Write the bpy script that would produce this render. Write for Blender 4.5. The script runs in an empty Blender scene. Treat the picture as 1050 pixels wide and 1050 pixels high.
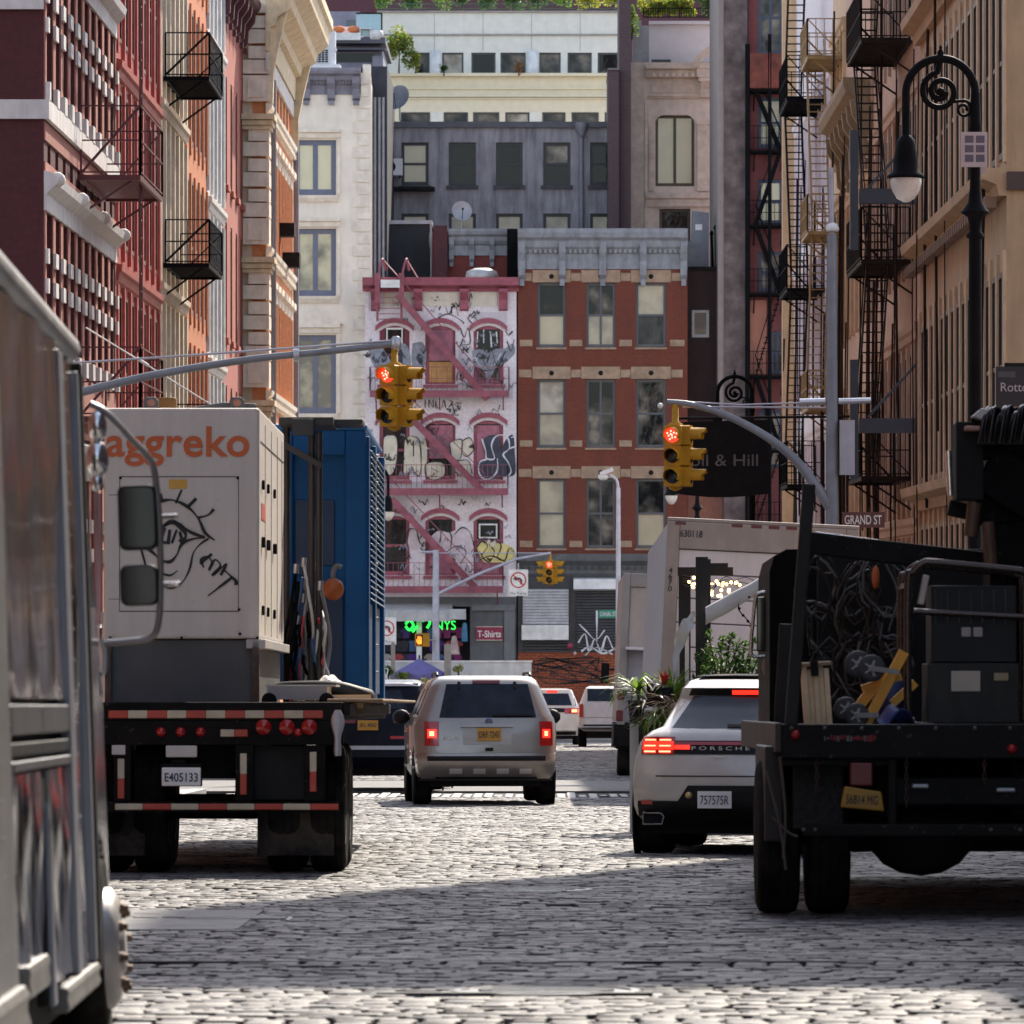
import bpy, bmesh, math, random
import numpy as np
from mathutils import Vector, Matrix, Euler
random.seed(11)
SC = bpy.context.scene
COL = SC.collection
# ------------------------------------------------------------------ survey of the street
# photo pixels (1050 wide), eye 1.25 m above the road, the road falls away at about 2 percent
F, CX, CY, EYE, SL = 5833.0, 563.0, 605.0, 1.25, 0.0207
PITCH = -math.atan(SL)
def U(px, Y): return (px - CX) * Y / F
def V(py, Y): return EYE + (CY - py) * Y / F
def G(Y): return -SL * Y
R = math.radians

# ------------------------------------------------------------------ mesh builder
class MB:
    def __init__(s): s.v = []; s.f = []; s.m = []; s.sm = []; s.c = []
    def _add(s, vs, fs, m=0, smooth=False):
        b = len(s.v); s.c.append((b, len(s.f))); s.v += [tuple(v) for v in vs]
        for f in fs:
            s.f.append(tuple(b + i for i in f)); s.m.append(m); s.sm.append(smooth)
        return s
    def box(s, x0, x1, y0, y1, z0, z1, m=0):
        if x0 > x1: x0, x1 = x1, x0
        if y0 > y1: y0, y1 = y1, y0
        if z0 > z1: z0, z1 = z1, z0
        vs = [(x0,y0,z0),(x1,y0,z0),(x1,y1,z0),(x0,y1,z0),(x0,y0,z1),(x1,y0,z1),(x1,y1,z1),(x0,y1,z1)]
        return s._add(vs, [(0,3,2,1),(4,5,6,7),(0,1,5,4),(1,2,6,5),(2,3,7,6),(3,0,4,7)], m)
    def obox(s, c, size, rot=(0,0,0), m=0):
        M = Matrix.Translation(c) @ Euler(rot).to_matrix().to_4x4()
        hx, hy, hz = size[0]/2, size[1]/2, size[2]/2
        vs = [M @ Vector(p) for p in [(-hx,-hy,-hz),(hx,-hy,-hz),(hx,hy,-hz),(-hx,hy,-hz),(-hx,-hy,hz),(hx,-hy,hz),(hx,hy,hz),(-hx,hy,hz)]]
        return s._add(vs, [(0,3,2,1),(4,5,6,7),(0,1,5,4),(1,2,6,5),(2,3,7,6),(3,0,4,7)], m)
    def beam(s, a, b, w, h=None, m=0):
        a, b = Vector(a), Vector(b); h = h or w
        d = (b - a); L = d.length; d.normalize()
        up = Vector((0,0,1)) if abs(d.z) < .95 else Vector((0,1,0))
        x = d.cross(up).normalized(); z = x.cross(d)
        vs = []
        for e in (a, b):
            for i, j in ((-1,-1),(1,-1),(1,1),(-1,1)): vs.append(e + x*(i*w/2) + z*(j*h/2))
        return s._add(vs, [(0,3,2,1),(4,5,6,7),(0,1,5,4),(1,2,6,5),(2,3,7,6),(3,0,4,7)], m)
    def prism(s, poly, axis, a0, a1, m=0, smooth=False):
        n = len(poly)
        def P(p, a):
            if axis == 'x': return (a, p[0], p[1])
            if axis == 'y': return (p[0], a, p[1])
            return (p[0], p[1], a)
        vs = [P(p, a0) for p in poly] + [P(p, a1) for p in poly]
        s._add(vs, [tuple(range(n))[::-1], tuple(range(n, 2*n))], m)
        b = len(s.v) - 2*n
        for i in range(n):
            j = (i+1) % n
            s.f.append((b+i, b+j, b+n+j, b+n+i)); s.m.append(m); s.sm.append(smooth)
        return s
    def tube(s, pts, r, n=8, closed=False, m=0):
        pts = [Vector(p) for p in pts]; k = len(pts)
        rs = r if isinstance(r, (list, tuple)) else [r]*k
        vs = []; prev = None
        for i, p in enumerate(pts):
            if closed: t = pts[(i+1) % k] - pts[i-1]
            else: t = pts[min(i+1, k-1)] - pts[max(i-1, 0)]
            if t.length < 1e-9: t = Vector((0,0,1))
            t.normalize()
            if prev is None:
                a = Vector((0,0,1)) if abs(t.z) < .9 else Vector((1,0,0))
                u = t.cross(a).normalized()
            else:
                u = prev - t * prev.dot(t)
                u = u.normalized() if u.length > 1e-6 else t.orthogonal().normalized()
            prev = u; w = t.cross(u)
            for j in range(n):
                an = 2*math.pi*j/n
                vs.append(p + (u*math.cos(an) + w*math.sin(an)) * rs[i])
        fs = []
        for i in range(k if closed else k-1):
            i2 = (i+1) % k
            for j in range(n):
                j2 = (j+1) % n
                fs.append((i*n+j, i*n+j2, i2*n+j2, i2*n+j))
        s._add(vs, fs, m, True)
        if not closed: s._add([vs[j] for j in range(n)], [tuple(range(n))], m); s._add([vs[(k-1)*n+j] for j in range(n)], [tuple(range(n))], m); del s.c[-2:]
        return s
    def lathe(s, prof, c=(0,0,0), axis='z', n=20, m=0, smooth=True):
        vs = []
        for (r, h) in prof:
            for j in range(n):
                a = 2*math.pi*j/n; p, q = r*math.cos(a), r*math.sin(a)
                v = {'z': (p, q, h), 'x': (h, p, q), 'y': (p, h, q)}[axis]
                vs.append((c[0]+v[0], c[1]+v[1], c[2]+v[2]))
        fs = []
        for i in range(len(prof)-1):
            for j in range(n):
                j2 = (j+1) % n
                fs.append((i*n+j, i*n+j2, (i+1)*n+j2, (i+1)*n+j))
        s._add(vs, fs, m, smooth)
        k = len(s.c)
        if prof[0][0] > 1e-5: s._add(vs[:n], [tuple(range(n))], m)
        if prof[-1][0] > 1e-5: s._add(vs[-n:], [tuple(range(n))], m)
        del s.c[k:]
        return s
    def ball(s, c, r, n=12, sq=(1,1,1), m=0):
        vs = []; fs = []; k = max(5, n//2)
        for i in range(k+1):
            t = math.pi*i/k
            for j in range(n):
                a = 2*math.pi*j/n
                vs.append((c[0]+r*sq[0]*math.sin(t)*math.cos(a), c[1]+r*sq[1]*math.sin(t)*math.sin(a), c[2]+r*sq[2]*math.cos(t)))
        for i in range(k):
            for j in range(n):
                j2 = (j+1) % n; fs.append((i*n+j, i*n+j2, (i+1)*n+j2, (i+1)*n+j))
        return s._add(vs, fs, m, True)
    def grid(s, fn, nu, nv, m=0, smooth=True, th=None):
        vs = [fn(i/nu, j/nv) for i in range(nu+1) for j in range(nv+1)]
        fs = [(i*(nv+1)+j, (i+1)*(nv+1)+j, (i+1)*(nv+1)+j+1, i*(nv+1)+j+1) for i in range(nu) for j in range(nv)]
        s._add(vs, fs, m, smooth)
        if th:
            th = Vector(th); vs2 = [Vector(v)+th for v in vs]
            s._add(vs2, [f[::-1] for f in fs], m, smooth)
            def idx(i, j): return i*(nv+1)+j
            loop = [idx(i,0) for i in range(nu+1)] + [idx(nu,j) for j in range(1,nv+1)] + [idx(i,nv) for i in range(nu-1,-1,-1)] + [idx(0,j) for j in range(nv-1,0,-1)]
            k = len(loop); rim = [vs[i] for i in loop] + [vs2[i] for i in loop]
            s._add(rim, [(i, (i+1) % k, k+(i+1) % k, k+i) for i in range(k)], m)
        return s
    def strip(s, pts, w, nrm=(0,-1,0), th=.006, m=0):
        """a flat painted stroke: ribbon of width w lying on a wall with normal nrm"""
        nrm = Vector(nrm); pts = [Vector(p) for p in pts]; k = len(pts); vs = []
        for i, p in enumerate(pts):
            t = pts[min(i+1,k-1)] - pts[max(i-1,0)]
            d = nrm.cross(t)
            d = d.normalized() if d.length > 1e-8 else Vector((0,0,1))
            ww = w[i] if isinstance(w, (list, tuple)) else w
            vs += [p + d*ww/2 + nrm*th, p - d*ww/2 + nrm*th]
        return s._add(vs, [(2*i, 2*i+1, 2*i+3, 2*i+2) for i in range(k-1)], m)
    def each(s, name, mats, parent=None, n=1, recalc=True):
        """one object per n shapes: repeated trim stays separate parts"""
        st = s.c[::n] + [(len(s.v), len(s.f))]; out = []
        for (v0, f0), (v1, f1) in zip(st[:-1], st[1:]):
            q = MB(); q.v = s.v[v0:v1]; q.f = [tuple(i-v0 for i in f) for f in s.f[f0:f1]]; q.m = s.m[f0:f1]; q.sm = s.sm[f0:f1]
            out.append(q.build(name, mats, parent, recalc=recalc))
        return out
    def build(s, name, mats, parent=None, loc=None, recalc=True, sharp=None):
        me = mesh_from(s, name, mats, recalc, sharp)
        return link(name, me, parent, loc)

def mesh_from(s, name, mats, recalc=True, sharp=None):
    me = bpy.data.meshes.new(name)
    me.from_pydata(s.v, [], s.f)
    if not isinstance(mats, (list, tuple)): mats = [mats]
    for m in mats: me.materials.append(m)
    me.polygons.foreach_set('material_index', s.m)
    me.polygons.foreach_set('use_smooth', s.sm)
    if recalc:
        bm = bmesh.new(); bm.from_mesh(me)
        bmesh.ops.recalc_face_normals(bm, faces=bm.faces)
        bm.to_mesh(me); bm.free()
    if sharp is not None: me.set_sharp_from_angle(angle=R(sharp))
    me.update()
    return me
def link(name, me, parent=None, loc=None, rot=None):
    o = bpy.data.objects.new(name, me); COL.objects.link(o)
    if parent is not None: o.parent = parent
    if loc is not None: o.location = loc
    if rot is not None: o.rotation_euler = rot
    return o
def tag(o, label=None, cat=None, group=None, kind=None):
    if label: o['label'] = label
    if cat: o['category'] = cat
    if group: o['group'] = group
    if kind: o['kind'] = kind
    return o
def thing(name, label, cat, loc=(0,0,0), rot=(0,0,0), group=None):
    o = bpy.data.objects.new(name, None); COL.objects.link(o)
    o.location = loc; o.rotation_euler = rot; o.empty_display_size = .3
    return tag(o, label, cat, group)
def copy_tree(o, parent=None):
    c = o.copy(); COL.objects.link(c)
    if parent is not None: c.parent = parent
    for ch in o.children: copy_tree(ch, c)
    return c
def arc(c, r, a0, a1, n=16, plane='xz', y=0):
    out = []
    for i in range(n+1):
        a = R(a0 + (a1-a0)*i/n)
        p, q = c[0]+r*math.cos(a), c[1]+r*math.sin(a)
        out.append({'xz': (p, y, q), 'xy': (p, q, y), 'yz': (y, p, q)}[plane])
    return out
def smoothpts(pts, k=6):
    pts = [Vector(p) for p in pts]; out = []
    n = len(pts)
    for i in range(n-1):
        p0, p1, p2, p3 = pts[max(i-1,0)], pts[i], pts[i+1], pts[min(i+2,n-1)]
        for j in range(k):
            t = j/k
            out.append(.5*((2*p1)+(p2-p0)*t+(2*p0-5*p1+4*p2-p3)*t*t+(3*p1-p0-3*p2+p3)*t**3))
    out.append(pts[-1]); return out

# ------------------------------------------------------------------ materials
MATS = {}
def _nodes(name):
    m = bpy.data.materials.new(name); m.use_nodes = True
    nt = m.node_tree; b = nt.nodes['Principled BSDF']
    return m, nt, b
def _n(nt, t, **kw):
    n = nt.nodes.new(t)
    for k, v in kw.items():
        if k in n.inputs: n.inputs[k].default_value = v
        else: setattr(n, k, v)
    return n
def rgb(c): return (c[0], c[1], c[2], 1)
def _mix(nt, fac, a, b, mode='MIX'):
    m = nt.nodes.new('ShaderNodeMix'); m.data_type = 'RGBA'; m.blend_type = mode
    for sock, val in ((0, fac), (6, a), (7, b)):
        if hasattr(val, 'links') or hasattr(val, 'is_linked'): nt.links.new(val, m.inputs[sock])
        elif sock == 0: m.inputs[0].default_value = val
        else: m.inputs[sock].default_value = rgb(val)
    return m.outputs[2]
def _coord(nt, scale=(1,1,1), wall=False):
    tc = nt.nodes.new('ShaderNodeTexCoord')
    if wall:       # u runs along whichever wall, v is up
        sp = nt.nodes.new('ShaderNodeSeparateXYZ'); nt.links.new(tc.outputs['Object'], sp.inputs[0])
        ad = _n(nt, 'ShaderNodeMath', operation='ADD'); nt.links.new(sp.outputs[0], ad.inputs[0]); nt.links.new(sp.outputs[1], ad.inputs[1])
        cb = nt.nodes.new('ShaderNodeCombineXYZ'); nt.links.new(ad.outputs[0], cb.inputs[0]); nt.links.new(sp.outputs[2], cb.inputs[1])
        src = cb.outputs[0]
    else: src = tc.outputs['Object']
    mp = nt.nodes.new('ShaderNodeMapping'); mp.inputs['Scale'].default_value = scale
    nt.links.new(src, mp.inputs[0]); return mp.outputs[0]
def _ramp(nt, fac, stops):
    r = nt.nodes.new('ShaderNodeValToRGB'); e = r.color_ramp.elements
    e[0].position, e[0].color = stops[0][0], rgb(stops[0][1])
    e[1].position, e[1].color = stops[-1][0], rgb(stops[-1][1])
    for p, c in stops[1:-1]:
        x = e.new(p); x.color = rgb(c)
    nt.links.new(fac, r.inputs[0]); return r.outputs[0]
def _noise(nt, vec, scale, detail=4, rough=.6):
    n = _n(nt, 'ShaderNodeTexNoise'); n.inputs['Scale'].default_value = scale
    n.inputs['Detail'].default_value = detail; n.inputs['Roughness'].default_value = rough
    nt.links.new(vec, n.inputs['Vector']); return n.outputs['Fac']
def _bump(nt, b, h, strength, dist):
    bp = _n(nt, 'ShaderNodeBump'); bp.inputs['Strength'].default_value = strength; bp.inputs['Distance'].default_value = dist
    nt.links.new(h, bp.inputs['Height']); nt.links.new(bp.outputs[0], b.inputs['Normal'])
def mat(name, col, rough=.6, metal=0., var=.18, vscale=3., dirt=0., dcol=(.05,.045,.04), streak=True, bump=0., bscale=30., spec=.5, coat=0., emit=None, estr=0., chips=0., ccol=(.15,.13,.11)):
    if name in MATS: return MATS[name]
    m, nt, b = _nodes(name); MATS[name] = m
    b.inputs['Roughness'].default_value = rough; b.inputs['Metallic'].default_value = metal
    b.inputs['Specular IOR Level'].default_value = spec; b.inputs['Coat Weight'].default_value = coat
    b.inputs['Coat Roughness'].default_value = .05
    b.inputs['Base Color'].default_value = rgb(col)
    c = None
    if var > 0:
        n = _noise(nt, _coord(nt), vscale)
        lo = tuple(x*(1-var) for x in col); hi = tuple(min(1, x*(1+var)) for x in col)
        c = _ramp(nt, n, [(.3, lo), (.7, hi)])
    if dirt > 0:
        n = _noise(nt, _coord(nt, (1.6,1.6,.22) if streak else (1,1,1)), 2.2, 6, .7)
        f = _ramp(nt, n, [(.42, (0,0,0)), (.75, (dirt,dirt,dirt))])
        c = _mix(nt, f, c if c is not None else col, dcol)
    if chips > 0:      # worn-through paint
        n = _noise(nt, _coord(nt), 16, 8, .72)
        c = _mix(nt, _ramp(nt, n, [(.60, (0,0,0)), (.68, (chips,chips,chips))]), c if c is not None else col, ccol)
    if c is not None: nt.links.new(c, b.inputs['Base Color'])
    if var > 0:
        n2 = _noise(nt, _coord(nt), vscale*4)
        mr = _n(nt, 'ShaderNodeMapRange'); mr.inputs[3].default_value = max(0, rough-.1); mr.inputs[4].default_value = min(1, rough+.12)
        nt.links.new(n2, mr.inputs[0]); nt.links.new(mr.outputs[0], b.inputs['Roughness'])
    if bump > 0: _bump(nt, b, _noise(nt, _coord(nt), bscale), bump, .02)
    if emit:
        b.inputs['Emission Color'].default_value = rgb(emit); b.inputs['Emission Strength'].default_value = estr
    return m
def brick(name, c1, c2, mortar, bw=.21, bh=.07, ms=.012, dirt=.35, dcol=(.04,.03,.03), rough=.85):
    if name in MATS: return MATS[name]
    m, nt, b = _nodes(name); MATS[name] = m
    b.inputs['Roughness'].default_value = rough; b.inputs['Specular IOR Level'].default_value = .25
    t = nt.nodes.new('ShaderNodeTexBrick'); nt.links.new(_coord(nt, (1,1,1), True), t.inputs['Vector'])
    t.inputs['Color1'].default_value = rgb(c1); t.inputs['Color2'].default_value = rgb(c2); t.inputs['Mortar'].default_value = rgb(mortar)
    t.inputs['Scale'].default_value = 1; t.inputs['Brick Width'].default_value = bw; t.inputs['Row Height'].default_value = bh
    t.inputs['Mortar Size'].default_value = ms
    n = _noise(nt, _coord(nt, (1,1,.4)), 1.3, 6, .7)
    f = _ramp(nt, n, [(.4, (0,0,0)), (.78, (dirt,)*3)])
    c = _mix(nt, f, t.outputs['Color'], dcol)
    n2 = _noise(nt, _coord(nt), 9, 3)
    c = _mix(nt, .35, c, _ramp(nt, n2, [(.3, tuple(x*.55 for x in c1)), (.7, tuple(min(1,x*1.35) for x in c2))]))
    nt.links.new(c, b.inputs['Base Color'])
    _bump(nt, b, t.outputs['Fac'], -.5, .01)
    return m
def paint(name, col, metal=0., rough=.28, flake=.0):
    if name in MATS: return MATS[name]
    m, nt, b = _nodes(name); MATS[name] = m
    b.inputs['Metallic'].default_value = metal; b.inputs['Roughness'].default_value = rough
    b.inputs['Coat Weight'].default_value = .8; b.inputs['Coat Roughness'].default_value = .06
    n = _noise(nt, _coord(nt, (1,1,1)), 2.5, 6, .65)
    c = _ramp(nt, n, [(.35, tuple(x*.82 for x in col)), (.65, col)])
    # road film gathers low on the body
    tc = nt.nodes.new('ShaderNodeTexCoord'); sp = nt.nodes.new('ShaderNodeSeparateXYZ'); nt.links.new(tc.outputs['Object'], sp.inputs[0])
    mr = _n(nt, 'ShaderNodeMapRange'); mr.inputs[1].default_value = .25; mr.inputs[2].default_value = .75; mr.inputs[3].default_value = .5; mr.inputs[4].default_value = 0.
    nt.links.new(sp.outputs[2], mr.inputs[0])
    n2 = _noise(nt, _coord(nt), 6, 5)
    mu = _n(nt, 'ShaderNodeMath', operation='MULTIPLY'); nt.links.new(mr.outputs[0], mu.inputs[0]); nt.links.new(n2, mu.inputs[1])
    c = _mix(nt, mu.outputs[0], c, (.16,.14,.12))
    nt.links.new(c, b.inputs['Base Color'])
    return m
def glasspane(name, stops, rough=.04, spec=.6, wave=.012):
    """window glass: each pane picks its own interior tone (blind, curtain or dark room), old glass is wavy"""
    if name in MATS: return MATS[name]
    m, nt, b = _nodes(name); MATS[name] = m
    oi = nt.nodes.new('ShaderNodeObjectInfo')
    tc = nt.nodes.new('ShaderNodeTexCoord')
    n = _n(nt, 'ShaderNodeTexNoise'); n.noise_dimensions = '4D'; n.inputs['Scale'].default_value = 1.1; n.inputs['Detail'].default_value = 3
    nt.links.new(tc.outputs['Object'], n.inputs['Vector'])
    mu = _n(nt, 'ShaderNodeMath', operation='MULTIPLY'); mu.inputs[1].default_value = 40; nt.links.new(oi.outputs['Random'], mu.inputs[0]); nt.links.new(mu.outputs[0], n.inputs['W'])
    ad = _n(nt, 'ShaderNodeMath', operation='ADD'); nt.links.new(oi.outputs['Random'], ad.inputs[0])
    m2 = _n(nt, 'ShaderNodeMapRange'); m2.inputs[1].default_value=.3; m2.inputs[2].default_value=.7; m2.inputs[3].default_value=-.3; m2.inputs[4].default_value=.3
    nt.links.new(n.outputs['Fac'], m2.inputs[0]); nt.links.new(m2.outputs[0], ad.inputs[1])
    nt.links.new(_ramp(nt, ad.outputs[0], stops), b.inputs['Base Color'])
    b.inputs['Roughness'].default_value = rough; b.inputs['Specular IOR Level'].default_value = spec
    if wave: _bump(nt, b, _noise(nt, _coord(nt, (1,1,1)), 2.5, 2), wave, .2)
    return m
GL = glasspane('window_glass', [(0,(.004,.005,.007)), (.38,(.010,.011,.013)), (.55,(.07,.06,.052)), (.78,(.24,.205,.165)), (1,(.46,.41,.34))], spec=.22)
GLD = glasspane('window_glass_dark', [(0,(.006,.007,.01)), (.6,(.010,.012,.015)), (1,(.05,.05,.05))], spec=.22)
GLS = glasspane('dusty_side_glass', [(0,(.006,.005,.005)), (.6,(.012,.010,.010)), (1,(.05,.04,.035))], rough=.5, spec=.08, wave=0)
GLB = glasspane('window_glass_blinds', [(0,(.50,.42,.29)), (.5,(.42,.36,.26)), (1,(.16,.14,.12))], spec=.4)
GLY = glasspane('window_glass_curtain', [(0,(.66,.60,.40)), (.6,(.55,.52,.36)), (1,(.14,.15,.13))], spec=.4)
BLK = mat('black_iron', (.006,.006,.007), .7, var=.3, spec=.05)
RUB = mat('tyre_rubber', (.008,.008,.008), .9, var=.3, spec=.06, dirt=.4, dcol=(.09,.08,.07), streak=False)
DRK = mat('dark_metal', (.010,.010,.011), .65, var=.3, spec=.1, dirt=.35, dcol=(.06,.05,.045), streak=False)
STEEL = mat('galvanised_steel', (.42,.43,.45), .42, .75, var=.15)
GPOLE = mat('grey_pole_paint', (.19,.20,.22), .5, .1, dirt=.2)
CHROME = mat('chrome', (.7,.7,.7), .12, 1., var=.05)
WHITE = mat('white_paint', (.72,.71,.69), .5, dirt=.2, dcol=(.3,.27,.24))

# ------------------------------------------------------------------ lettering
def text(s, name, m, parent, loc, w=None, h=None, rot=(0,0,0), bold=0., th=.004, shear=0., spacing=1.0):
    """raised or painted letters as a mesh, standing in the local xz plane and read from -y"""
    cu = bpy.data.curves.new('t', 'FONT'); cu.body = s; cu.size = 1; cu.extrude = 0.02; cu.offset = bold
    cu.shear = shear; cu.space_character = spacing; cu.align_x = 'CENTER'; cu.resolution_u = 4
    o = bpy.data.objects.new('t', cu); COL.objects.link(o)
    bpy.context.view_layer.update()
    dg = bpy.context.evaluated_depsgraph_get()
    me = bpy.data.meshes.new_from_object(o.evaluated_get(dg))
    bpy.data.objects.remove(o); bpy.data.curves.remove(cu)
    n = len(me.vertices); a = np.empty(n*3); me.vertices.foreach_get('co', a); a = a.reshape(-1,3)
    mn, mx = a.min(0), a.max(0); sz = mx - mn
    kx = w/sz[0] if w else None; kz = h/sz[1] if h else None
    kx = kx or kz; kz = kz or kx
    b = np.empty_like(a)
    b[:,0] = (a[:,0]-(mn[0]+mx[0])/2)*kx; b[:,2] = (a[:,1]-(mn[1]+mx[1])/2)*kz
    b[:,1] = np.where(a[:,2] > 0, -th, 0)
    me.vertices.foreach_set('co', b.ravel()); me.materials.clear(); me.materials.append(m); me.update(); me.name = name
    return link(name, me, parent, loc, rot)
# ------------------------------------------------------------------ world, sun, camera
SUN_AZ, SUN_EL = R(18.5), R(42)
w = bpy.data.worlds.new("World"); SC.world = w; w.use_nodes = True
nt = w.node_tree; bg = nt.nodes['Background']
sky = nt.nodes.new('ShaderNodeTexSky'); sky.sky_type = 'NISHITA'; sky.sun_disc = False
sky.sun_elevation = SUN_EL; sky.sun_rotation = SUN_AZ; sky.air_density = 1.0; sky.dust_density = 1.5; sky.ozone_density = 1.0
hs = nt.nodes.new('ShaderNodeHueSaturation'); hs.inputs['Saturation'].default_value = .72
nt.links.new(sky.outputs[0], hs.inputs['Color']); nt.links.new(hs.outputs[0], bg.inputs[0]); bg.inputs[1].default_value = .15
sl = bpy.data.lights.new('sun', 'SUN'); sl.energy = 3.8; sl.angle = R(.5); sl.color = (1, .90, .76)
so = bpy.data.objects.new('sun', sl); COL.objects.link(so)
d = Vector((math.sin(SUN_AZ)*math.cos(SUN_EL), math.cos(SUN_AZ)*math.cos(SUN_EL), math.sin(SUN_EL)))
so.rotation_euler = d.to_track_quat('Z', 'Y').to_euler(); so.location = (30, 100, 80)
cam = bpy.data.cameras.new('camera'); co = bpy.data.objects.new('camera', cam); COL.objects.link(co); SC.camera = co
co.location = (0, 0, EYE); co.rotation_euler = (R(90), 0, 0)
cam.sensor_width = 36; cam.lens = 36*F/1050; cam.shift_x = (525-CX)/1050; cam.shift_y = (CY-525)/1050
cam.clip_start = .5; cam.clip_end = 5000
cam.dof.use_dof = True; cam.dof.focus_distance = 72; cam.dof.aperture_fstop = 10.5
vs_ = SC.view_settings; vs_.view_transform = 'Standard'; vs_.look = 'None'; vs_.gamma = 1; vs_.use_curve_mapping = False
vs_.exposure = 1.3
SC.cycles.max_bounces = 6; SC.cycles.diffuse_bounces = 3; SC.cycles.glossy_bounces = 4

# ------------------------------------------------------------------ ground, pavements, cobbled road
def slopebox(mb, x0, x1, Y0, Y1, z0, z1, m=0):
    vs = [(x, y, G(y)+z) for z in (z0, z1) for (x, y) in ((x0,Y0),(x1,Y0),(x1,Y1),(x0,Y1))]
    mb._add(vs, [(0,3,2,1),(4,5,6,7),(0,1,5,4),(1,2,6,5),(2,3,7,6),(3,0,4,7)], m)
MG = mat('ground_dirt', (.05,.048,.045), .9, var=.3, vscale=.5)
MASPH = mat('asphalt', (.085,.085,.09), .75, var=.25, vscale=4, dirt=.3, streak=False, bump=.4, bscale=60)
MCONC = mat('pavement_concrete', (.30,.29,.27), .8, var=.15, vscale=1.5, dirt=.4, dcol=(.08,.075,.07), streak=False, bump=.2, bscale=40)
MKERB = mat('kerb_stone', (.27,.265,.26), .7, var=.2, bump=.3)
mb = MB(); mb._add([(-600,-150,G(-150)-.3),(600,-150,G(-150)-.3),(600,2500,G(2500)-.3),(-600,2500,G(2500)-.3)], [(0,1,2,3)])
tag(mb.build('ground', MG), kind='structure')
XL, XR, KL, KR = -8.9, 8.06, -4.7, 4.1
mb = MB()
for (a, b, p, q) in ((XL-3, KL-.2, -40, 78), (XL-3, KL-.2, 99.2, 197), (KR+.2, XR+3, -40, 78), (KR+.2, XR+3, 99.2, 197), (-60, 60, 219.5, 225.5)):
    slopebox(mb, a, b, p, q, -.28, .13)
tag(mb.build('sidewalk', MCONC), kind='structure')
mb = MB()
for (a, b, p, q) in ((KL-.2, KL, -40, 78), (KL-.2, KL, 99.2, 197), (KR, KR+.2, -40, 78), (KR, KR+.2, 99.2, 197), (-60, 60, 219.2, 219.5)):
    slopebox(mb, a, b, p, q, -.28, .14)
tag(mb.build('kerb', MKERB), kind='structure')
mb = MB(); slopebox(mb, -70, 70, 86.2, 98.8, -.2, -.012); slopebox(mb, -70, 70, 197.2, 219.0, -.2, -.012)
tag(mb.build('cross_street', MASPH), kind='structure')

def cobbles(name, x0, x1, Y0, Y1, bw, bl, gap, material, seed, hgt=.0022, low=.007, tilt=.006):
    """one sheet of dressed granite setts: every sett has its own height, tilt and worn edges"""
    rs = np.random.RandomState(seed)
    nr = int((Y1-Y0)/bl); nc = int((x1-x0)/bw)+1
    r, c = np.meshgrid(np.arange(nr), np.arange(nc), indexing='ij')
    r = r.ravel(); c = c.ravel(); n = len(r)
    off = rs.rand(nr)*bw
    wj = rs.uniform(-.18,.18,n)*bw
    cx = x0 + (c+.5)*bw - off[r] + wj*.3; cy = Y0 + (r+.5)*bl + rs.uniform(-.06,.06,n)*bl
    hx = (bw-gap)/2*(1+rs.uniform(-.16,.04,n)); hy = (bl-gap)/2*(1+rs.uniform(-.14,.06,n))
    lowf = low*(np.sin(cx*1.1+1)*np.sin(cy*.55+.3*cx) + .6*np.sin(cx*2.3+cy*1.7) + .5*np.sin(cy*2.9-cx*.7+2))
    h = rs.normal(0, hgt, n) + lowf
    sunk = rs.rand(n) < .09; h[sunk] -= .004+.014*rs.rand(sunk.sum()); sunk = rs.rand(n) < .05; h[sunk] += .006*rs.rand(sunk.sum())
    tx, ty = rs.normal(0, tilt, n), rs.normal(0, tilt*1.3, n)
    V_ = np.empty((n, 12, 3)); ins = .009
    sgn = np.array([(-1,-1),(1,-1),(1,1),(-1,1)])
    for k in range(4):
        sx, sy = sgn[k]
        V_[:,k,0] = cx+sx*hx; V_[:,k,1] = cy+sy*hy; V_[:,k,2] = -.10
        V_[:,4+k,0] = cx+sx*hx; V_[:,4+k,1] = cy+sy*hy; V_[:,4+k,2] = h-.005+tx*sx*hx+ty*sy*hy
        V_[:,8+k,0] = cx+sx*(hx-ins); V_[:,8+k,1] = cy+sy*(hy-ins); V_[:,8+k,2] = h+tx*sx*hx+ty*sy*hy
    V_[:,:,2] += -SL*V_[:,:,1]
    fq = np.array([(8,9,10,11)] + [(k, (k+1)%4, 4+(k+1)%4, 4+k) for k in range(4)] + [(4+k, 4+(k+1)%4, 8+(k+1)%4, 8+k) for k in range(4)])
    Fc = (np.arange(n)[:,None,None]*12 + fq[None]).reshape(-1,4)
    me = bpy.data.meshes.new(name); me.vertices.add(n*12); me.vertices.foreach_set('co', V_.ravel())
    me.loops.add(Fc.size); me.loops.foreach_set('vertex_index', Fc.ravel().astype(np.int32))
    me.polygons.add(len(Fc)); me.polygons.foreach_set('loop_start', np.arange(0, Fc.size, 4, dtype=np.int32))
    me.update(calc_edges=True)
    at = me.attributes.new('stone', 'FLOAT', 'POINT'); at.data.foreach_set('value', np.repeat(rs.rand(n), 12).astype(np.float32))
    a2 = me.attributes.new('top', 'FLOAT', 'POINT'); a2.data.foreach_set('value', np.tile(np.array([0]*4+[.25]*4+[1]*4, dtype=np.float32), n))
    me.materials.append(material)
    return link(name, me)
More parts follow.
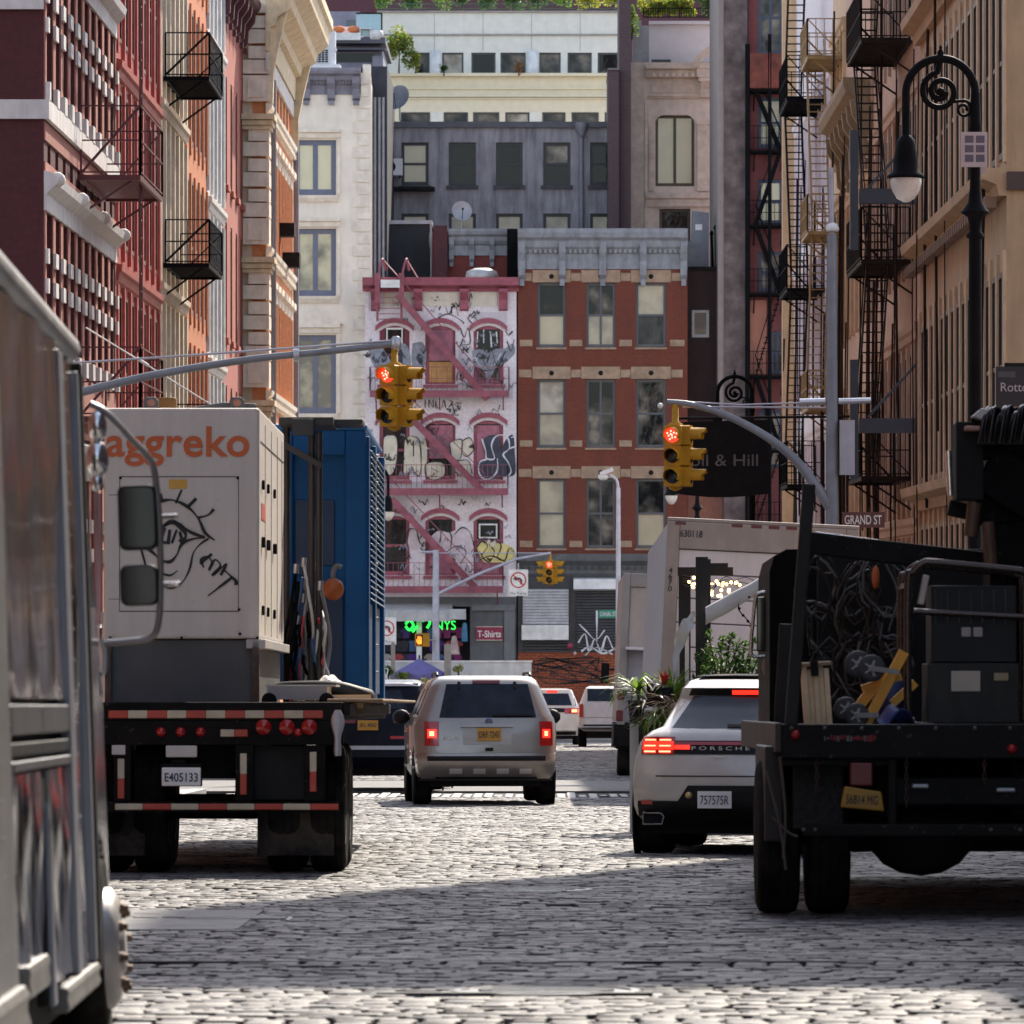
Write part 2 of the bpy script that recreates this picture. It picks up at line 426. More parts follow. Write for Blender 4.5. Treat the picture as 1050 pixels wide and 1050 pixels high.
def stone_mat(name, stops, r0, r1, spec=.5):
    m, nt, b = _nodes(name)
    a = nt.nodes.new('ShaderNodeAttribute'); a.attribute_name = 'stone'
    c = _ramp(nt, a.outputs['Fac'], stops)
    n = _noise(nt, _coord(nt), 35, 4, .7); c = _mix(nt, .5, c, _ramp(nt, n, [(.3,(.09,.085,.08)),(.7,(.42,.40,.38))]), 'OVERLAY')
    n2 = _noise(nt, _coord(nt, (.5,.25,1)), 1.2, 5, .7); c = _mix(nt, _ramp(nt, n2, [(.46,(0,0,0)),(.72,(.75,.75,.75))]), c, (.07,.068,.07))
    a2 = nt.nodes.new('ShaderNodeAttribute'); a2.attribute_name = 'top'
    c = _mix(nt, _ramp(nt, a2.outputs['Fac'], [(.1,(0,0,0)),(.9,(1,1,1))]), (.028,.026,.026), c)      # sett sides painted dark: joint dirt, and shade on their fronts
    nt.links.new(c, b.inputs['Base Color'])
    mr = _n(nt, 'ShaderNodeMapRange'); mr.inputs[3].default_value = r0; mr.inputs[4].default_value = r1
    nt.links.new(_noise(nt, _coord(nt), 14, 4), mr.inputs[0]); nt.links.new(mr.outputs[0], b.inputs['Roughness'])
    b.inputs['Specular IOR Level'].default_value = spec
    _bump(nt, b, _noise(nt, _coord(nt), 45, 3), .25, .012)
    return m
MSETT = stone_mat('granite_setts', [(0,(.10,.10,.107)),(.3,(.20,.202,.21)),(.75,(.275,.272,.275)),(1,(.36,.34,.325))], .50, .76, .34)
MSLAB = stone_mat('granite_slabs', [(0,(.34,.33,.32)),(1,(.46,.45,.43))], .45, .7)
mb = MB(); slopebox(mb, KL, KR, 12, 86.2, -.25, -.045); slopebox(mb, KL, KR, 98.8, 197.2, -.25, -.045)
rd = tag(mb.build('road_bed', mat('joint_sand', (.03,.028,.026), .9, var=.3, vscale=12)), kind='structure')
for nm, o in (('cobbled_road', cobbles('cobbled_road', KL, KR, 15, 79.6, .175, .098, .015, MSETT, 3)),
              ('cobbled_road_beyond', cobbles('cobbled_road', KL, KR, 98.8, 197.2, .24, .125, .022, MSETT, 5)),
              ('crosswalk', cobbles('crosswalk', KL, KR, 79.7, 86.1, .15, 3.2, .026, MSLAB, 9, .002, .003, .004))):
    tag(o, kind='structure')
mb = MB(); slopebox(mb, -2.75, -1.75, 31.8, 34.9, -.05, .011); tag(mb.build('road_patch', mat('patched_concrete', (.14,.14,.145), .7, var=.25, vscale=5, dirt=.4, streak=False, bump=.3)), kind='structure')
mb = MB(); slopebox(mb, -.75, .45, 24.72, 24.80, -.05, .012); slopebox(mb, -3.5, 2.5, 27.9, 27.96, -.05, .008); tag(mb.build('road_seam', mat('tar_seam', (.02,.02,.021), .6, var=.2)), kind='structure')
# iron covers let into the setts
def cover(px, py, rad, label, square=False):
    Y = 7291/(py-726); X = U(px, Y); mb = MB()
    if square:
        mb.box(-rad*1.3, rad*1.3, -rad, rad, -.05, .006)
        for i in range(9): mb.box(-rad*1.2, rad*1.2, -rad+.05+i*(2*rad-.1)/9, -rad+.05+(i+.55)*(2*rad-.1)/9, .006, .014)
    else:
        mb.lathe([(rad,-.05),(rad,.008),(rad-.04,.010),(rad-.05,.002),(rad-.07,.004),(0,.004)], n=28, smooth=False)
        for i in range(-4,5):
            L = math.sqrt(max(0,(rad-.12)**2-(i*.06)**2)); mb.box(-L, L, i*.06-.012, i*.06+.012, .004, .011)
    o = mb.build('manhole_cover', mat('cast_iron', (.06,.058,.055), .4, .8, var=.3, bump=.3), loc=(X, Y, G(Y)), recalc=True)
    o.rotation_euler = (PITCH, 0, 0); tag(o, label, 'manhole cover')
cover(560, 1017, .42, 'round cast iron cover in the shaded setts, nearest to the bottom edge of the picture')
cover(548, 913, .40, 'round cast iron cover at the far edge of the building shadow in mid road')
cover(240, 943, .26, 'slotted iron grating in the setts beside the wheel of the silver step van', True)
# ------------------------------------------------------------------ building kit: facade in local xz, street side is -y, body runs to +y
WCACHE = {}
def wall(name, W, z0, z1, openings, th, m, parent, y0=0., x0=0.):
    """wall with real openings: solid piers and spandrels around every window"""
    zs = sorted({z0, z1} | {o[2] for o in openings} | {o[3] for o in openings})
    zs = [z for z in zs if z0 <= z <= z1]
    rows = []
    for a, b in zip(zs[:-1], zs[1:]):
        if b-a < 1e-4: continue
        ops = sorted((max(o[0],x0), min(o[1],x0+W)) for o in openings if o[2] <= a+1e-4 and o[3] >= b-1e-4)
        iv = []; c = x0
        for p, q in ops:
            if p > c+1e-4: iv.append((round(c,4), round(p,4)))
            c = max(c, q)
        if c < x0+W-1e-4: iv.append((round(c,4), round(x0+W,4)))
        if rows and rows[-1][2] == iv: rows[-1][1] = b
        else: rows.append([a, b, iv])
    mb = MB()
    for a, b, iv in rows:
        for p, q in iv: mb.box(p, q, y0, y0+th, a, b)
    return mb.build(name, m, parent)
def body(W, D, H, m, parent, th=.32, z0=-1.0, roofm=None, name='shell'):
    mb = MB(); mb.box(.01, W-.01, th+.05, D, z0, H-.25); o = mb.build(name, m, parent)
    mb = MB(); mb.box(.02, W-.02, .05, D-.02, H-.22, H-.1); mb.build('roof', roofm or mat('roof_felt', (.08,.08,.085), .9, var=.25), parent)
    return o
def window(parent, x0, x1, z0, z1, fm, gm, y=.14, style='sash', fw=.07, mull=0, gm2=None):
    """a window: frame (with sash rail and mullions) and a pane of glass behind it"""
    w_, h_ = round(x1-x0, 3), round(z1-z0, 3)
    key = (w_, h_, fm.name, gm.name, style, fw, mull, gm2.name if gm2 else '')
    if key not in WCACHE:
        mb = MB(); d = .07
        mb.box(0, fw, 0, d, 0, h_); mb.box(w_-fw, w_, 0, d, 0, h_); mb.box(fw, w_-fw, 0, d, 0, fw*1.2); mb.box(fw, w_-fw, 0, d, h_-fw, h_)
        if style in ('sash', 'quad'): mb.box(fw, w_-fw, .012, d+.01, h_*.5-fw*.4, h_*.5+fw*.4)
        for i in range(mull):
            cx = fw+(w_-2*fw)*(i+1)/(mull+1)
            if style == 'sash':
                mb.box(cx-fw*.4, cx+fw*.4, .004, d, fw*1.2, h_*.5-fw*.4); mb.box(cx-fw*.4, cx+fw*.4, .004, d, h_*.5+fw*.4, h_-fw)
            else: mb.box(cx-fw*.5, cx+fw*.5, .004, d, fw*1.2, h_-fw)
        f = mesh_from(mb, 'window', fm)
        g = MB(); 
        if gm2:
            g.box(fw*.5, w_-fw*.5, d+.012, d+.03, h_*.5, h_-fw*.5); g2 = MB(); g2.box(fw*.5, w_-fw*.5, d+.0, d+.02, fw*.5, h_*.5-.002)
            WCACHE[key] = (f, mesh_from(g, 'pane', gm), mesh_from(g2, 'pane', gm2))
        else:
            g.box(fw*.5, w_-fw*.5, d*.6, d*.6+.03, fw*.5, h_-fw*.5)
            WCACHE[key] = (f, mesh_from(g, 'pane', gm))
    ms = WCACHE[key]
    o = link('window', ms[0], parent, (x0, y, z0))
    for g in ms[1:]: link('pane', g, o)
    return o
def profile_x(mb, W, prof, x0=0., m=0):
    """moulding: prof is a list of (out, z) pairs, run along the facade"""
    poly = [(-o, z) for o, z in prof]
    mb.prism(poly, 'x', x0, x0+W, m)
def cornice(parent, W, z, H, out, m, x0=0., brackets=0, dentils=0, name='cornice', bm=None, bw=.22):
    mb = MB()
    pr = [(-.0,z),(.06,z),(.06,z+H*.38),(.12,z+H*.42),(out*.55,z+H*.55),(out*.62,z+H*.7),(out*.9,z+H*.78),(out,z+H*.9),(out,z+H),(-.0,z+H)]
    profile_x(mb, W, pr, x0)
    o = mb.build(name, m, parent)
    if dentils:
        d = MB(); st = W/dentils
        for i in range(dentils): d.box(x0+(i+.22)*st, x0+(i+.78)*st, -.062, -.062-out*.28, z+H*.40, z+H*.53)
        d.build('dentils', m, o)
    for i in range(brackets):
        cx = x0+W*(i+.5)/brackets if brackets > 1 else x0+W/2
        if brackets > 1: cx = x0+bw*.6+(W-bw*1.2)*i/(brackets-1)
        b = MB(); b.prism([(-.062,z-H*.25),(-.062-out*.25,z-H*.15),(-.062-out*.3,z+H*.2),(-.062-out*.62,z+H*.42),(-.062-out*.68,z+H*.655),(-.062,z+H*.655)], 'x', cx-bw/2, cx+bw/2)
        b.box(cx-bw*.38, cx+bw*.38, -.062, -.062-out*.2, z-H*.42, z-H*.252)
        b.build('bracket', bm or m, o)
    return o
def hood(mb, x0, x1, z, h, out, m=0):
    profile_x(mb, x1-x0, [(0,z),(out*.5,z),(out*.6,z+h*.5),(out,z+h*.62),(out,z+h),(0,z+h)], x0, m)
def railing(mb, pts, h, sp=.13, r=.012, rails=(0.06, 1.0), m=0):
    """iron balustrade along a path of floor points"""
    for a, b in zip(pts[:-1], pts[1:]):
        a, b = Vector(a), Vector(b); L = (b-a).length; n = max(1, int(L/sp))
        for k in range(n+1):
            p = a.lerp(b, k/n); q = r*1.9 if k in (0, n) else r
            mb.box(p.x-q, p.x+q, p.y-q, p.y+q, p.z, p.z+h)
        for t in rails: mb.beam(a+Vector((0,0,h*t)), b+Vector((0,0,h*t)), r*2.6, r*2.6)
def fire_escape(parent, x0, x1, levels, m, out=1.05, h=.95, stairs=True, flip=False, ladder_to=None, solid=False, sp=.13, braced=True, skew=.25):
    """balconies on brackets with railings and stair flights: a part of its building"""
    fe = None
    for i, z in enumerate(levels):
        mb = MB()
        mb.box(x0, x1, -.03, -.09, z-.1, z); mb.box(x0, x1, -out, -out+.06, z-.1, z)
        mb.box(x0, x0+.06, -out+.06, -.09, z-.1, z); mb.box(x1-.06, x1, -out+.06, -.09, z-.1, z)
        n = int((x1-x0)/.11)
        for k in range(1, n): mb.box(x0+k*(x1-x0)/n-.02, x0+k*(x1-x0)/n+.02, -out+.062, -.092, z-.045, z-.012)
        for bx in (x0+.2, x1-.2): mb.beam((bx, -.02, z-.75), (bx, -out*.85, z-.1), .045)
        o = mb.build('fire_escape' if fe is None else 'balcony', m, parent if fe is None else fe)
        if fe is None: fe = o
        rl = MB(); railing(rl, [(x0,-.08,z),(x0,-out,z),(x1,-out,z),(x1,-.08,z)], h, sp, .011, (.04,.5,1.0))
        if braced:
            rl.beam((x0,-.1,z+.05),(x0,-out,z+h),.05); rl.beam((x1,-.1,z+.05),(x1,-out,z+h),.03)
        rl.build('railing', m, fe)
        if stairs and i+1 < len(levels):
            st = MB(); z2 = levels[i+1]; a, b = (x0+skew, x1-skew) if (i % 2 == 0) != flip else (x1-skew, x0+skew)
            for yy in (-out+.14, -out+.62):
                st.beam((a,yy,z),(b,yy,z2),.035,.16)
            k = int((z2-z)/.21)
            for j in range(1,k):
                t = j/k; st.box(a+(b-a)*t-.09, a+(b-a)*t+.09, -out+.16, -out+.60, z+(z2-z)*t-.012, z+(z2-z)*t+.012)
            st.beam((a,-out+.14,z+.8),(b,-out+.14,z2+.8),.03); st.beam((a,-out+.62,z+.8),(b,-out+.62,z2+.8),.03)
            st.build('stair', m, fe)
    if ladder_to is not None:
        ld = MB(); xx = x0+.4; z = levels[0]
        for dx in (0,.42): ld.beam((xx+dx,-out-.03,ladder_to),(xx+dx,-out-.03,z+.9),.035)
        for j in range(int((z-ladder_to)/.3)): ld.beam((xx,-out-.03,ladder_to+.2+j*.3),(xx+.42,-out-.03,ladder_to+.2+j*.3),.025)
        ld.build('ladder', m, fe)
    return fe
def leaves(mb, c, rad, n, size, sq=(1,1,1), m=0, seed=0, up=.3, mats=1):
    """leaf-sized faces scattered through an uneven crown volume"""
    rr = random.Random(seed); lumps = [(Vector((rr.uniform(-.6,.6),rr.uniform(-.6,.6),rr.uniform(-.5,.7))), rr.uniform(.35,.6)) for _ in range(9)]
    for i in range(n):
        lc, lr = rr.choice(lumps)
        d = Vector((rr.gauss(0,1), rr.gauss(0,1), rr.gauss(0,1))).normalized()*lr*rr.uniform(.3,1)**.5 + lc
        p = Vector((c[0]+d.x*rad*sq[0], c[1]+d.y*rad*sq[1], c[2]+d.z*rad*sq[2]))
        a = Vector((rr.gauss(0,1), rr.gauss(0,1), rr.gauss(0,1)+up)).normalized(); b = a.orthogonal().normalized()
        b.rotate(Matrix.Rotation(rr.uniform(0,6.3), 3, a)); q = a.cross(b)
        s_ = size*rr.uniform(.6,1.3)
        mb._add([p-b*s_, p+q*s_*.42+a*s_*.1, p+b*s_, p-q*s_*.42+a*s_*.1], [(0,1,2,3)], rr.randrange(mats))
    return mb
def leaf(name, c):
    m = mat(name, c, .5, var=.4, vscale=2.5); nt = m.node_tree; b = nt.nodes['Principled BSDF']; o = nt.nodes['Material Output']
    t = nt.nodes.new('ShaderNodeBsdfTranslucent'); t.inputs[0].default_value = rgb(tuple(min(1,x*1.5) for x in (c[0]*1.15, c[1]*1.1, c[2]*.6)))
    mx = nt.nodes.new('ShaderNodeMixShader'); mx.inputs[0].default_value = .5; nt.links.new(b.outputs[0], mx.inputs[1]); nt.links.new(t.outputs[0], mx.inputs[2]); nt.links.new(mx.outputs[0], o.inputs['Surface']); return m
LEAF = leaf('leaf_green', (.09,.16,.035))
LEAFD = leaf('leaf_dark_green', (.035,.075,.025))
LEAFY = leaf('leaf_yellow_green', (.24,.25,.045))
LEAFP = mat('leaf_bronze', (.05,.025,.02), .5, var=.4)
BARK = mat('bark', (.07,.05,.035), .9, var=.3)
# ------------------------------------------------------------------ houses across the far end of the street
class Front:
    def __init__(s, name, label, px0, px1, Y, cat='building'):
        s.px0, s.Y, s.k = px0, Y, Y/F; s.W = (px1-px0)*s.k
        s.r = thing(name, label, cat, (U(px0, Y), Y, G(Y)))
    def x(s, px): return (px-s.px0)*s.k
    def z(s, py): return V(py, s.Y)-G(s.Y)
    def rect(s, a, b, t, bt): return (s.x(a), s.x(b), s.z(bt), s.z(t))
    def box(s, mb, a, b, t, bt, y0, y1, m=0): mb.box(s.x(a), s.x(b), y0, y1, s.z(bt), s.z(t), m)
    def p(s, px, py, y=0.): return (s.x(px), y, s.z(py))
YT = 225.
FRG = mat('window_frame_grey', (.075,.08,.09), .5, var=.1)
FRD = mat('window_frame_dark', (.025,.025,.03), .5, var=.1)
FRB = mat('window_frame_blue_grey', (.13,.14,.20), .5, var=.1)
# --- red brick house
B = Front('brick_house', 'red brick house with tan stone lintels and a grey bracketed cornice at the street end', 531, 705, YT)
MRB = brick('red_brick', (.205,.045,.025), (.155,.035,.022), (.15,.075,.055), dirt=.6)
TAN = mat('tan_stone', (.35,.24,.16), .8, var=.2, dirt=.5, dcol=(.10,.06,.05), streak=False)
GCOR = mat('grey_cornice', (.24,.25,.28), .6, var=.2, dirt=.45)
H_ = B.z(237)
ops = []; rows = [(290,356),(389,459),(491,562)]; cols = [(551,580),(601,631),(652,683)]
for t, b in rows:
    for a, c in cols: ops.append(B.rect(a, c, t, b))
wall('wall', B.W, B.z(572), H_, ops, .3, MRB, B.r)
body(B.W, 12, H_, MRB, B.r)
for i, o in enumerate(ops):
    c = i % 3
    window(B.r, *o, FRG if c else FRG, GLB if i in (2,6) else GL, .12, 'sash', .10, 1 if c == 1 else 0, {0: GLB, 3: GLB, 8: GLB, 2: GLD, 1: GLB}.get(i))
mb = MB()
for t, b in rows:
    for a, c in cols:
        mb.box(B.x(a-5), B.x(c+5), -.05, 0, B.z(t-.5), B.z(t-13))
        mb.box(B.x(a-1), B.x(c+1), -.05, 0, B.z(b+2.2), B.z(b+.3))
    for a, c in ((532,545),(585.5,595.5),(636.5,646.5),(688.5,700)): mb.box(B.x(a), B.x(c), -.03, 0, B.z(t-2), B.z(t-10))
    for a, c in ((533,546),(584,597),(635,648),(687,702)): mb.box(B.x(a), B.x(c), -.035, 0, B.z(b-1), B.z(b-7.5))
mb.each('stone_trim', TAN, B.r)
mb = MB()
for t, b in rows:
    for a, c in cols: mb.lathe([(.0,-.075),(.09,-.07),(.10,-.052)], (B.x((a+c)/2), 0, B.z(t-6.5)), 'y', 10)
mb.each('wall_vent', DRK, B.r)
cornice(B.r, B.W, B.z(276), B.z(235)-B.z(276), .55, GCOR, brackets=5, dentils=34, bw=.26)
# shop front of the brick house
SHOPD = mat('shopfront_dark_paint', (.035,.037,.042), .55, var=.25, dirt=.3)
mb = MB(); B.box(mb, 531, 705, 592, 758+8, .0, .3); mb.build('shopfront_wall', SHOPD, B.r)
mb = MB(); profile_x(mb, B.W, [(0,B.z(592)),(.15,B.z(588)),(.18,B.z(580)),(.4,B.z(575)),(.42,B.z(568)),(0,B.z(568))]); c = mb.build('shopfront_cornice', mat('shop_cornice_grey', (.10,.105,.11), .6, var=.2, dirt=.3), B.r)
mb = MB()
for i in range(24): mb.box(.1+i*.28, .22+i*.28, -.16, -.26, B.z(584), B.z(580.5))
mb.build('dentils', SHOPD, c)
SHUT = mat('roller_shutter_silver', (.42,.43,.46), .4, .35, dirt=.25); SHUD = mat('roller_shutter_dark', (.045,.048,.055), .5, .3, dirt=.3)
def shutter(a, c, t, b, m, y=-.06, name='roller_shutter'):
    mb = MB(); z0, z1 = B.z(b), B.z(t); n = int((z1-z0)/.11)
    for i in range(n):
        za = z0+(z1-z0)*i/n; zb = z0+(z1-z0)*(i+1)/n
        mb.prism([(y,za),(y-.03,za+.02),(y-.03,zb-.03),(y,zb)], 'x', B.x(a), B.x(c))
    return mb.build(name, m, B.r)
shutter(536, 583, 604, 640, SHUT, -.12); shutter(591, 640, 606, 668, SHUD); shutter(537, 583, 657, 669, SHUD)
mb = MB(); mb.prism([(0,B.z(655)),(-.55,B.z(656)),(-.6,B.z(641)),(0,B.z(640.5))], 'x', B.x(535), B.x(583)); mb.build('shop_sign_box', WHITE, B.r)
mb = MB(); mb.prism([(0,B.z(606)),(-.5,B.z(604)),(-.45,B.z(594)),(0,B.z(592.5))], 'x', B.x(588), B.x(641)); mb.build('awning_box', WHITE, B.r)
mb = MB(); B.box(mb, 531, 640, 669, 766, -.06, -.001); lw = mb.build('lower_wall', brick('orange_graffiti_brick', (.42,.12,.05), (.30,.07,.035), (.07,.03,.02), .3, .10, .02, .6), B.r)
def strokes(parent, conv, lines, m, wpx, k, name='graffiti', y=-.01, sm=5):
    mb = MB()
    for ln in lines:
        pts = smoothpts([conv(px, py, y) for px, py in ln], sm) if len(ln) > 2 else [conv(px, py, y) for px, py in ln]
        ph = rr.uniform(0,6); mb.strip(pts, [wpx*k*(1+.38*math.sin(ph+i*.55)) for i in range(len(pts))])
    return mb.each(name, m, parent, 1, False)
def blobs(parent, conv, polys, m, y=-.006, name='graffiti'):
    mb = MB()
    for pl in polys:
        pts = smoothpts([conv(px, py, y) for px, py in pl+[pl[0]]], 4)[:-1]
        mb._add(pts, [tuple(range(len(pts)))[::-1]])
    return mb.each(name, m, parent, 1, False)
SPB = mat('spray_black', (.012,.012,.014), .6, var=.2); SPW = mat('spray_white', (.62,.62,.66), .6, var=.2)
SPG = mat('spray_grey', (.22,.23,.27), .6, var=.35, vscale=5); SPC = mat('spray_cream', (.62,.57,.45), .6, var=.2); SPY = mat('spray_yellow', (.62,.52,.20), .6, var=.25); SPN = mat('spray_navy', (.03,.035,.06), .6, var=.4)
rr = random.Random(4)
strokes(lw, lambda a,b,y: B.p(a,b,-.062), [[(540+rr.uniform(0,84),672+rr.uniform(0,30)) for _ in range(5)] for _ in range(9)] , SPB, 1.0, B.k)
strokes(B.r, lambda a,b,y: B.p(a,b,-.10), [[(593,659),(600,650),(604,668),(610,655),(616,668),(622,652),(630,666),(638,650)],[(596,668),(605,663),(618,670),(632,664)],[(612,626),(612,640),(612,660)]], SPW, 1.6, B.k)
strokes(B.r, lambda a,b,y: B.p(a,b,-.10), [[(594,640),(602,648),(611,656),(620,646)],[(600,672),(612,664),(628,671)]], SPW, 1.0, B.k)
mb = MB(); mb.box(B.x(614), B.x(633), -.9, -.86, B.z(633.5), B.z(625.5)); sg = mb.build('street_name_blade', mat('sign_green', (.02,.22,.13), .5, var=.05), None)
# blade hangs on its own short post at the kerb
sgr = thing('street_sign', 'small green street name sign on a slim post in front of the dark roller shutter', 'street sign', (U(634, 221), 221, G(221)+.13))
bpy.data.objects.remove(sg)
mb = MB(); mb.tube([(0,0,0),(0,0,(V(620,221)-G(221))-.13)], .035, 8); mb.build('post', STEEL, sgr)
mb = MB(); za = V(633.5,221)-G(221)-.13; zb = V(625.5,221)-G(221)-.13
mb.box(-.76, -.04, -.02, .0, za, zb); bl = mb.build('blade', mat('sign_green', (.02,.22,.13), .5, var=.05), sgr)
text('CANAL ST', 'lettering', SPW, bl, (-.40, -.024, (za+zb)/2), w=.62, h=.17, bold=.01)
# balloons tied at the brick house
for px, py, r_, lab in ((584.5,662.5,.12,'dark red balloon beside the dark roller shutter'),(589.5,670,.07,'small pale pink balloon hanging under the dark red balloon')):
    mb = MB(); mb.ball((0,0,0), r_, 12, (1,1,1.12)); mb.lathe([(.02,-r_*1.2),(.005,-r_*1.1)], n=6)
    tag(mb.build('balloon', mat('balloon_red', (.28,.03,.06), .35) if r_ > .1 else mat('balloon_pink', (.55,.32,.30), .35), loc=(U(px,224.3), 224.5, V(py,224.3))), lab, 'balloon')

# --- pink and white graffiti house
P = Front('graffiti_house', 'white painted brick house with pink trim, pink fire escape and graffiti all over', 374.5, 529.5, YT)
MPW = brick('white_painted_brick', (.78,.71,.73), (.73,.66,.68), (.60,.54,.56), dirt=.25, dcol=(.38,.26,.29))
PINK = mat('pink_trim', (.30,.075,.105), .6, var=.25, dirt=.3, dcol=(.2,.05,.08)); PINKD = mat('pink_iron', (.25,.065,.09), .6, var=.3)
CRM = mat('cream_panel', (.60,.55,.45), .7, var=.12, dirt=.3, dcol=(.3,.2,.18))
HP = P.z(286); ops = []
pcols = [(389,420),(436,467),(485.5,516)]; prows = [(334,394),(431,492),(529,590)]
for t, b in prows:
    for a, c in pcols: ops.append(P.rect(a, c, t, b))
wall('wall', P.W, P.z(612), HP, ops, .3, MPW, P.r); body(P.W, 11, HP, MPW, P.r, z0=P.z(620))
for i, o in enumerate(ops):
    window(P.r, *o, PINK, GLD, .13, 'sash', .14, 0)
arm = MB(); fil = MB(); psl = MB()
for t, b in prows:
    for a, c in pcols:
        xa, xb, zt = P.x(a), P.x(c), P.z(t); cx = (xa+xb)/2; hw = (xb-xa)/2; rise = .22; Rr = (hw*hw+rise*rise)/(2*rise)
        def az(dx, R_): return zt-rise + math.sqrt(max(0, R_*R_-dx*dx)) - (Rr-rise)
        n = 10
        up = [(cx-hw+2*hw*k/n, az(-hw+2*hw*k/n, Rr)) for k in range(n+1)]
        fil.prism([(xa,zt)]+up[:n//2+1]+[(cx,zt)], 'y', .02, .12); fil.prism([(cx,zt)]+up[n//2:]+[(xb,zt)], 'y', .02, .12)
        h2 = hw+.16
        lo = [(cx-h2+2*h2*k/n, az(-h2+2*h2*k/n, Rr+.12)) for k in range(n+1)]; hi = [(x_, z_+.19) for x_, z_ in lo]
        for k in range(n): arm.prism([lo[k], lo[k+1], hi[k+1], hi[k]], 'y', -.10, -.001)
        psl.box(xa-.08, xb+.08, -.1, 0, P.z(b+3.5), P.z(b+.4))
arm.each('window_arch', PINK, P.r, 10); psl.each('sill', PINK, P.r); fil.each('arch_filling', MPW, P.r)
co_ = MB(); profile_x(co_, P.W+.2, [(0,P.z(299)),(.1,P.z(299)),(.15,P.z(296)),(.5,P.z(293)),(.55,P.z(285)),(0,P.z(285))], -.1); cor = co_.build('cornice', PINK, P.r)
for px in (385,428.5,476,516):
    b = MB(); b.prism([(0,P.z(319)),(-.16,P.z(317)),(-.2,P.z(308)),(-.42,P.z(300)),(-.42,P.z(296.5)),(0,P.z(296.5))], 'x', P.x(px-4.5), P.x(px+4.5)); b.build('bracket', PINK, cor)
mb = MB()
for a, c in ((393,422),(434,470),(482,510)): mb.box(P.x(a), P.x(c), -.03, 0, P.z(314), P.z(300)); mb.box(P.x(a), P.x(c), -.06, -.031, P.z(307.5), P.z(306))
mb.each('cornice_panel', CRM, P.r, 2)
# pink fire escape
fe = MB()
for (a, c, py) in ((380,522,404),(381,521,504),(377,516,604)): 
    fe = MB(); fe.box(P.x(a), P.x(c), -.95, -.89, P.z(py+4), P.z(py-3)); fe.box(P.x(a), P.x(c), -.10, -.04, P.z(py+2), P.z(py-2))
    n = 40
    for k in range(n): xx = P.x(a)+(P.x(c)-P.x(a))*(k+.5)/n; fe.box(xx-.03, xx+.03, -.888, -.102, P.z(py)-.03, P.z(py))
    for q in (a+6, (a+c)/2, c-6): fe.beam((P.x(q),-.05,P.z(py+16)),(P.x(q),-.9,P.z(py+3)),.05)
    if py == 404: FE = fe.build('fire_escape', PINKD, P.r)
    else: fe.build('balcony', PINKD, FE)
for (a, c, py) in ((380,522,401),(381,521,501),(377,516,601)):
    rl = MB(); railing(rl, [(P.x(a),-.10,P.z(py)),(P.x(a),-.92,P.z(py)),(P.x(c),-.92,P.z(py)),(P.x(c),-.10,P.z(py))], .92, .2, .009, (.5,1.0)); rl.build('railing', PINKD, FE)
for (x0,y0,x1,y1) in ((408,303,500,410),(418,425,497,506),(402,512,488,603)):
    st = MB()
    for yy in (-.84, -.34): st.beam(P.p(x0,y0,yy), P.p(x1,y1,yy), .05, .26)
    n = 18
    for k in range(1,n):
        t = k/n; st.box(P.x(x0+(x1-x0)*t)-.1, P.x(x0+(x1-x0)*t)+.1, -.82, -.36, P.z(y0+(y1-y0)*t)-.015, P.z(y0+(y1-y0)*t)+.015)
    st.beam(P.p(x0,y0-20,-.84), P.p(x1,y1-20,-.84), .035); st.build('stair', PINKD, FE)
gl = MB()
for px in (387.5, 412): 
    gl.tube(smoothpts([P.p(px,330,-.62),P.p(px,300,-.62),P.p(px+1,282,-.55),P.p(px+5,266,-.2),P.p(px+7,276,.6)],5), .05, 6)
    gl.box(P.x(px-2.6), P.x(px+2.6), -.75, -.56, P.z(312), P.z(281))
for k in range(8): gl.beam(P.p(388,328-k*5.5,-.62), P.p(412,328-k*5.5,-.62), .03)
gl.beam(P.p(394,268,-.2), P.p(412,288,-.6), .04); gl.beam(P.p(418,268,-.2), P.p(430,288,-.6), .04)
gl.build('roof_ladder', PINKD, FE)
mb = MB(); mb.box(P.x(391), P.x(410.5), -.80, -.76, P.z(296), P.z(288)); mb.build('notice', WHITE, FE)
# boards and small windows in the pink openings
mb = MB(); mb.box(P.x(440), P.x(464), .06, .1, P.z(392), P.z(371)); mb.box(P.x(451.7), P.x(452.2), .055, .06, P.z(392), P.z(371)); mb.build('plywood_board', mat('plywood_orange', (.48,.25,.08), .7, var=.25), P.r)
mb = MB(); mb.box(P.x(440), P.x(464), .07, .1, P.z(370), P.z(338)); mb.box(P.x(489), P.x(512), .07, .1, P.z(492), P.z(436)); mb.box(P.x(440), P.x(464), .07, .1, P.z(470), P.z(436)); mb.box(P.x(440), P.x(464), .07, .1, P.z(588), P.z(553)); mb.box(P.x(489), P.x(512), .07, .1, P.z(588), P.z(553)); mb.each('painted_board', mat('pink_board', (.36,.12,.17), .6, var=.3, dirt=.4), P.r)
mb = MB(); mb.box(P.x(391.5), P.x(394.5), .05, .1, P.z(394), P.z(336)); mb.box(P.x(414.5), P.x(417.5), .05, .1, P.z(394), P.z(336)); mb.each('shutter', mat('maroon_shutter', (.16,.015,.035), .6), P.r)
mb = MB(); mb.box(P.x(491), P.x(510), .02, .06, P.z(552), P.z(537)); fr = mb.build('small_window', WHITE, P.r); mb = MB(); mb.box(P.x(492.5), P.x(508.5), .005, .018, P.z(550.5), P.z(538.5)); mb.build('pane', GLD, fr)
mb = MB(); mb.box(P.x(396), P.x(413), .02, .06, P.z(355), P.z(336)); fr = mb.build('small_window', WHITE, P.r); mb = MB(); mb.box(P.x(397.5), P.x(411.5), .005, .018, P.z(353), P.z(338)); mb.build('pane', GLD, fr)
pc = P.p
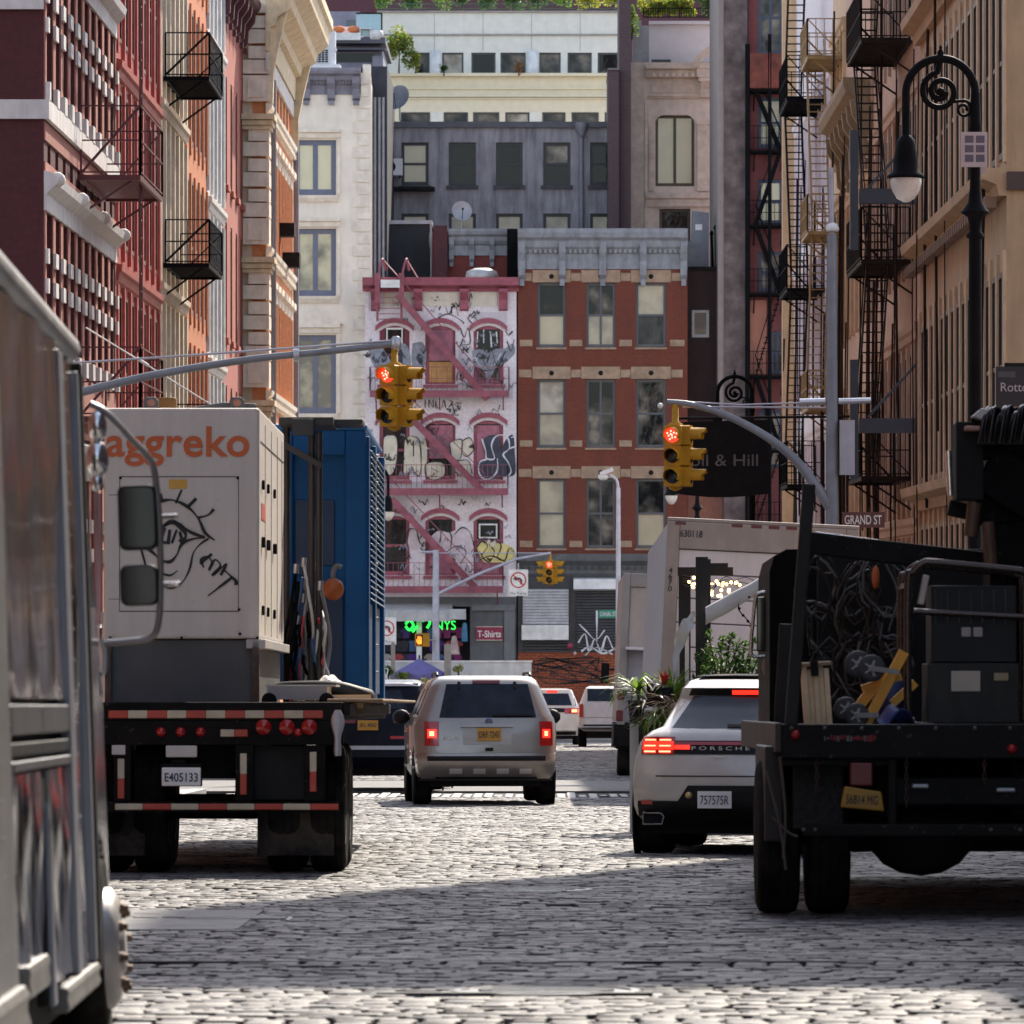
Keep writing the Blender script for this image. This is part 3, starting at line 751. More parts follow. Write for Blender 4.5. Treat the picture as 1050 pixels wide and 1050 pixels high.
blobs(P.r, pc, [[(377,357),(388,354),(396,362),(401,372),(396,378),(386,378),(380,368)],[(402,356),(414,352),(420,360),(421,374),(414,381),(404,376)],[(423,352),(433,351),(437,360),(436,374),(428,383),(422,372)]], SPG)
blobs(P.r, lambda a,b,y: P.p(a,b,-.012), [[(391,362),(394,360),(397,368),(392,372)],[(410,358),(413,362),(412,378),(408,376)],[(429,362),(434,366),(432,374),(427,368)]], SPN)
blobs(P.r, pc, [[(484,360),(492,358),(500,362),(508,358),(518,357),(526,352),(528,362),(518,372),(508,378),(500,392),(496,380),(486,374)]], SPG)
strokes(P.r, lambda a,b,y: P.p(a,b,-.016), [[(486,372),(492,362),(498,374),(504,360),(510,376),(518,360)],[(488,378),(500,380),(514,376)],[(472,336),(476,346),(480,336),(482,352),(474,354),(480,362)],[(520,350),(524,360),(527,348)],[(439,306),(440,314),(444,305),(447,315)],[(450,318),(455,310),(460,322),(466,312),(470,324)],[(449,326),(460,322),(472,328),(476,332)],[(455,300),(462,306),(463,322)],[(436,410),(436,418)],[(440,418),(440,410),(444,418),(444,410)],[(447,411),(447,418),(450,418)],[(453,418),(455,410),(457,418)],[(460,411),(464,412),(460,418)]], SPB, .9, P.k)
strokes(P.r, lambda a,b,y: P.p(a,b,-.020), [[(487,366),(494,376),(506,374),(514,362)],[(490,340),(489,356)],[(496,338),(496,352)],[(503,340),(504,356)],[(509,340),(510,352)]], SPW, 1.0, P.k)
# cream bubble letters, second floor
blobs(P.r, pc, [[(393,450),(400,446),(407,450),(407,472),(402,486),(394,484)],[(415,450),(422,447),(430,452),(432,470),(430,488),(422,482),(414,488)],[(430,452),(436,450),(438,470),(433,486)],[(436,476),(446,474),(455,476),(455,488),(446,492),(438,488)],[(461,454),(468,451),(474,452),(472,470),(464,470)],[(474,452),(482,450),(485,460),(479,468),(473,464)],[(466,474),(480,472),(484,486),(470,490)]], SPC)
strokes(P.r, lambda a,b,y: P.p(a,b,-.015), [[(393,450),(400,446),(407,450),(407,472),(402,486),(394,484),(393,466),(393,450)],[(415,450),(422,447),(430,452),(432,470),(430,488),(422,482),(414,488),(414,466),(415,450)],[(424,452),(424,468)],[(436,476),(446,473),(455,476),(456,487),(446,492),(437,488),(436,476)],[(442,480),(450,484)],[(461,454),(468,451),(474,452),(472,470),(464,470),(461,454)],[(474,452),(482,449),(486,460),(479,468),(473,464)],[(466,474),(480,472),(484,486)],[(396,470),(402,472),(406,466)],[(442,440),(446,446),(450,438)]], SPB, .9, P.k)
blobs(P.r, pc, [[(490,484),(490,474),(498,470),(496,452),(504,446),(512,450),(514,462),(518,452),(526,446),(528,466),(528,486),(516,489),(506,491),(497,492)]], SPN, -.02)
strokes(P.r, lambda a,b,y: P.p(a,b,-.026), [[(494,450),(498,462),(499,470),(507,470),(504,458),(507,449),(514,446),(521,450),(522,460),(516,466),(521,474),(524,484),(518,490)],[(524,449),(528,447)],[(499,471),(492,474),(491,484),(496,491),(504,490),(510,482),(510,470)],[(522,460),(528,458)],[(519,440),(523,437),(526,441),(521,444)]], SPW, 1.3, P.k)
strokes(P.r, lambda a,b,y: P.p(a,b,-.016), [[(418,556),(417,548),(421,542),(427,544),(429,552),(431,558)],[(440,548),(446,542),(452,546),(451,556)],[(452,546),(458,543),(463,550),(462,562)],[(466,548),(474,541),(482,546),(486,560)],[(458,566),(468,560),(478,566),(472,578)]], SPB, 1.0, P.k)
blobs(P.r, pc, [[(418,556),(421,543),(428,545),(434,552),(430,562),(422,564)],[(442,550),(450,544),(460,546),(470,543),(480,545),(486,560),(478,576),(464,572),(448,562)]], mat('spray_pinkwhite', (.60,.50,.52), .6, var=.2))
blobs(P.r, pc, [[(489,562),(494,556),(502,555),(510,557),(518,558),(526,562),(528,570),(520,576),(508,577),(496,576)]], SPY, -.018)
strokes(P.r, lambda a,b,y: P.p(a,b,-.024), [[(489,562),(494,555),(500,560),(494,570),(502,576),(507,566),(502,558),(508,554),(514,560),(510,572),(518,574),(522,562),(527,566)],[(492,574),(504,570),(518,576)],[(488,556),(496,552),(506,554)]], SPB, 1.1, P.k)
# quick tags all over the wall, paint-outs under them and drips
rt = random.Random(77)
for (xa, xb, ya, yb) in ((432,470,398,410),(486,520,320,332),(470,486,356,380),(378,388,300,318),(500,526,398,409),(380,436,494,502)):
    mb = MB(); mb._add([P.p(xa,yb,-.003), P.p(xb,yb,-.003), P.p(xb,ya,-.003), P.p(xa,ya,-.003)], [(0,1,2,3)]); mb.build('paint_patch', mat('patch_dull_white', (.52,.48,.50), .8, var=.1), P.r, recalc=False)
zones = [(408,500,303,330,16),(376,436,350,398,20),(468,486,350,398,12),(486,527,340,398,22),(378,434,440,492,16),(434,486,440,492,18),(396,436,545,596,16),(440,486,545,596,14),(486,526,540,596,12),(404,520,408,428,14),(404,520,508,526,8)]
for (xa, xb, ya, yb, n) in zones:
    for i in range(n):
        cx, cy, s_ = rt.uniform(xa,xb), rt.uniform(ya,yb), rt.uniform(2.2,5.0); k_ = rt.randint(4,8)
        pts = [(cx+s_*(j/k_-.5)*2.4, cy+s_*rt.uniform(-1,1)) for j in range(k_)]
        strokes(P.r, pc, [pts], SPB if rt.random() < .6 else (SPG if rt.random() < .9 else SPW), rt.uniform(.45,1.15), P.k, 'graffiti', -.03-.001*i, 3)
strokes(P.r, pc, [[(x_, 380+3*rt.random()), (x_+.2, 386+10*rt.random())] for x_ in (381,393,405,418,430,492,500,510)] + [[(x_, 488), (x_, 494+6*rt.random())] for x_ in (398,405,420,428,446,497,507,520)], SPG, .5, P.k, 'graffiti', -.028)
# ground floor shop of the graffiti house
SHOPG = mat('shop_grey_paint', (.10,.105,.115), .6, var=.15, dirt=.3)
mb = MB(); P.box(mb, 374.5, 529.5, 612, 622, 0, .3); P.box(mb, 482, 529.5, 622, 768, 0, .3); P.box(mb, 374.5, 384, 622, 768, 0, .3); mb.build('shopfront_wall', SHOPG, P.r)
mb = MB(); P.box(mb, 517, 528, 626, 700, -.12, -.001); P.box(mb, 484, 528, 620, 626, -.16, -.001); mb.each('shopfront_pilaster', mat('shop_grey_trim', (.14,.145,.155), .6, var=.15), P.r)
mb = MB(); P.box(mb, 384, 482, 622, 768, 2.5, 2.6); mb.build('shop_back_wall', mat('shop_interior', (.03,.025,.035), .8), P.r)
mb = MB(); mb.prism([(0,P.z(637)),(-1.0,P.z(637)),(-1.05,P.z(626)),(0,P.z(619.5))], 'x', P.x(382), P.x(464)); mb.box(P.x(461), P.x(478), -1.15, -.3, P.z(635), P.z(624.5)); mb.build('awning', mat('awning_grey_white', (.50,.50,.50), .6, var=.1, dirt=.3), P.r)
mb = MB(); P.box(mb, 427, 432.5, 634, 766, -.05, .12); mb.build('shop_column', WHITE, P.r)
NEON = mat('green_neon', (.02,.3,.05), .4, var=0, emit=(.02,1,.08), estr=.8)
ne = MB()
for pts in ([(416,640),(420,636),(424,641),(420,646),(416,642)],[(433,637),(437,634),(441,638),(438,644)],[(423,648),(428,642)]): ne.tube(smoothpts([P.p(a,b,-.2) for a,b in pts],4), .055, 6)
ne.each('neon_shape', NEON, P.r)
text('NYS', 'neon_sign', NEON, P.r, (P.x(457), -.22, P.z(641)), w=.8, h=.36, bold=.0)
mb = MB(); mb.box(P.x(488), P.x(515.5), -.08, -.03, P.z(656), P.z(643)); ts = mb.build('shop_sign', mat('sign_crimson', (.26,.015,.06), .5, var=.1), P.r)
mb = MB(); 
for a in ((488,515.5,643,642.3),(488,515.5,656.7,656)): P.box(mb, a[0], a[1], a[3], a[2], -.1, -.03)
mb.build('sign_rim', SPC, ts)
text('T-Shirts', 'lettering', WHITE, ts, (P.x(501.7), -.085, P.z(650)), w=.93, h=.27, bold=.02)
gcol = [(.06,.02,.16),(.20,.02,.12),(.02,.03,.14),(.30,.26,.24),(.02,.02,.03),(.28,.04,.05),(.05,.09,.22)]
for i in range(30):
    px = 388+ (i % 10)*9.0+rr.uniform(-2,2); py = 644+(i//10)*13.5; c = rr.choice(gcol)
    if 425 < px < 434: continue
    mb = MB(); ww, hh = .26, .42; zc = P.z(py)
    mb.prism([(-ww*.5,0),(ww*.5,0),(ww*.5,hh*.6),(ww*.85,hh*.45),(ww*.95,hh*.7),(ww*.4,hh),(-ww*.4,hh),(-ww*.95,hh*.7),(-ww*.85,hh*.45),(-ww*.5,hh*.6)], 'y', -.03, .03)
    nm = ['violet','plum','navy','pale','black','red','blue'][gcol.index(c)]
    o = mb.build('t_shirt', mat('cloth_'+nm, c, .85, var=.3), loc=(P.r.location.x+P.x(px), YT+.22+.02*(i%3), G(YT)+zc-.4))
    tag(o, 'small dark or coloured t-shirt hanging in rows in the souvenir shop doorway', 't-shirt', 't-shirts hung in the souvenir shop doorway')
mb = MB(); mb.lathe([(.03,.75),(.10,.70),(.14,.45),(.20,.1),(.24,0),(.0,.02)], n=10); tag(mb.build('hanging_dress', mat('cloth_blush', (.50,.36,.34), .85, var=.3), loc=(P.r.location.x+P.x(466), YT-.35, G(YT)+P.z(671))), 'pale pink dress hanging outside the souvenir shop', 'dress')
mb = MB(); mb.lathe([(.03,.8),(.09,.74),(.11,.4),(.13,.05),(.0,.05)], n=10); tag(mb.build('hanging_scarf', mat('cloth_skyblue', (.08,.25,.42), .85, var=.3), loc=(P.r.location.x+P.x(476.5), YT-.4, G(YT)+P.z(659))), 'sky blue scarf hanging at the corner of the souvenir shop', 'scarf')
for k, (px, py, r_) in enumerate(((498,688,.30),(514,686,.34))):
    mb = MB()
    for rad in (r_, r_*.62): mb.tube([(rad*math.cos(a), -.02, rad*math.sin(a)) for a in [2*math.pi*i/20 for i in range(20)]], .022, 5, True)
    for i in range(8): a = math.pi*i/8; mb.beam((-r_*math.cos(a),0,-r_*math.sin(a)),(r_*math.cos(a),0,r_*math.sin(a)),.02)
    mb.lathe([(.06,-.06),(.08,.02)], axis='y', n=10)
    o = mb.build('hubcap_disc', mat('dull_aluminium', (.30,.31,.32), .4, .7, var=.2), loc=(P.r.location.x+P.x(px), YT-.25, G(YT)+P.z(py)))
    tag(o, ['smaller left one of two round metal wheels leaning outside the T-shirt shop','larger right one of two round metal wheels leaning outside the T-shirt shop'][k], 'wheel')

# --- cream white corner building at left
A = Front('cream_building', 'cream stone building with blue grey paired windows and a purple grey bracketed cornice', 284, 380.5, 226.5)
MCS = mat('cream_stone', (.82,.73,.62), .8, var=.1, vscale=1.2, dirt=.2, dcol=(.34,.29,.26), bump=.1)
ops = [A.rect(302,344.5,t,b) for t, b in ((143.5,200),(234.5,303.5),(343.5,424),(470,560))]
wall('wall', A.W, 0, A.z(78), ops, .35, MCS, A.r); body(A.W, 14, A.z(78), MCS, A.r, .35)
for o in ops: window(A.r, *o, FRB, GLY, .16, 'single', .20, 1)
mb = MB()
for t, b in ((143.5,200),(234.5,303.5),(343.5,424),(470,560)):
    hood(mb, A.x(298), A.x(349), A.z(t-2), A.z(t-11)-A.z(t-2), .3); profile_x(mb, A.x(347)-A.x(299), [(0,A.z(b+7)),(.1,A.z(b+7)),(.2,A.z(b+3)),(.22,A.z(b+.5)),(0,A.z(b+.5))], A.x(299))
    mb.box(A.x(297.5), A.x(301), -.09, 0, A.z(b), A.z(t-1.5)); mb.box(A.x(345.5), A.x(349), -.09, 0, A.z(b), A.z(t-1.5))
t = 343.5; mb.prism([(A.x(297),A.z(t-11)),(A.x(352),A.z(t-11)),(A.x(324),A.z(t-25))], 'y', -.22, 0)
mb.build('window_surround', mat('cream_stone_trim', (.80,.70,.58), .8, var=.12, dirt=.3, dcol=(.34,.27,.22)), A.r)
mb = MB(); zq = A.z(440); k = 0
while zq < A.z(84):
    wq = 12 if k % 2 else 17; mb.box(A.x(379-wq), A.x(379.8), -.06, 0, zq+.03, zq+.46); zq += .49; k += 1
mb.build('quoin', mat('cream_quoin', (.76,.67,.56), .8, var=.15, dirt=.3, dcol=(.3,.26,.22)), A.r)
PCOR = mat('purple_grey_cornice', (.21,.20,.25), .6, var=.2, dirt=.3)
mb = MB()
cornice(A.r, A.x(370)-A.x(284), A.z(97), A.z(71)-A.z(97), .7, PCOR, brackets=4, dentils=26, bw=.3)
mb = MB(); mb.box(A.x(372), A.x(380), -.04, .34, A.z(78)+.01, A.z(66)); mb.build('parapet_pier', MCS, A.r)
# --- narrow dark gap building beside it
K0 = Front('dark_party_wall', 'narrow blue black party wall with pale downpipes between the cream and the grey building', 380.6, 397, 229)
mb = MB(); K0.box(mb, 380.6, 397, 68, 770, 0, 12); mb.build('wall', mat('blue_black_stucco', (.03,.032,.045), .8, var=.25, dirt=.3), K0.r)
mb = MB()
for px in (384.5, 389, 393): mb.tube([K0.p(px,100,-.1), K0.p(px,300,-.1)], .07, 6)
mb.each('downpipe', mat('pipe_grey', (.30,.30,.32), .5, .3), K0.r)
# --- roof terrace house behind the cream building
T_ = Front('penthouse', 'small roof penthouse with grey cladding, a canopy and glass railing above the cream building', 300, 396, 238)
mb = MB(); T_.box(mb, 300, 392, 47, 70, 0, 8); T_.box(mb, 318, 366, 3, 44, 3.5, 8); T_.box(mb, 382, 393, 58, 300, -.4, 8); mb.build('wall', mat('lilac_grey_stucco', (.25,.24,.30), .7, var=.12, dirt=.2), T_.r)
mb = MB(); T_.box(mb, 343, 396, 41, 47, -1.2, 8.2); T_.box(mb, 343, 396, 51, 53, -.9, -.01); T_.box(mb, 300, 340, 66, 70, -.9, -.01); mb.each('roof_slab', mat('slab_dark', (.09,.09,.12), .6, var=.1), T_.r)
mb = MB(); T_.box(mb, 353, 364, 12, 40, 3.42, 3.49); mb.build('door', mat('door_glass', (.06,.08,.10), .1, var=.1), T_.r)
mb = MB(); T_.box(mb, 344, 384, 55, 64, -.03, -.005); T_.box(mb, 318, 330, 58, 66, -.03, -.005); mb.each('window', GLD, T_.r)
mb = MB(); T_.box(mb, 366, 392, 17, 40, -1.05, -1.03); mb.build('glass_railing', mat('railing_glass', (.30,.45,.50), .08, var=.05, spec=.6), T_.r)
mb = MB(); T_.box(mb, 391.5, 393, 16, 41, -1.07, -1.0); T_.box(mb, 366, 392, 15.5, 17, -1.07, -1.01); mb.build('railing_post', DRK, T_.r)
# air conditioners on the roof of the cream building
for px, py, lab in ((329.5,58,'lower of two white rooftop air conditioners on the cream building'),(329.5,40.5,'upper of two white rooftop air conditioners on the cream building')):
    Yc = 231; k = Yc/F; r_ = thing('air_conditioner', lab, 'air conditioner', (U(px,Yc), Yc, V(py+8.3,Yc)))
    w2, h2 = 19*k/2, 17.2*k
    mb = MB(); mb.box(-w2, w2*1.5, 0, .8, 0, h2); mb.box(-w2*1.05, w2*1.6, -.02, .8, -.08, -.005) ; mb.build('casing', mat('ac_white', (.62,.61,.64), .5, var=.06), r_)
    mb = MB(); mb.box(-w2*.75, w2*.75, -.03, -.003, h2*.12, h2*.9); gr = mb.build('grille', DRK, r_)
    mb = MB()
    for i in range(5): mb.box(-w2*.75+i*w2*.375-.012, -w2*.75+i*w2*.375+.012, -.045, -.031, h2*.12, h2*.9)
    for i in range(7): mb.box(-w2*.75, w2*.75, -.058, -.046, h2*(.12+.13*i)-.008, h2*(.12+.13*i)+.008)
    mb.build('fan_guard', mat('ac_white', (.62,.61,.64), .5), gr)
mb = MB(); Yc = 231; mb.box(U(308,Yc), U(349,Yc), Yc-.3, Yc+1.2, V(73,Yc), V(66.6,Yc)); tag(mb.build('equipment_plinth', mat('plinth_white', (.75,.74,.74), .6, var=.05)), 'bright white plinth under the rooftop air conditioners', 'plinth')
def bistro(px, py, Y, m, label, cat='chair'):
    r_ = thing('terrace_chair', label, cat, (U(px,Y), Y, V(py,Y)))
    mb = MB(); mb.box(-.25,.25,-.25,.25,.42,.47); mb.build('seat', m, r_); mb = MB(); mb.box(-.25,.25,.2,.25,.475,.95); mb.build('backrest', m, r_)
    for sx in (-1,1):
        for sy in (-1,1): mb = MB(); mb.box(sx*.22-.02, sx*.22+.02, sy*.22-.02, sy*.22+.02, 0, .418); mb.build('leg', m, r_)
ta = thing('terrace_sofa', 'white terrace sofa with orange cushions on the penthouse terrace', 'sofa', (U(355,236.6), 236.6, V(41,236.6)))
mb = MB(); mb.box(-.6,.6,0,.6,0,.3); mb.box(-.6,.6,.5,.65,.31,.6); mb.build('seat', WHITE, ta); mb = MB()
for q in (-.3,.3): mb.ball((q,.1,.45),.26,10,(1,.6,.6))
mb.build('cushion', mat('cushion_orange', (.65,.20,.07), .8, var=.15), ta)
bistro(375, 40.6, 236.9, WHITE, 'white chair on the penthouse terrace between the sofa and the round white pot'); 
mb = MB(); mb.lathe([(.0,0),(.2,0),(.32,.2),(.28,.38),(.2,.4),(.0,.36)], n=14); tag(mb.build('round_pot', WHITE, loc=(U(385.5,236.9),236.9,V(40.9,236.9))), 'round white pot at the right end of the penthouse terrace', 'pot')

# --- grey stucco building behind
Cg = Front('grey_building', 'weathered grey stucco building with five dark framed sash windows behind the pink house', 392.5, 628, 239)
MGS = mat('grey_stucco', (.32,.31,.335), .85, var=.2, vscale=1.0, dirt=.75, dcol=(.045,.042,.05))
ops = [Cg.rect(a,b,146,190) for a,b in ((411.5,439.5),(460,488),(508.5,536),(557,585),(605,627))] + [Cg.rect(a,b,219,262) for a,b in ((411.5,439.5),(460,488),(508.5,536),(557,585),(605,627))]
wall('wall', Cg.W, 0, Cg.z(127), ops, .3, MGS, Cg.r); body(Cg.W, 10, Cg.z(127), MGS, Cg.r)
for i, o in enumerate(ops): window(Cg.r, *o, FRD, GLB if i in (0,5,6,7,8,9) else GL, .1, 'sash', .13, 0, GL if i == 3 else None)
mb = MB(); Cg.box(mb, 391, 628, 125, 131, -.18, .35); mb.build('parapet', mat('parapet_dark', (.10,.10,.115), .7, var=.2), Cg.r)
mb = MB(); mb.tube([Cg.p(596,136,-.12), Cg.p(596,270,-.12)], .10, 8); mb.lathe([(.10,0),(.25,.35),(.28,.55)], Cg.p(596,140,-.3), 'z', 10); mb.build('downpipe', mat('pipe_lilac', (.22,.22,.26), .6), Cg.r)
mb = MB()
for o in ops[:5]: mb.box(o[0]-.1, o[1]+.1, -.12, 0, o[2]-.16, o[2]-.005)
mb.each('sill', mat('sill_dark', (.07,.068,.075), .8, var=.3), Cg.r)
mb = MB(); Cg.box(mb, 392.5, 446, 193, 196.5, -1.0, -.01); mb.build('ledge', DRK, Cg.r)
r_ = thing('wall_air_conditioner', 'small white air conditioner on the grey stucco wall left of its first window', 'air conditioner', (U(402.5,238.2), 238.3, V(180,238.2)))
mb = MB(); mb.box(-.42,.42,-.3,.3,0,.7); mb.build('casing', mat('ac_white', (.62,.61,.64), .5), r_); mb = MB(); mb.lathe([(.0,-.33),(.22,-.33),(.24,-.301)], (-.1,0,.36), 'y', 14); mb.build('fan_grille', DRK, r_); mb = MB(); mb.beam((-.3,.0,-.04),(-.3,.69,-.04),.05); mb.beam((.3,0,-.04),(.3,.69,-.04),.05); mb.build('bracket', DRK, r_)
def dish(px, py, Y, rad, label, tilt=50, yaw=20, post=.7):
    r_ = thing('satellite_dish', label, 'satellite dish', (U(px,Y), Y, V(py,Y)), (0,0,R(yaw)))
    mb = MB(); Mx = Euler((R(tilt),0,0)).to_matrix()
    prof = [(rad*t, rad*.35*t*t) for t in (0,.25,.5,.75,1)]
    for sgn in (0,.02):
        vs = []; n = 20
        for (r1,h) in prof:
            for j in range(n): a = 2*math.pi*j/n; vs.append(Mx @ Vector((r1*math.cos(a), r1*math.sin(a), h+sgn)) + Vector((0,0,post)))
        mb._add(vs, [(i*n+j, i*n+(j+1)%n, (i+1)*n+(j+1)%n, (i+1)*n+j) for i in range(4) for j in range(n)], 0, True)
    mb.build('reflector', mat('dish_grey', (.36,.38,.42), .5, .1, var=.15), r_)
    mb = MB(); mb.tube([(0,0,0),(0,0,post)], .035, 6); mb.build('mast', STEEL, r_)
    mb = MB(); e = Mx @ Vector((0,0,rad*.95)) + Vector((0,0,post)); mb.tube([Mx @ Vector((0,-rad*.9,rad*.3)) + Vector((0,0,post)), e], .015, 5); mb.ball(e, .05, 8); mb.build('receiver', DRK, r_)
dish(410, 123.6, 238.6, .55, 'large grey satellite dish on the left end of the grey parapet', 70, -30, .9)
dish(473, 235, 232, .42, 'pale satellite dish on the roof in front of the second grey window', 75, 10, .7)
# --- cream terrace building further back
D_ = Front('terraced_building', 'cream clad building with stepped bands, ribbon windows and a planted roof terrace', 386, 646, 264)
MCW = mat('cream_cladding', (.76,.73,.65), .7, var=.06, dirt=.12, dcol=(.42,.38,.30)); MCY = mat('cream_yellow_cladding', (.76,.68,.50), .7, var=.06, dirt=.12, dcol=(.42,.36,.26))
ops = [D_.rect(a,b,52,75) for a,b in ((425,440),(453,475),(483,508),(513,539),(553,575),(582,607),(613,640))] + [D_.rect(a,b,115,129) for a,b in ((410,441),(455,480),(485,512),(518,543),(556,580),(586,614),(620,640))]
wall('wall', D_.W, D_.z(300), D_.z(78.5), ops[7:], .4, MCY, D_.r); 
wall('upper_wall', D_.W, D_.z(78), D_.z(9), ops[:7], .4, MCW, D_.r, y0=.9)
mb = MB(); mb.box(.05, D_.W-.05, 1.4, 14, D_.z(300), D_.z(10)); mb.box(.05, D_.W-.05, .45, 1.39, D_.z(300), D_.z(80)); mb.build('shell', MCW, D_.r)
for i, o in enumerate(ops): window(D_.r, *o, FRG, GL, (1.05 if i < 7 else .15), 'single', .08)
mb = MB()
for py, h, out in ((75.5,3,.35),(90,1.6,.14),(98,1.6,.2),(100.5,1.2,.12)): mb.box(0, D_.W, -out, -.001, D_.z(py+h), D_.z(py))
mb.build('moulding', MCY, D_.r)
mb = MB(); mb.box(0, D_.W, .8, .899, D_.z(34.6), D_.z(33)); mb.box(0, D_.W, .78, .899, D_.z(11), D_.z(9.2))
for i in range(5): mb.box(D_.x(445+i*50)-.012, D_.x(445+i*50)+.012, .893, .899, D_.z(50), D_.z(12))
mb.build('panel_joint', mat('joint_grey', (.32,.30,.27), .8), D_.r)
mb = MB()
for px in (446.5, 546): mb.lathe([(.26,0),(.26,.0)], D_.p(px,75,.5), n=4); mb.lathe([(.27,0),(.27,D_.z(51.5)-D_.z(75)),(.0,D_.z(51.5)-D_.z(75))], D_.p(px,75,.5), n=16)
mb.each('column', WHITE, D_.r, 2)
mb = MB()
for px in (448, 549): mb.box(D_.x(px-6), D_.x(px+6), -.06, -.001, D_.z(129), D_.z(115))
mb.each('pier', MCW, D_.r)
# planting up there
def shrub(name, label, px, py, Y, rad, sq, m, n, size, seed, group=None, cat='shrub'):
    r_ = thing(name, label, cat, (U(px,Y), Y, V(py,Y)), group=group)
    mb = MB(); leaves(mb, (0,0,rad*sq[2]*.9), rad, n, size, sq, 0, seed, mats=len(m) if isinstance(m, list) else 1); mb.build('foliage', m, r_, recalc=False)
    mb = MB(); mb.tube([(0,0,-.1),(.03,0,rad*sq[2]*.8)], [.05,.02], 6); mb.build('stem', BARK, r_)
    return r_
shrub('terrace_bush', 'tall yellow green bush at the left end of the cream terraced building', 409, 73, 262.6, .78, (.95,.7,1.5), [LEAF, LEAFY], 1500, .10, 2)
shrub('terrace_bush', 'small yellow green bush beside the tall bush on the cream terrace', 426, 73, 262.5, .42, (.8,.7,1.2), [LEAF, LEAFY], 300, .09, 3)
shrub('clipped_box', 'small dark clipped bush in front of the white column of the cream terrace', 455, 75.5, 263.2, .2, (1,1,1.1), LEAFD, 220, .06, 4)
shrub('clipped_box', 'rust brown clipped bush in front of the ribbon windows of the cream terrace', 532, 75.5, 263.2, .22, (1,1,1.3), mat('leaf_rust', (.22,.10,.03), .6, var=.3), 220, .06, 5)
for i in range(10):
    m = [LEAF, LEAFD, LEAF, LEAFD, LEAFD, LEAFD, LEAFD, LEAF, LEAFY, LEAFY][i]
    shrub('roof_hedge', 'dense green hedge plant standing along the roof edge of the cream terraced building', 396+i*26, 9.5, 265.6, .62, (1.0,.7,.95), m, 650, .09, 20+i, 'hedge plants along the roof edge of the cream building')
mb = MB(); railing(mb, [(U(388,265),265,V(9.2,265)), (U(646,265),265,V(9.2,265))], .25, .18, .012, (.1,1.)); tag(mb.build('roof_railing', mat('green_rail', (.02,.10,.06), .5)), 'low dark green railing in front of the roof hedge of the cream building', 'railing')
# --- brown brick piers
for a, b, t, lab, Y in ((623.5,634.6,72,'shorter left one of two narrow brown brick chimney stacks beside the grey building',235.5),(634.8,647,-90,'taller right one of two narrow brown brick chimney stacks beside the beige ornate building',236)):
    q = Front('chimney_stack', lab, a, b, Y, 'chimney'); mb = MB(); q.box(mb, a, b, t, 760, 0, 6); mb.build('stack', brick('brown_brick', (.115,.07,.075), (.09,.055,.06), (.17,.14,.15), dirt=.3), q.r)
    mb = MB(); q.box(mb, a-.5, b+.5, t-2, t-.1, -.1, 6.1); mb.build('cap', mat('cap_stone', (.2,.18,.18), .8), q.r)
# --- beige ornate building
O = Front('ornate_building', 'beige ornate stone building with rounded window heads, curved pediment and roof planting', 645.5, 748, 241)
MBE = mat('beige_stone', (.76,.63,.54), .8, var=.1, dirt=.25, dcol=(.30,.22,.18)); MBL = mat('lilac_panel', (.72,.66,.66), .75, var=.05)
ops = [O.rect(672,712,118,191), O.rect(730,748,120,191), O.rect(676,708,214,262)]
wall('wall', O.W, 0, O.z(64), ops, .4, MBE, O.r); body(O.W, 12, O.z(64), MBE, O.r, .4)
for i, o in enumerate(ops): window(O.r, *o, mat('frame_brown', (.10,.07,.05), .5), GLY if i == 0 else GLD, .2, 'single', .12, 1 if i == 0 else 0)
mb = MB(); hood(mb, O.x(662), O.x(748), O.z(212), O.z(198)-O.z(212), .3); hood(mb, O.x(662), O.x(748), O.z(80), O.z(66)-O.z(80), .6); hood(mb, O.x(664), O.x(748), O.z(101), O.z(98)-O.z(101), .18)
mb.box(O.x(646), O.x(660), -.25, 0, O.z(700), O.z(65)); mb.box(O.x(661), O.x(665), -.12, 0, O.z(700), O.z(102))
mb.box(O.x(715), O.x(727), -.16, 0, O.z(196), O.z(128)); mb.box(O.x(713.5), O.x(728.5), -.22, -.001, O.z(128), O.z(123)); mb.box(O.x(665.5), O.x(670.5), -.14, 0, O.z(196), O.z(128))
for a, b in ((668,688),(690,700),(702,714)): mb.box(O.x(a), O.x(b), -.05, 0, O.z(95), O.z(87))
pts_o = []; pts_i = []
for k in range(13):
    a = R(180-90*k/12); pts_o.append((O.x(748)+(O.x(748)-O.x(710))*math.cos(a), O.z(70)+(O.z(45)-O.z(70))*math.sin(a))); pts_i.append((O.x(748)+(O.x(748)-O.x(716))*math.cos(a), O.z(70)+(O.z(52)-O.z(70))*math.sin(a)))
for k in range(12): mb.prism([pts_o[k],pts_o[k+1],pts_i[k+1],pts_i[k]], 'y', -.7, -.1)
mb.box(O.x(714), O.x(731), -.55, -.01, O.z(80), O.z(71)); mb.box(O.x(716), O.x(729), -.5, -.01, O.z(84), O.z(80.2)); mb.prism([(0,O.z(101)),(-.2,O.z(100)),(-.25,O.z(92)),(-.5,O.z(84.2)),(0,O.z(84.2))], 'x', O.x(718), O.x(727))
mb.build('stone_ornament', mat('beige_ornament', (.74,.60,.50), .8, var=.15, dirt=.35, dcol=(.26,.18,.14), streak=False), O.r)
mb = MB()
for k in range(7): mb.box(O.x(669+k*6.6), O.x(672.5+k*6.6), -.48, -.01, O.z(79.5), O.z(76))
mb.build('dentils', MBE, O.r)
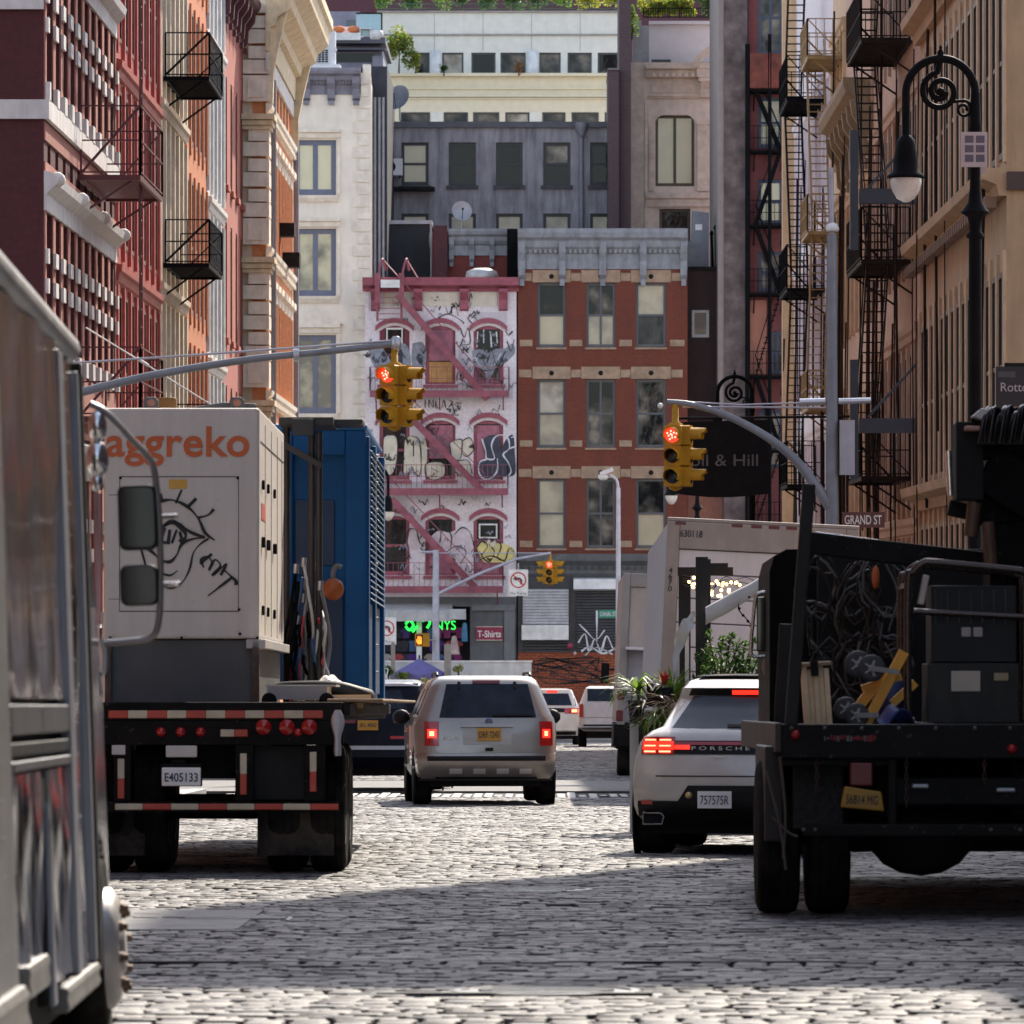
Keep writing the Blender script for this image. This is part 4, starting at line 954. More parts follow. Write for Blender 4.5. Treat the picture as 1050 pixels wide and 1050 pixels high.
for o, sx in ((ops[0],1),):   # rounded upper corners
    mb = MB(); r0 = .35
    for cx, sg in ((o[0],1),(o[1],-1)):
        pl = [(cx, o[3])]+[(cx+sg*r0*(1-math.cos(R(a))), o[3]-r0*(1-math.sin(R(a)))) for a in range(0,91,15)]
        mb.prism(pl, 'y', -.02, .18)
    mb.build('arch_filling', MBE, O.r)
mb = MB(); O.box(mb, 666, 748, 22.5, 61, 1.2, 1.5); O.box(mb, 666, 748, 22.4, 19, 1.0, 1.7); mb.build('roof_parapet', MBL, O.r)
mb = MB(); O.box(mb, 649, 658, 20, 64, .3, 1.6); O.box(mb, 658, 665.9, 24, 64, .9, 1.6); mb.each('parapet_pier', mat('pier_grey', (.36,.35,.35), .8, var=.1), O.r)
mb = MB(); O.box(mb, 668, 688, 60.5, 64, .2, 1.0); mb.build('roof_window', GLD, O.r)
for i in range(5): shrub('roof_grass', 'tuft of yellow green ornamental grass behind the lilac roof parapet of the beige building', 664+i*11, 17, 243.2, .5, (1,.7,.85), [LEAFY, LEAFY, LEAF], 500, .09, 40+i, 'ornamental grasses on the roof of the beige building')
shrub('roof_shrub', 'dark green shrub at the right end of the roof parapet of the beige building', 727, 19, 243.3, .75, (1,.7,1.0), LEAFD, 900, .09, 50)
shrub('hanging_ivy', 'bright green ivy clump hanging over the left pier of the beige building', 648, 38, 240.3, .42, (.7,.6,1.6), LEAF, 500, .07, 51)
mb = MB(); railing(mb, [(U(660,242.3),242.3,V(18.5,242.3)), (U(738,242.3),242.3,V(18.5,242.3))], .42, .1, .014, (.1,1.)); tag(mb.build('roof_fence', DRK), 'low black fence in front of the grasses on the beige building roof', 'fence')
# --- dark building right of the brick house
Q = Front('dark_brick_building', 'sooty dark brick wall with one small grey framed window right of the red brick house', 705.2, 741, 226)
ops = [Q.rect(709.5,727,318,346)]
MSO = brick('sooty_brick', (.055,.032,.03), (.04,.024,.024), (.03,.022,.022), dirt=.7, dcol=(.012,.01,.012))
wall('wall', Q.W, Q.z(505), Q.z(277), ops, .3, MSO, Q.r); body(Q.W, 8, Q.z(277), MSO, Q.r)
window(Q.r, *ops[0], mat('frame_pale_grey', (.33,.34,.36), .5), GLB, .02, 'single', .1)
mb = MB(); Q.box(mb, 704, 741, 273.5, 277, -.1, 3); mb.build('coping', DRK, Q.r)
mb = MB(); Q.box(mb, 705.2, 760, 506, 766, -.05, .3); mb.build('lower_wall', brick('salmon_brick', (.42,.17,.12), (.36,.14,.10), (.36,.24,.20), dirt=.3), Q.r)
vv = thing('vent_stack', 'grey sheet metal vent stack with a slanted top above the sooty dark wall', 'vent', (U(716,227.2), 227.2, V(276,227.2)))
mb = MB(); k = 227.2/F; mb.prism([(-11*k,0),(11*k,0),(11*k,58*k),(-6*k,60*k),(-7*k,30*k),(-11*k,28*k)], 'y', 0, .9); mb.build('duct', mat('duct_grey', (.16,.17,.20), .5, .4, var=.15), vv)
mb = MB(); mb.box(-3*k, 4*k, -.03, -.004, 40*k, 46*k); mb.build('notice', WHITE, vv)
for i in range(3): mb = MB(); mb.tube([(15*k+i*4*k,.4,0),(14*k+i*4*k,.4,(36+6*(i%2))*k)], .06, 6); mb.lathe([(.1,(36+6*(i%2))*k),(.04,(40+6*(i%2))*k)], (14*k+i*4*k,.4,0), n=6); mb.build('flue', BLK, vv)
# --- roof structures above the pink house
J = Front('roof_bulkhead', 'black clad roof bulkhead with a pale coping standing behind the pink cornice', 392, 443, 232)
mb = MB(); J.box(mb, 392, 440, 230, 300, 0, 5); mb.build('wall', mat('bulkhead_black', (.02,.022,.03), .7, var=.2, dirt=.2), J.r)
mb = MB(); J.box(mb, 391, 443, 226, 229.9, -.15, 5.1); mb.box(J.x(441), J.x(443), -.1, 0, J.z(290), J.z(228)); mb.build('coping', mat('coping_pale', (.42,.41,.43), .6), J.r)
J2 = Front('rear_brick_house', 'dark red brick upper storey with a small grey bracketed cornice behind the pink cornice', 443.2, 530, 230)
mb = MB(); J2.box(mb, 443.2, 530, 237, 330, 0, 8); mb.build('wall', brick('dull_red_brick', (.22,.05,.04), (.18,.04,.035), (.12,.05,.045), dirt=.4), J2.r)
cornice(J2.r, J2.x(528)-J2.x(460), J2.z(262), J2.z(235)-J2.z(262), .4, GCOR, x0=J2.x(460), brackets=4, bw=.2)
mb = MB(); J2.box(mb, 520, 531, 236, 290, -.9, -.45); mb.build('flue_pipe', BLK, J2.r)
mb = MB(); J2.box(mb, 445, 459, 232, 300, -.5, -.02); mb.build('side_pier', mat('maroon_stucco', (.07,.02,.025), .8, var=.3), J2.r)
tank = MB(); tank.lathe([(.62,0),(.66,.1),(.6,.3),(.3,.42),(0,.44)], n=18); tag(tank.build('roof_drum', mat('drum_grey', (.42,.42,.42), .5, .3), loc=(U(494,226.6),226.6,V(286,226.6))), 'low grey domed roof vent behind the pink cornice', 'roof vent')
# --- party wall slab and the fire-escape tenement
K = Front('party_wall', 'tall mottled grey brown party wall with a pale left edge left of the black fire escape', 736.5, 767, 224)
mb = MB(); K.box(mb, 742.5, 766.5, -120, 766, 0, 14); mb.build('wall', mat('mottled_wall', (.13,.098,.095), .9, var=.6, vscale=1.3, dirt=.8, dcol=(.055,.035,.035), streak=False, bump=.3), K.r)
mb = MB(); K.box(mb, 736.5, 742.4, -120, 500, .1, 12); mb.build('edge_strip', mat('pale_edge', (.27,.22,.20), .8, var=.1, dirt=.2), K.r)
E_ = Front('tenement', 'dull red brick tenement behind a black fire escape with a rusty red balcony', 767.2, 822, 224.5)
MRT = brick('tenement_brick', (.22,.06,.055), (.17,.05,.05), (.12,.06,.06), dirt=.4)
ops = [E_.rect(777,803,-20,56), E_.rect(777,803,100,152), E_.rect(777,803,184,230), E_.rect(777,803,258,300), E_.rect(790,805,340,384), E_.rect(777,803,420,480)]
wall('wall', E_.W, 0, E_.z(-130), ops, .3, MRT, E_.r); body(E_.W, 12, E_.z(-130), MRT, E_.r)
NAV = mat('frame_navy', (.03,.04,.075), .5)
for i, o in enumerate(ops): window(E_.r, *o, NAV, GLY if i in (1,2) else GL, .08, 'sash', .14, 1)
mb = MB(); E_.box(mb, 768, 786, 308, 384, -.05, -.001); mb.build('salmon_panel', mat('salmon_paint', (.48,.20,.14), .8, var=.12, dirt=.2), E_.r)
mb = MB(); E_.box(mb, 806, 822, 395, 505, -.05, -.001); E_.box(mb, 803, 822, 0, 90, -.05, -.001); mb.each('pale_panel', mat('pale_panel_paint', (.52,.42,.36), .8, var=.1), E_.r)
lv = [E_.z(q) for q in (540,462,386,302,232,156,94)]
fire_escape(E_.r, E_.x(767.5), E_.x(806), lv, BLK, 1.1, .95, sp=.16)
mb = MB(); mb.tube([E_.p(765.5,620,-1.2), E_.p(765.5,48,-1.2)], .10, 8); mb.tube([E_.p(788,620,-1.2), E_.p(788,38,-1.2)], .07, 8); mb.each('post', BLK, E_.r)
mb = MB(); E_.box(mb, 768, 806, 58, 93, -1.22, -1.16)
for i in range(14): mb.box(E_.x(768+i*2.8), E_.x(768.8+i*2.8), -1.27, -1.221, E_.z(93), E_.z(57))
mb.build('balcony_sheet', mat('rusty_red_sheet', (.20,.05,.035), .8, var=.4, dirt=.5, dcol=(.10,.06,.05)), E_.r)
# --- far backdrop house that closes the view
Z = Front('distant_building', 'large plain maroon building far behind everything, above the roof hedges', 200, 860, 330)
mb = MB(); Z.box(mb, 200, 860, -120, 770, 0, 20); mb.build('wall', brick('maroon_brick', (.16,.06,.075), (.13,.05,.06), (.12,.07,.08), dirt=.2), Z.r)
# ------------------------------------------------------------------ the two rows of buildings along the street
class Side:
    """left row: local x runs away from us; right row: local x runs towards us; street side is local -y"""
    def __init__(s, name, label, X, Y0, Y1, left=True):
        s.left, s.X, s.Y0, s.Y1, s.W = left, X, Y0, Y1, Y1-Y0
        yb = Y0 if left else Y1
        s.g = G(yb)
        s.r = thing(name, label, 'building', (X, yb, s.g), (0, 0, R(90 if left else -90)))
    def ux(s, Y): return (Y-s.Y0) if s.left else (s.Y1-Y)
    def zp(s, px, py):          # height of a photo pixel lying on this facade plane
        Y = abs(s.X*F/(px-CX)); return V(py, Y)-s.g
    def xp(s, px): return s.ux(abs(s.X*F/(px-CX)))
def bays(W, n, w_, off=0.): 
    p = (W-2*off)/n
    return [(off+p*(i+.5)-w_/2, off+p*(i+.5)+w_/2) for i in range(n)]
# L1: corner loft, white stone, one brick painted sunlit on piers and shaded on walls
L1 = Side('corner_loft_building', 'dark red brick corner loft with white stone bands and tall maroon windows', XL, 100.2, 116.6)
MSAL = brick('sunlit_brick', (.42,.17,.13), (.36,.13,.10), (.30,.17,.14), .21, .07, .012, .3)
MMAR = brick('shaded_brick', (.105,.030,.032), (.085,.024,.028), (.075,.035,.035), .21, .07, .012, .2)
WST = mat('white_stone', (.64,.60,.57), .75, var=.12, dirt=.35, dcol=(.26,.22,.20))
MARF = mat('maroon_frame', (.075,.012,.016), .45, var=.2); MARG = glasspane('maroon_window_glass', [(0,(.012,.004,.006)),(.6,(.03,.007,.010)),(1,(.08,.03,.03))], rough=.5, spec=.1, wave=0)
GLD = GLS
rows = [(2.6,5.4),(7.38,10.0),(11.98,14.6),(16.6,19.2)]; bb = bays(L1.W, 10, 1.12, .25)
ops = [(a,c,z0,z1) for z0, z1 in rows for a, c in bb] + [(a+.25,c-.25,10.9,11.25) for a, c in bb]
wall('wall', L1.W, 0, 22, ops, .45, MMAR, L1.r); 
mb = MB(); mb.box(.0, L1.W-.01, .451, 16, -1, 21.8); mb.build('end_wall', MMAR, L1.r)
mb = MB(); mb.box(.02, L1.W-.02, .05, 15.9, 22.001, 22.2); mb.build('roof', mat('roof_felt', (.08,.08,.085), .9), L1.r)
for a, c in bb:
    for z0, z1 in rows: window(L1.r, a, c, z0, z1, MARF, MARG, .06, 'sash', .09)
    window(L1.r, a+.25, c-.25, 10.9, 11.25, MARF, MARG, .05, 'single', .05)
pil = MB(); blk = MB(); sil = MB()
edges = [0.0]+[(bb[i][1]+bb[i+1][0])/2 for i in range(9)]+[L1.W]
for i, e in enumerate(edges):
    x0, x1 = max(.002, e-.24), min(L1.W-.002, e+.24)
    for z0, z1 in rows:
        pil.box(x0, x1, -.03, -.001, z0-.02, z1+.02)
        for q in (.36, .52): blk.box(max(.001,x0-.04), x1+.04, -.085, -.031, z0+(z1-z0)*q*1.25, z0+(z1-z0)*q*1.25+.26)
        sil.box(x0-.02 if i else x0, x1+.02, -.11, -.031, z0-.02, z0+.30)
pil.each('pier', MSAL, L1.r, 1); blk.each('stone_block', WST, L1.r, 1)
sil.each('pier_base', WST, L1.r)
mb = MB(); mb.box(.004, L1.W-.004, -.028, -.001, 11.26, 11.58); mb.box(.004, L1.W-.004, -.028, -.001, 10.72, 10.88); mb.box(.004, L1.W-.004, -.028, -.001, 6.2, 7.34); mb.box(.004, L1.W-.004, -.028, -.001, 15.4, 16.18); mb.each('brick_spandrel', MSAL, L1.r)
mb = MB()
for z in (11.6, 16.2): mb.box(-.08, L1.W, -.10, -.001, z+.02, z+.36); mb.box(-.08, -.001, .0, 16, z+.02, z+.36)
for z in (13.45, 6.9): mb.box(-.08, -.001, .0, 16, z+.1, z+.32)
mb.each('belt_course', WST, L1.r)
mb = MB()
for z in (10.02, 5.42, 14.62):
    profile_x(mb, L1.W-.01, [(0,z),(.05,z),(.05,z+.30),(.10,z+.34),(.22,z+.46),(.25,z+.60),(.15,z+.66),(0,z+.70)], .005)
for c in mb.each('stone_hood', WST, L1.r):
    pass
mb = MB()
for z in (10.02,):
    for k in range(4): mb.lathe([(.0,-.16),(.10,-.16),(.13,-.10),(.13,.10),(.10,.16),(0,.16)], (.35+k*(L1.W-.7)/3, -.22, z+.56), 'x', 10)
mb.each('hood_scroll', WST, L1.r)
MIRN = mat('maroon_iron', (.085,.012,.016), .5, var=.3)
# balcony seen in the photo: red platform between the first two houses
fire_escape(L1.r, 7.0, 13.0, [6.6, 11.15, 15.8], MIRN, 1.2, 1.3, stairs=False, sp=1.2)
mb = MB()
for q in (.3, .75): mb.beam((8.0+q,-1.1,2.6),(8.0+q,-1.1,20),.035)
for i in range(50): mb.box(8.3, 8.75, -1.112, -1.088, 2.9+i*.34, 2.925+i*.34)
mb.build('ladder', MIRN, L1.r)
# L2: red painted iron front
def loft(name, label, Y0, Y1, wallm, trimm, n, ww, rows, H, fm, gm, X=XL, pil_out=.18, left=True, belts=True, endm=None, recess=-.02, fw=.08):
    s = Side(name, label, X, Y0, Y1, left)
    bb = bays(s.W, n, ww, .15); ops = [(a,c,z0,z1) for z0, z1 in rows for a, c in bb]
    wall('wall', s.W, 0, H, ops, .4, wallm, s.r); body(s.W, 14, H, endm or wallm, s.r, .4)
    for a, c in bb:
        for z0, z1 in rows: window(s.r, a, c, z0, z1, fm, gm, recess, 'sash', fw)
    if pil_out:
        mb = MB(); es = [0.15]+[(bb[i][1]+bb[i+1][0])/2 for i in range(n-1)]+[s.W-.15]
        for e in es:
            for z0, z1 in rows: mb.box(max(.004,e-.13), min(s.W-.004,e+.13), -pil_out, -.001, z0-.3, z1+.15)
        mb.each('pilaster', trimm, s.r)
    if belts:
        mb = MB()
        for z0, z1 in rows: profile_x(mb, s.W-.01, [(0,z1+.2),(.07,z1+.22),(.09,z1+.36),(.14,z1+.42),(.15,z1+.54),(0,z1+.58)], .005)
        mb.each('belt_course', trimm, s.r)
    return s
REDP = mat('red_cast_iron', (.36,.05,.045), .55, var=.2, dirt=.3, dcol=(.12,.02,.025)); REDL = mat('red_light_trim', (.42,.075,.055), .55, var=.2, dirt=.3, dcol=(.2,.04,.04))
rw = [(2.4,5.6),(6.6,9.8),(10.8,14.0),(15.0,18.2),(19.2,22.4)]
L2 = loft('red_iron_building', 'red painted cast iron loft with close set pilasters, second on the left', 116.65, 129.4, REDP, REDL, 7, 1.1, rw, 25, MARF, MARG, pil_out=.07)
CRS = mat('pale_cream_stone', (.72,.60,.45), .8, var=.15, dirt=.35, dcol=(.25,.19,.15))
ORB = brick('orange_brick', (.68,.24,.10), (.62,.20,.085), (.45,.24,.15), dirt=.2, dcol=(.2,.07,.05))
BRF = mat('brown_frame', (.06,.035,.025), .5)
L3 = loft('cream_front_building', 'cream stone front with slim pilasters and iron balconies, between the red and the orange houses', 129.45, 139.0, CRS, CRS, 6, .75, [(a+.5,b+.6) for a, b in rw], 26, BRF, GLD, pil_out=.08)
L4 = loft('orange_brick_building', 'narrow bright orange brick house with tall slit windows on the left row', 139.05, 147.8, ORB, ORB, 5, .7, [(a+.2,b+.3) for a, b in rw], 26, MARF, MARG, pil_out=.05, belts=False)
fire_escape(L3.r, 1.4, 6.6, [7.2, 11.45, 15.75, 20.05], BLK, 1.08, 1.0, stairs=False, sp=.45)
fire_escape(L3.r, 3.5, 6.0, [L3.zp(178,275)-8.6], BLK, .7, 1.0, stairs=False) if False else None
GWH = mat('grey_white_paint', (.60,.58,.55), .7, var=.1, dirt=.3, dcol=(.3,.27,.25))
L5 = loft('white_painted_building', 'narrow grey white painted house with small moulded hoods beside the salmon wall', 147.85, 155.0, GWH, WHITE, 4, .8, rw, 26, BRF, GLD, pil_out=.08)
L6 = Side('salmon_flat_building', 'plain salmon red painted house with slit windows and a dark red cornice', XL, 155.05, 166.2)
MSF = mat('salmon_paint_wall', (.40,.11,.075), .8, var=.1, vscale=1.0, dirt=.2, dcol=(.25,.06,.05), bump=.2)
HL6 = L6.zp(250, 24)
bb = bays(L6.W, 4, .9, .4); ops = [(a,c,z0,z1) for z0, z1 in [(3.0,5.6),(6.9,10.1),(11.4,14.6),(15.6,18.6)] for a, c in bb]
wall('wall', L6.W, 0, HL6, ops, .4, MSF, L6.r); body(L6.W, 14, HL6, MSF, L6.r, .4)
for o in ops: window(L6.r, *o, BRF, GLD, .03, 'sash', .08)
cornice(L6.r, L6.W, HL6-.6, 1.1, .55, mat('dark_red_cornice', (.10,.025,.03), .6, var=.2), brackets=7, bw=.25)
mb = MB()
for o in ops: mb.box(o[0]-.1, o[1]+.1, -.10, -.001, o[2]-.16, o[2]-.01)
mb.each('sill', MSF, L6.r)
# L7: quoined cream and orange corner, stands forward of the row
X7 = -8.22
L7 = Side('quoined_corner_building', 'orange brick corner building with cream quoins, balustraded belts and a huge bracketed cornice', X7, 165.2, 182.0)
ORL = brick('bright_orange_brick', (.78,.30,.12), (.72,.26,.10), (.55,.30,.18), dirt=.12, dcol=(.3,.12,.08))
QST = mat('quoin_stone', (.80,.71,.58), .8, var=.14, dirt=.3, dcol=(.26,.19,.14)); GST = mat('gold_stone', (.70,.56,.36), .8, var=.2, dirt=.3, dcol=(.22,.14,.08))
zb = [6.2, 10.35, 14.5, 18.65]; Htop = 22.6
bb = bays(L7.W-2.2, 7, .95, .2); bb = [(a+1.9, c+1.9) for a, c in bb]
ops = [(a,c,z+.35,z+2.85) for z in zb[:3] for a, c in bb] + [(a,c,zb[3]+.3,zb[3]+2.0) for a, c in bb] + [(a,c,2.0,5.2) for a, c in bb]
wall('wall', L7.W, 0, Htop, ops, .4, ORL, L7.r, y0=.0); 
mb = MB(); mb.box(.0, L7.W, .402, 15, -1, Htop-.1); mb.build('end_wall', CRS, L7.r); mb = MB(); mb.box(0, L7.W, .0, 15, Htop+.01, Htop+.2); mb.build('roof', DRK, L7.r)
for o in ops: window(L7.r, *o, BRF, GLD, .05, 'sash', .08)
mb = MB()
for k, z in enumerate(zb):
    profile_x(mb, L7.W+.3, [(0,z-.3),(.06,z-.26),(.08,z-.1),(.17,z),(.19,z+.12),(0,z+.14)], -.15)
bl_ = mb.each('belt_course', QST, L7.r)
mb = MB()
for z in zb[:3]:
    for a, c in bb:
        profile_x(mb, c-a+.5, [(0,z+2.9),(.06,z+2.9),(.08,z+3.15),(.17,z+3.22),(.18,z+3.4),(0,z+3.45)], a-.25)
for x in mb.each('window_hood', QST, L7.r): pass
mb = MB()
for z in zb[:3]:
    for a, c in bb: mb.box(a-.2, a-.02, -.06, -.001, z+.2, z+2.88); mb.box(c+.02, c+.2, -.06, -.001, z+.2, z+2.88)
mb.each('window_jamb', ORL, L7.r)
mb = MB(); n = int(L7.W/.42)
for z in zb:
    for i in range(n): mb.box(.1+i*.42, .32+i*.42, -.15, -.082, z-.26, z-.12)
mb.build('dentils', QST, L7.r)
# quoined end pier that faces us
mb = MB(); k = 0
for zi, z in enumerate([2.0]+zb):
    zt = (zb+[Htop])[zi]-.55; zz = z+.2; j = 0
    mb.box(-.22, .9, -.1, .66, zz, zz+.75); mb.box(-.27, -.221, .06, .52, zz+.12, zz+.62); zz += .8
    while zz < zt-.3:
        if j % 2 == 0: mb.box(-.22, 1.1, -.1, .66, zz, min(zz+.4,zt))
        else: mb.box(-.22, .9, -.1, .50, zz, min(zz+.36,zt))
        zz += .44; j += 1
mb.each('quoin', QST, L7.r)
mb = MB()
for z in zb: mb.box(-.36, 1.1, -.20, .68, z-.5, z-.36); mb.box(-.44, 1.15, -.27, .69, z-.34, z-.18); mb.box(-.30, 1.0, -.15, .67, z-.62, z-.51)
mb.each('pier_cap', GST, L7.r)
mb = MB(); hz = Htop-2.3
profile_x(mb, L7.W+.6, [(0,hz),(.12,hz),(.15,hz+.7),(.3,hz+.75),(.35,hz+1.0),(.75,hz+1.25),(.8,hz+1.5),(1.15,hz+1.8),(1.2,hz+2.2),(1.3,hz+2.3),(1.3,hz+2.6),(0,hz+2.6)], -.3)
cn = mb.build('cornice', GST, L7.r)
for q in (.0, L7.W-.3):
    b = MB(); b.prism([(-.0,hz-1.6),(-.2,hz-1.5),(-.22,hz-.6),(-.34,hz),(-.5,hz+.7),(-.62,hz+1.2),(-.0,hz+1.2)], 'x', q-.1 if q == 0 else q-.1, q+.32); b.build('bracket', GST, cn)
mb = MB(); mb.box(-.3, L7.W+.1, -.08, -.001, hz-.55, hz-.05); mb.build('frieze', WST, L7.r)
mb = MB()
for q in (1.45, L7.W-.22): mb.tube([(q,-.14,0),(q,-.14,hz-.7)], .09, 8)
mb.each('downpipe', mat('pipe_zinc', (.24,.23,.25), .5, .3, var=.15), L7.r)
mb = MB(); xq = L7.xp(291) 
acz = 14.7
mb = MB(); mb.box(9.6, 10.5, -.55, -.01, zb[2]+.1, zb[2]+.55); mb.box(7.2, 8.0, -.5, -.01, zb[2]+.9, zb[2]+1.3); mb.each('window_air_conditioner', DRK, L7.r)

# ---- right row
TANW = mat('tan_front', (.46,.30,.165), .8, var=.15, vscale=1.2, dirt=.35, dcol=(.17,.10,.06)); TANL = mat('tan_trim', (.58,.39,.235), .8, var=.15, dirt=.3, dcol=(.22,.13,.08))
TANE = brick('tan_ashlar', (.36,.235,.13), (.30,.195,.105), (.07,.045,.03), 1.1, .43, .02, .3, (.13,.08,.05))
DKF = mat('dark_brown_frame', (.045,.028,.02), .5)
R4 = Side('tan_corner_building', 'tan stone corner building with many narrow pilasters and a coursed end wall', XR, 100.2, 123.4, False)
bb = bays(R4.W, 15, .85, .3); rws = [(2.2,5.2),(6.1,9.45),(11.45,14.9),(16.6,19.6)]
ops = [(a,c,z0,z1) for z0, z1 in rws for a, c in bb]
wall('wall', R4.W, 0, 22, ops, .4, TANW, R4.r)
mb = MB(); mb.box(0, R4.W, .402, 15, -1, 21.8); mb.build('end_wall', TANE, R4.r); mb = MB(); mb.box(.02, R4.W-.02, .05, 15, 22.01, 22.2); mb.build('roof', DRK, R4.r)
for o in ops: window(R4.r, *o, DKF, GLD, -.03, 'sash', .10)
es = [.15]+[(bb[i][1]+bb[i+1][0])/2 for i in range(14)]+[R4.W-.15]
mb = MB()
for e in es:
    for z0, z1 in rws[:3]: mb.box(max(.004,e-.17), min(R4.W-.004,e+.17), -.05, -.001, z0-.1, z1+.35)
mb.each('pilaster', TANL, R4.r)
mb = MB()
for z in (10.75, 15.6, 5.5): profile_x(mb, R4.W, [(0,z),(.14,z),(.18,z+.2),(.42,z+.3),(.45,z+.48),(0,z+.5)])
mb.each('belt_course', TANW, R4.r)
mb = MB()
for z in (10.75, 15.6, 5.5): mb.box(R4.W+.001, R4.W+.09, .0, 15, z+.1, z+.42)
mb.each('end_wall_band', mat('dark_brown_stone', (.08,.05,.04), .8, var=.2), R4.r)
mb = MB()
for k in range(40): mb.box(.2+k*.58, .42+k*.58, -.38, -.16, 10.55, 10.748)
mb.build('dentils', mat('brown_bracket', (.20,.12,.075), .8, var=.2), R4.r)
PKT = mat('pink_tan_stone', (.50,.325,.225), .8, var=.15, dirt=.35, dcol=(.2,.12,.09))
R3 = loft('pinkish_tan_building', 'pinkish tan loft with dark brown fire escape, second on the right', 123.45, 141.4, PKT, PKT, 10, 1.0, rws, 24, DKF, GLD, XR, .07, False)
FEB = mat('brown_iron', (.028,.018,.014), .7, spec=.1, var=.35)
fire_escape(R3.r, 9.5, 15.5, [6.7, 11.5, 16.4, 21.2], FEB, 1.15, 1.15, ladder_to=2.6, sp=.2)
mb = MB()
for z in (6.6, 11.6): mb.box(17.2, 17.5, -1.3, -.02, z+1.0, z+1.32); mb.box(17.25, 17.45, -1.5, -1.32, z, z+2.6); mb.beam((17.35,-.05,z+2.5),(17.35,-1.1,z+1.35),.06)
mb.each('banner_bracket', mat('grey_blue_metal', (.08,.085,.10), .5, .3, var=.15), R3.r, 3)
R2 = loft('tan_hooded_building', 'tan stone house with a projecting bracketed cornice high up, third on the right', 141.45, 154.4, mat('rosy_tan', (.58,.385,.265), .8, var=.12, dirt=.3, dcol=(.25,.14,.1)), TANL, 6, 1.2, [(a,b-.4) for a, b in rws[:3]], 25, DKF, GLD, XR, .12, False)
cornice(R2.r, R2.W, 15.6, 1.6, .75, mat('olive_tan_stone', (.28,.20,.11), .8, var=.2, dirt=.4), brackets=7, bw=.3, dentils=30)
YTN = mat('yellow_tan', (.66,.47,.28), .8, var=.12, dirt=.25, dcol=(.28,.17,.09)); LAV = mat('lavender_white', (.74,.69,.72), .75, var=.1, dirt=.3, dcol=(.3,.24,.24))
R1 = loft('yellow_tan_building', 'yellow tan house with a pale yellow iron balcony and stairs, fourth on the right', 154.45, 161.4, YTN, YTN, 4, .9, rws, 27, DKF, GLD, XR, .08, False)
fire_escape(R1.r, 2.0, 6.0, [9.6, 14.4, 19.2], mat('ochre_iron', (.34,.22,.085), .6, var=.3), 1.0, 1.0, sp=.2)
R0 = loft('lavender_white_building', 'pale lavender white house with long black fire escape stairs, last on the right', 161.45, 187.0, LAV, LAV, 11, 1.2, rws, 28, NAV, GLY, XR, .1, False)
fire_escape(R0.r, 16.5, 21.8, [8.2, 13.9, 19.4, 24.9], BLK, 1.15, 1.25, sp=.28, ladder_to=3.0)
mb = MB()
for a in (1.0,): mb.box(a, a+.5, -.45, -.001, 2, 27)
mb.each('pilaster', YTN, R0.r)
# pipes, cables and small signs that crowd the right row
rp = random.Random(31)
for s_, n in ((R4,6),(R3,14),(R2,10),(R1,6),(R0,9)):
    mb = MB()
    for i in range(n):
        q = rp.uniform(.3, s_.W-.3); o_ = rp.uniform(.12,.5); z0 = rp.uniform(2,8); z1 = z0+rp.uniform(5,14); d_ = rp.uniform(-.4,.4)
        mb.tube(smoothpts([(q,-o_,z0),(q+d_*.3,-o_-.05,(z0+z1)/2),(q+d_,-o_,z1)],5), rp.uniform(.012,.035), 6)
    mb.each('conduit', FEB, s_.r)
fire_escape(R4.r, .8, 5.2, [5.9, 10.75, 15.6], FEB, .95, 1.0, sp=.22) if False else None
# building across the near side street: its corner throws the shadow over the setts
N1 = Side('near_corner_block', 'tall brick corner block on the right, outside the picture, whose shadow crosses the setts', XR+.2, 57.0, 67.0, False)
mb = MB(); mb.box(0, N1.W, 0, 18, -1, 31); mb.build('wall', brick('near_brick', (.30,.15,.11), (.26,.13,.10), (.25,.18,.15)), N1.r)
for z in (6, 10, 14, 18, 22, 26):
    for a, c in bays(N1.W, 5, 1.3): window(N1.r, a, c, z, z+2.3, DKF, GLD, -.072, 'sash')
# ------------------------------------------------------------------ cars
LAMPR = mat('lamp_red', (.40,.012,.012), .15, var=.1, coat=.6)
LAMPON = mat('brake_lamp_lit', (.6,.02,.01), .2, var=0, emit=(1,.03,.015), estr=.7)
LAMPHOT = mat('brake_lamp_core', (.9,.2,.1), .2, var=0, emit=(1,.16,.08), estr=2.6)
CGL = mat('car_glass', (.010,.016,.028), .05, var=.75, vscale=3.5, spec=.25); CGP = mat('car_glass_bright', (.035,.038,.045), .05, var=.4, vscale=2, spec=.5)
CBLK = mat('black_plastic', (.008,.008,.009), .5, spec=.25, var=.25)
UNDER = mat('underbody_black', (.006,.006,.006), .9, var=.1)
RIM = mat('alloy_rim', (.35,.35,.36), .35, .85, var=.1)
PLY = mat('plate_yellow', (.55,.29,.03), .45, var=.1); PLW = mat('plate_white', (.86,.84,.83), .45, var=.08); PLT = mat('plate_ink', (.02,.03,.08), .5, var=0)
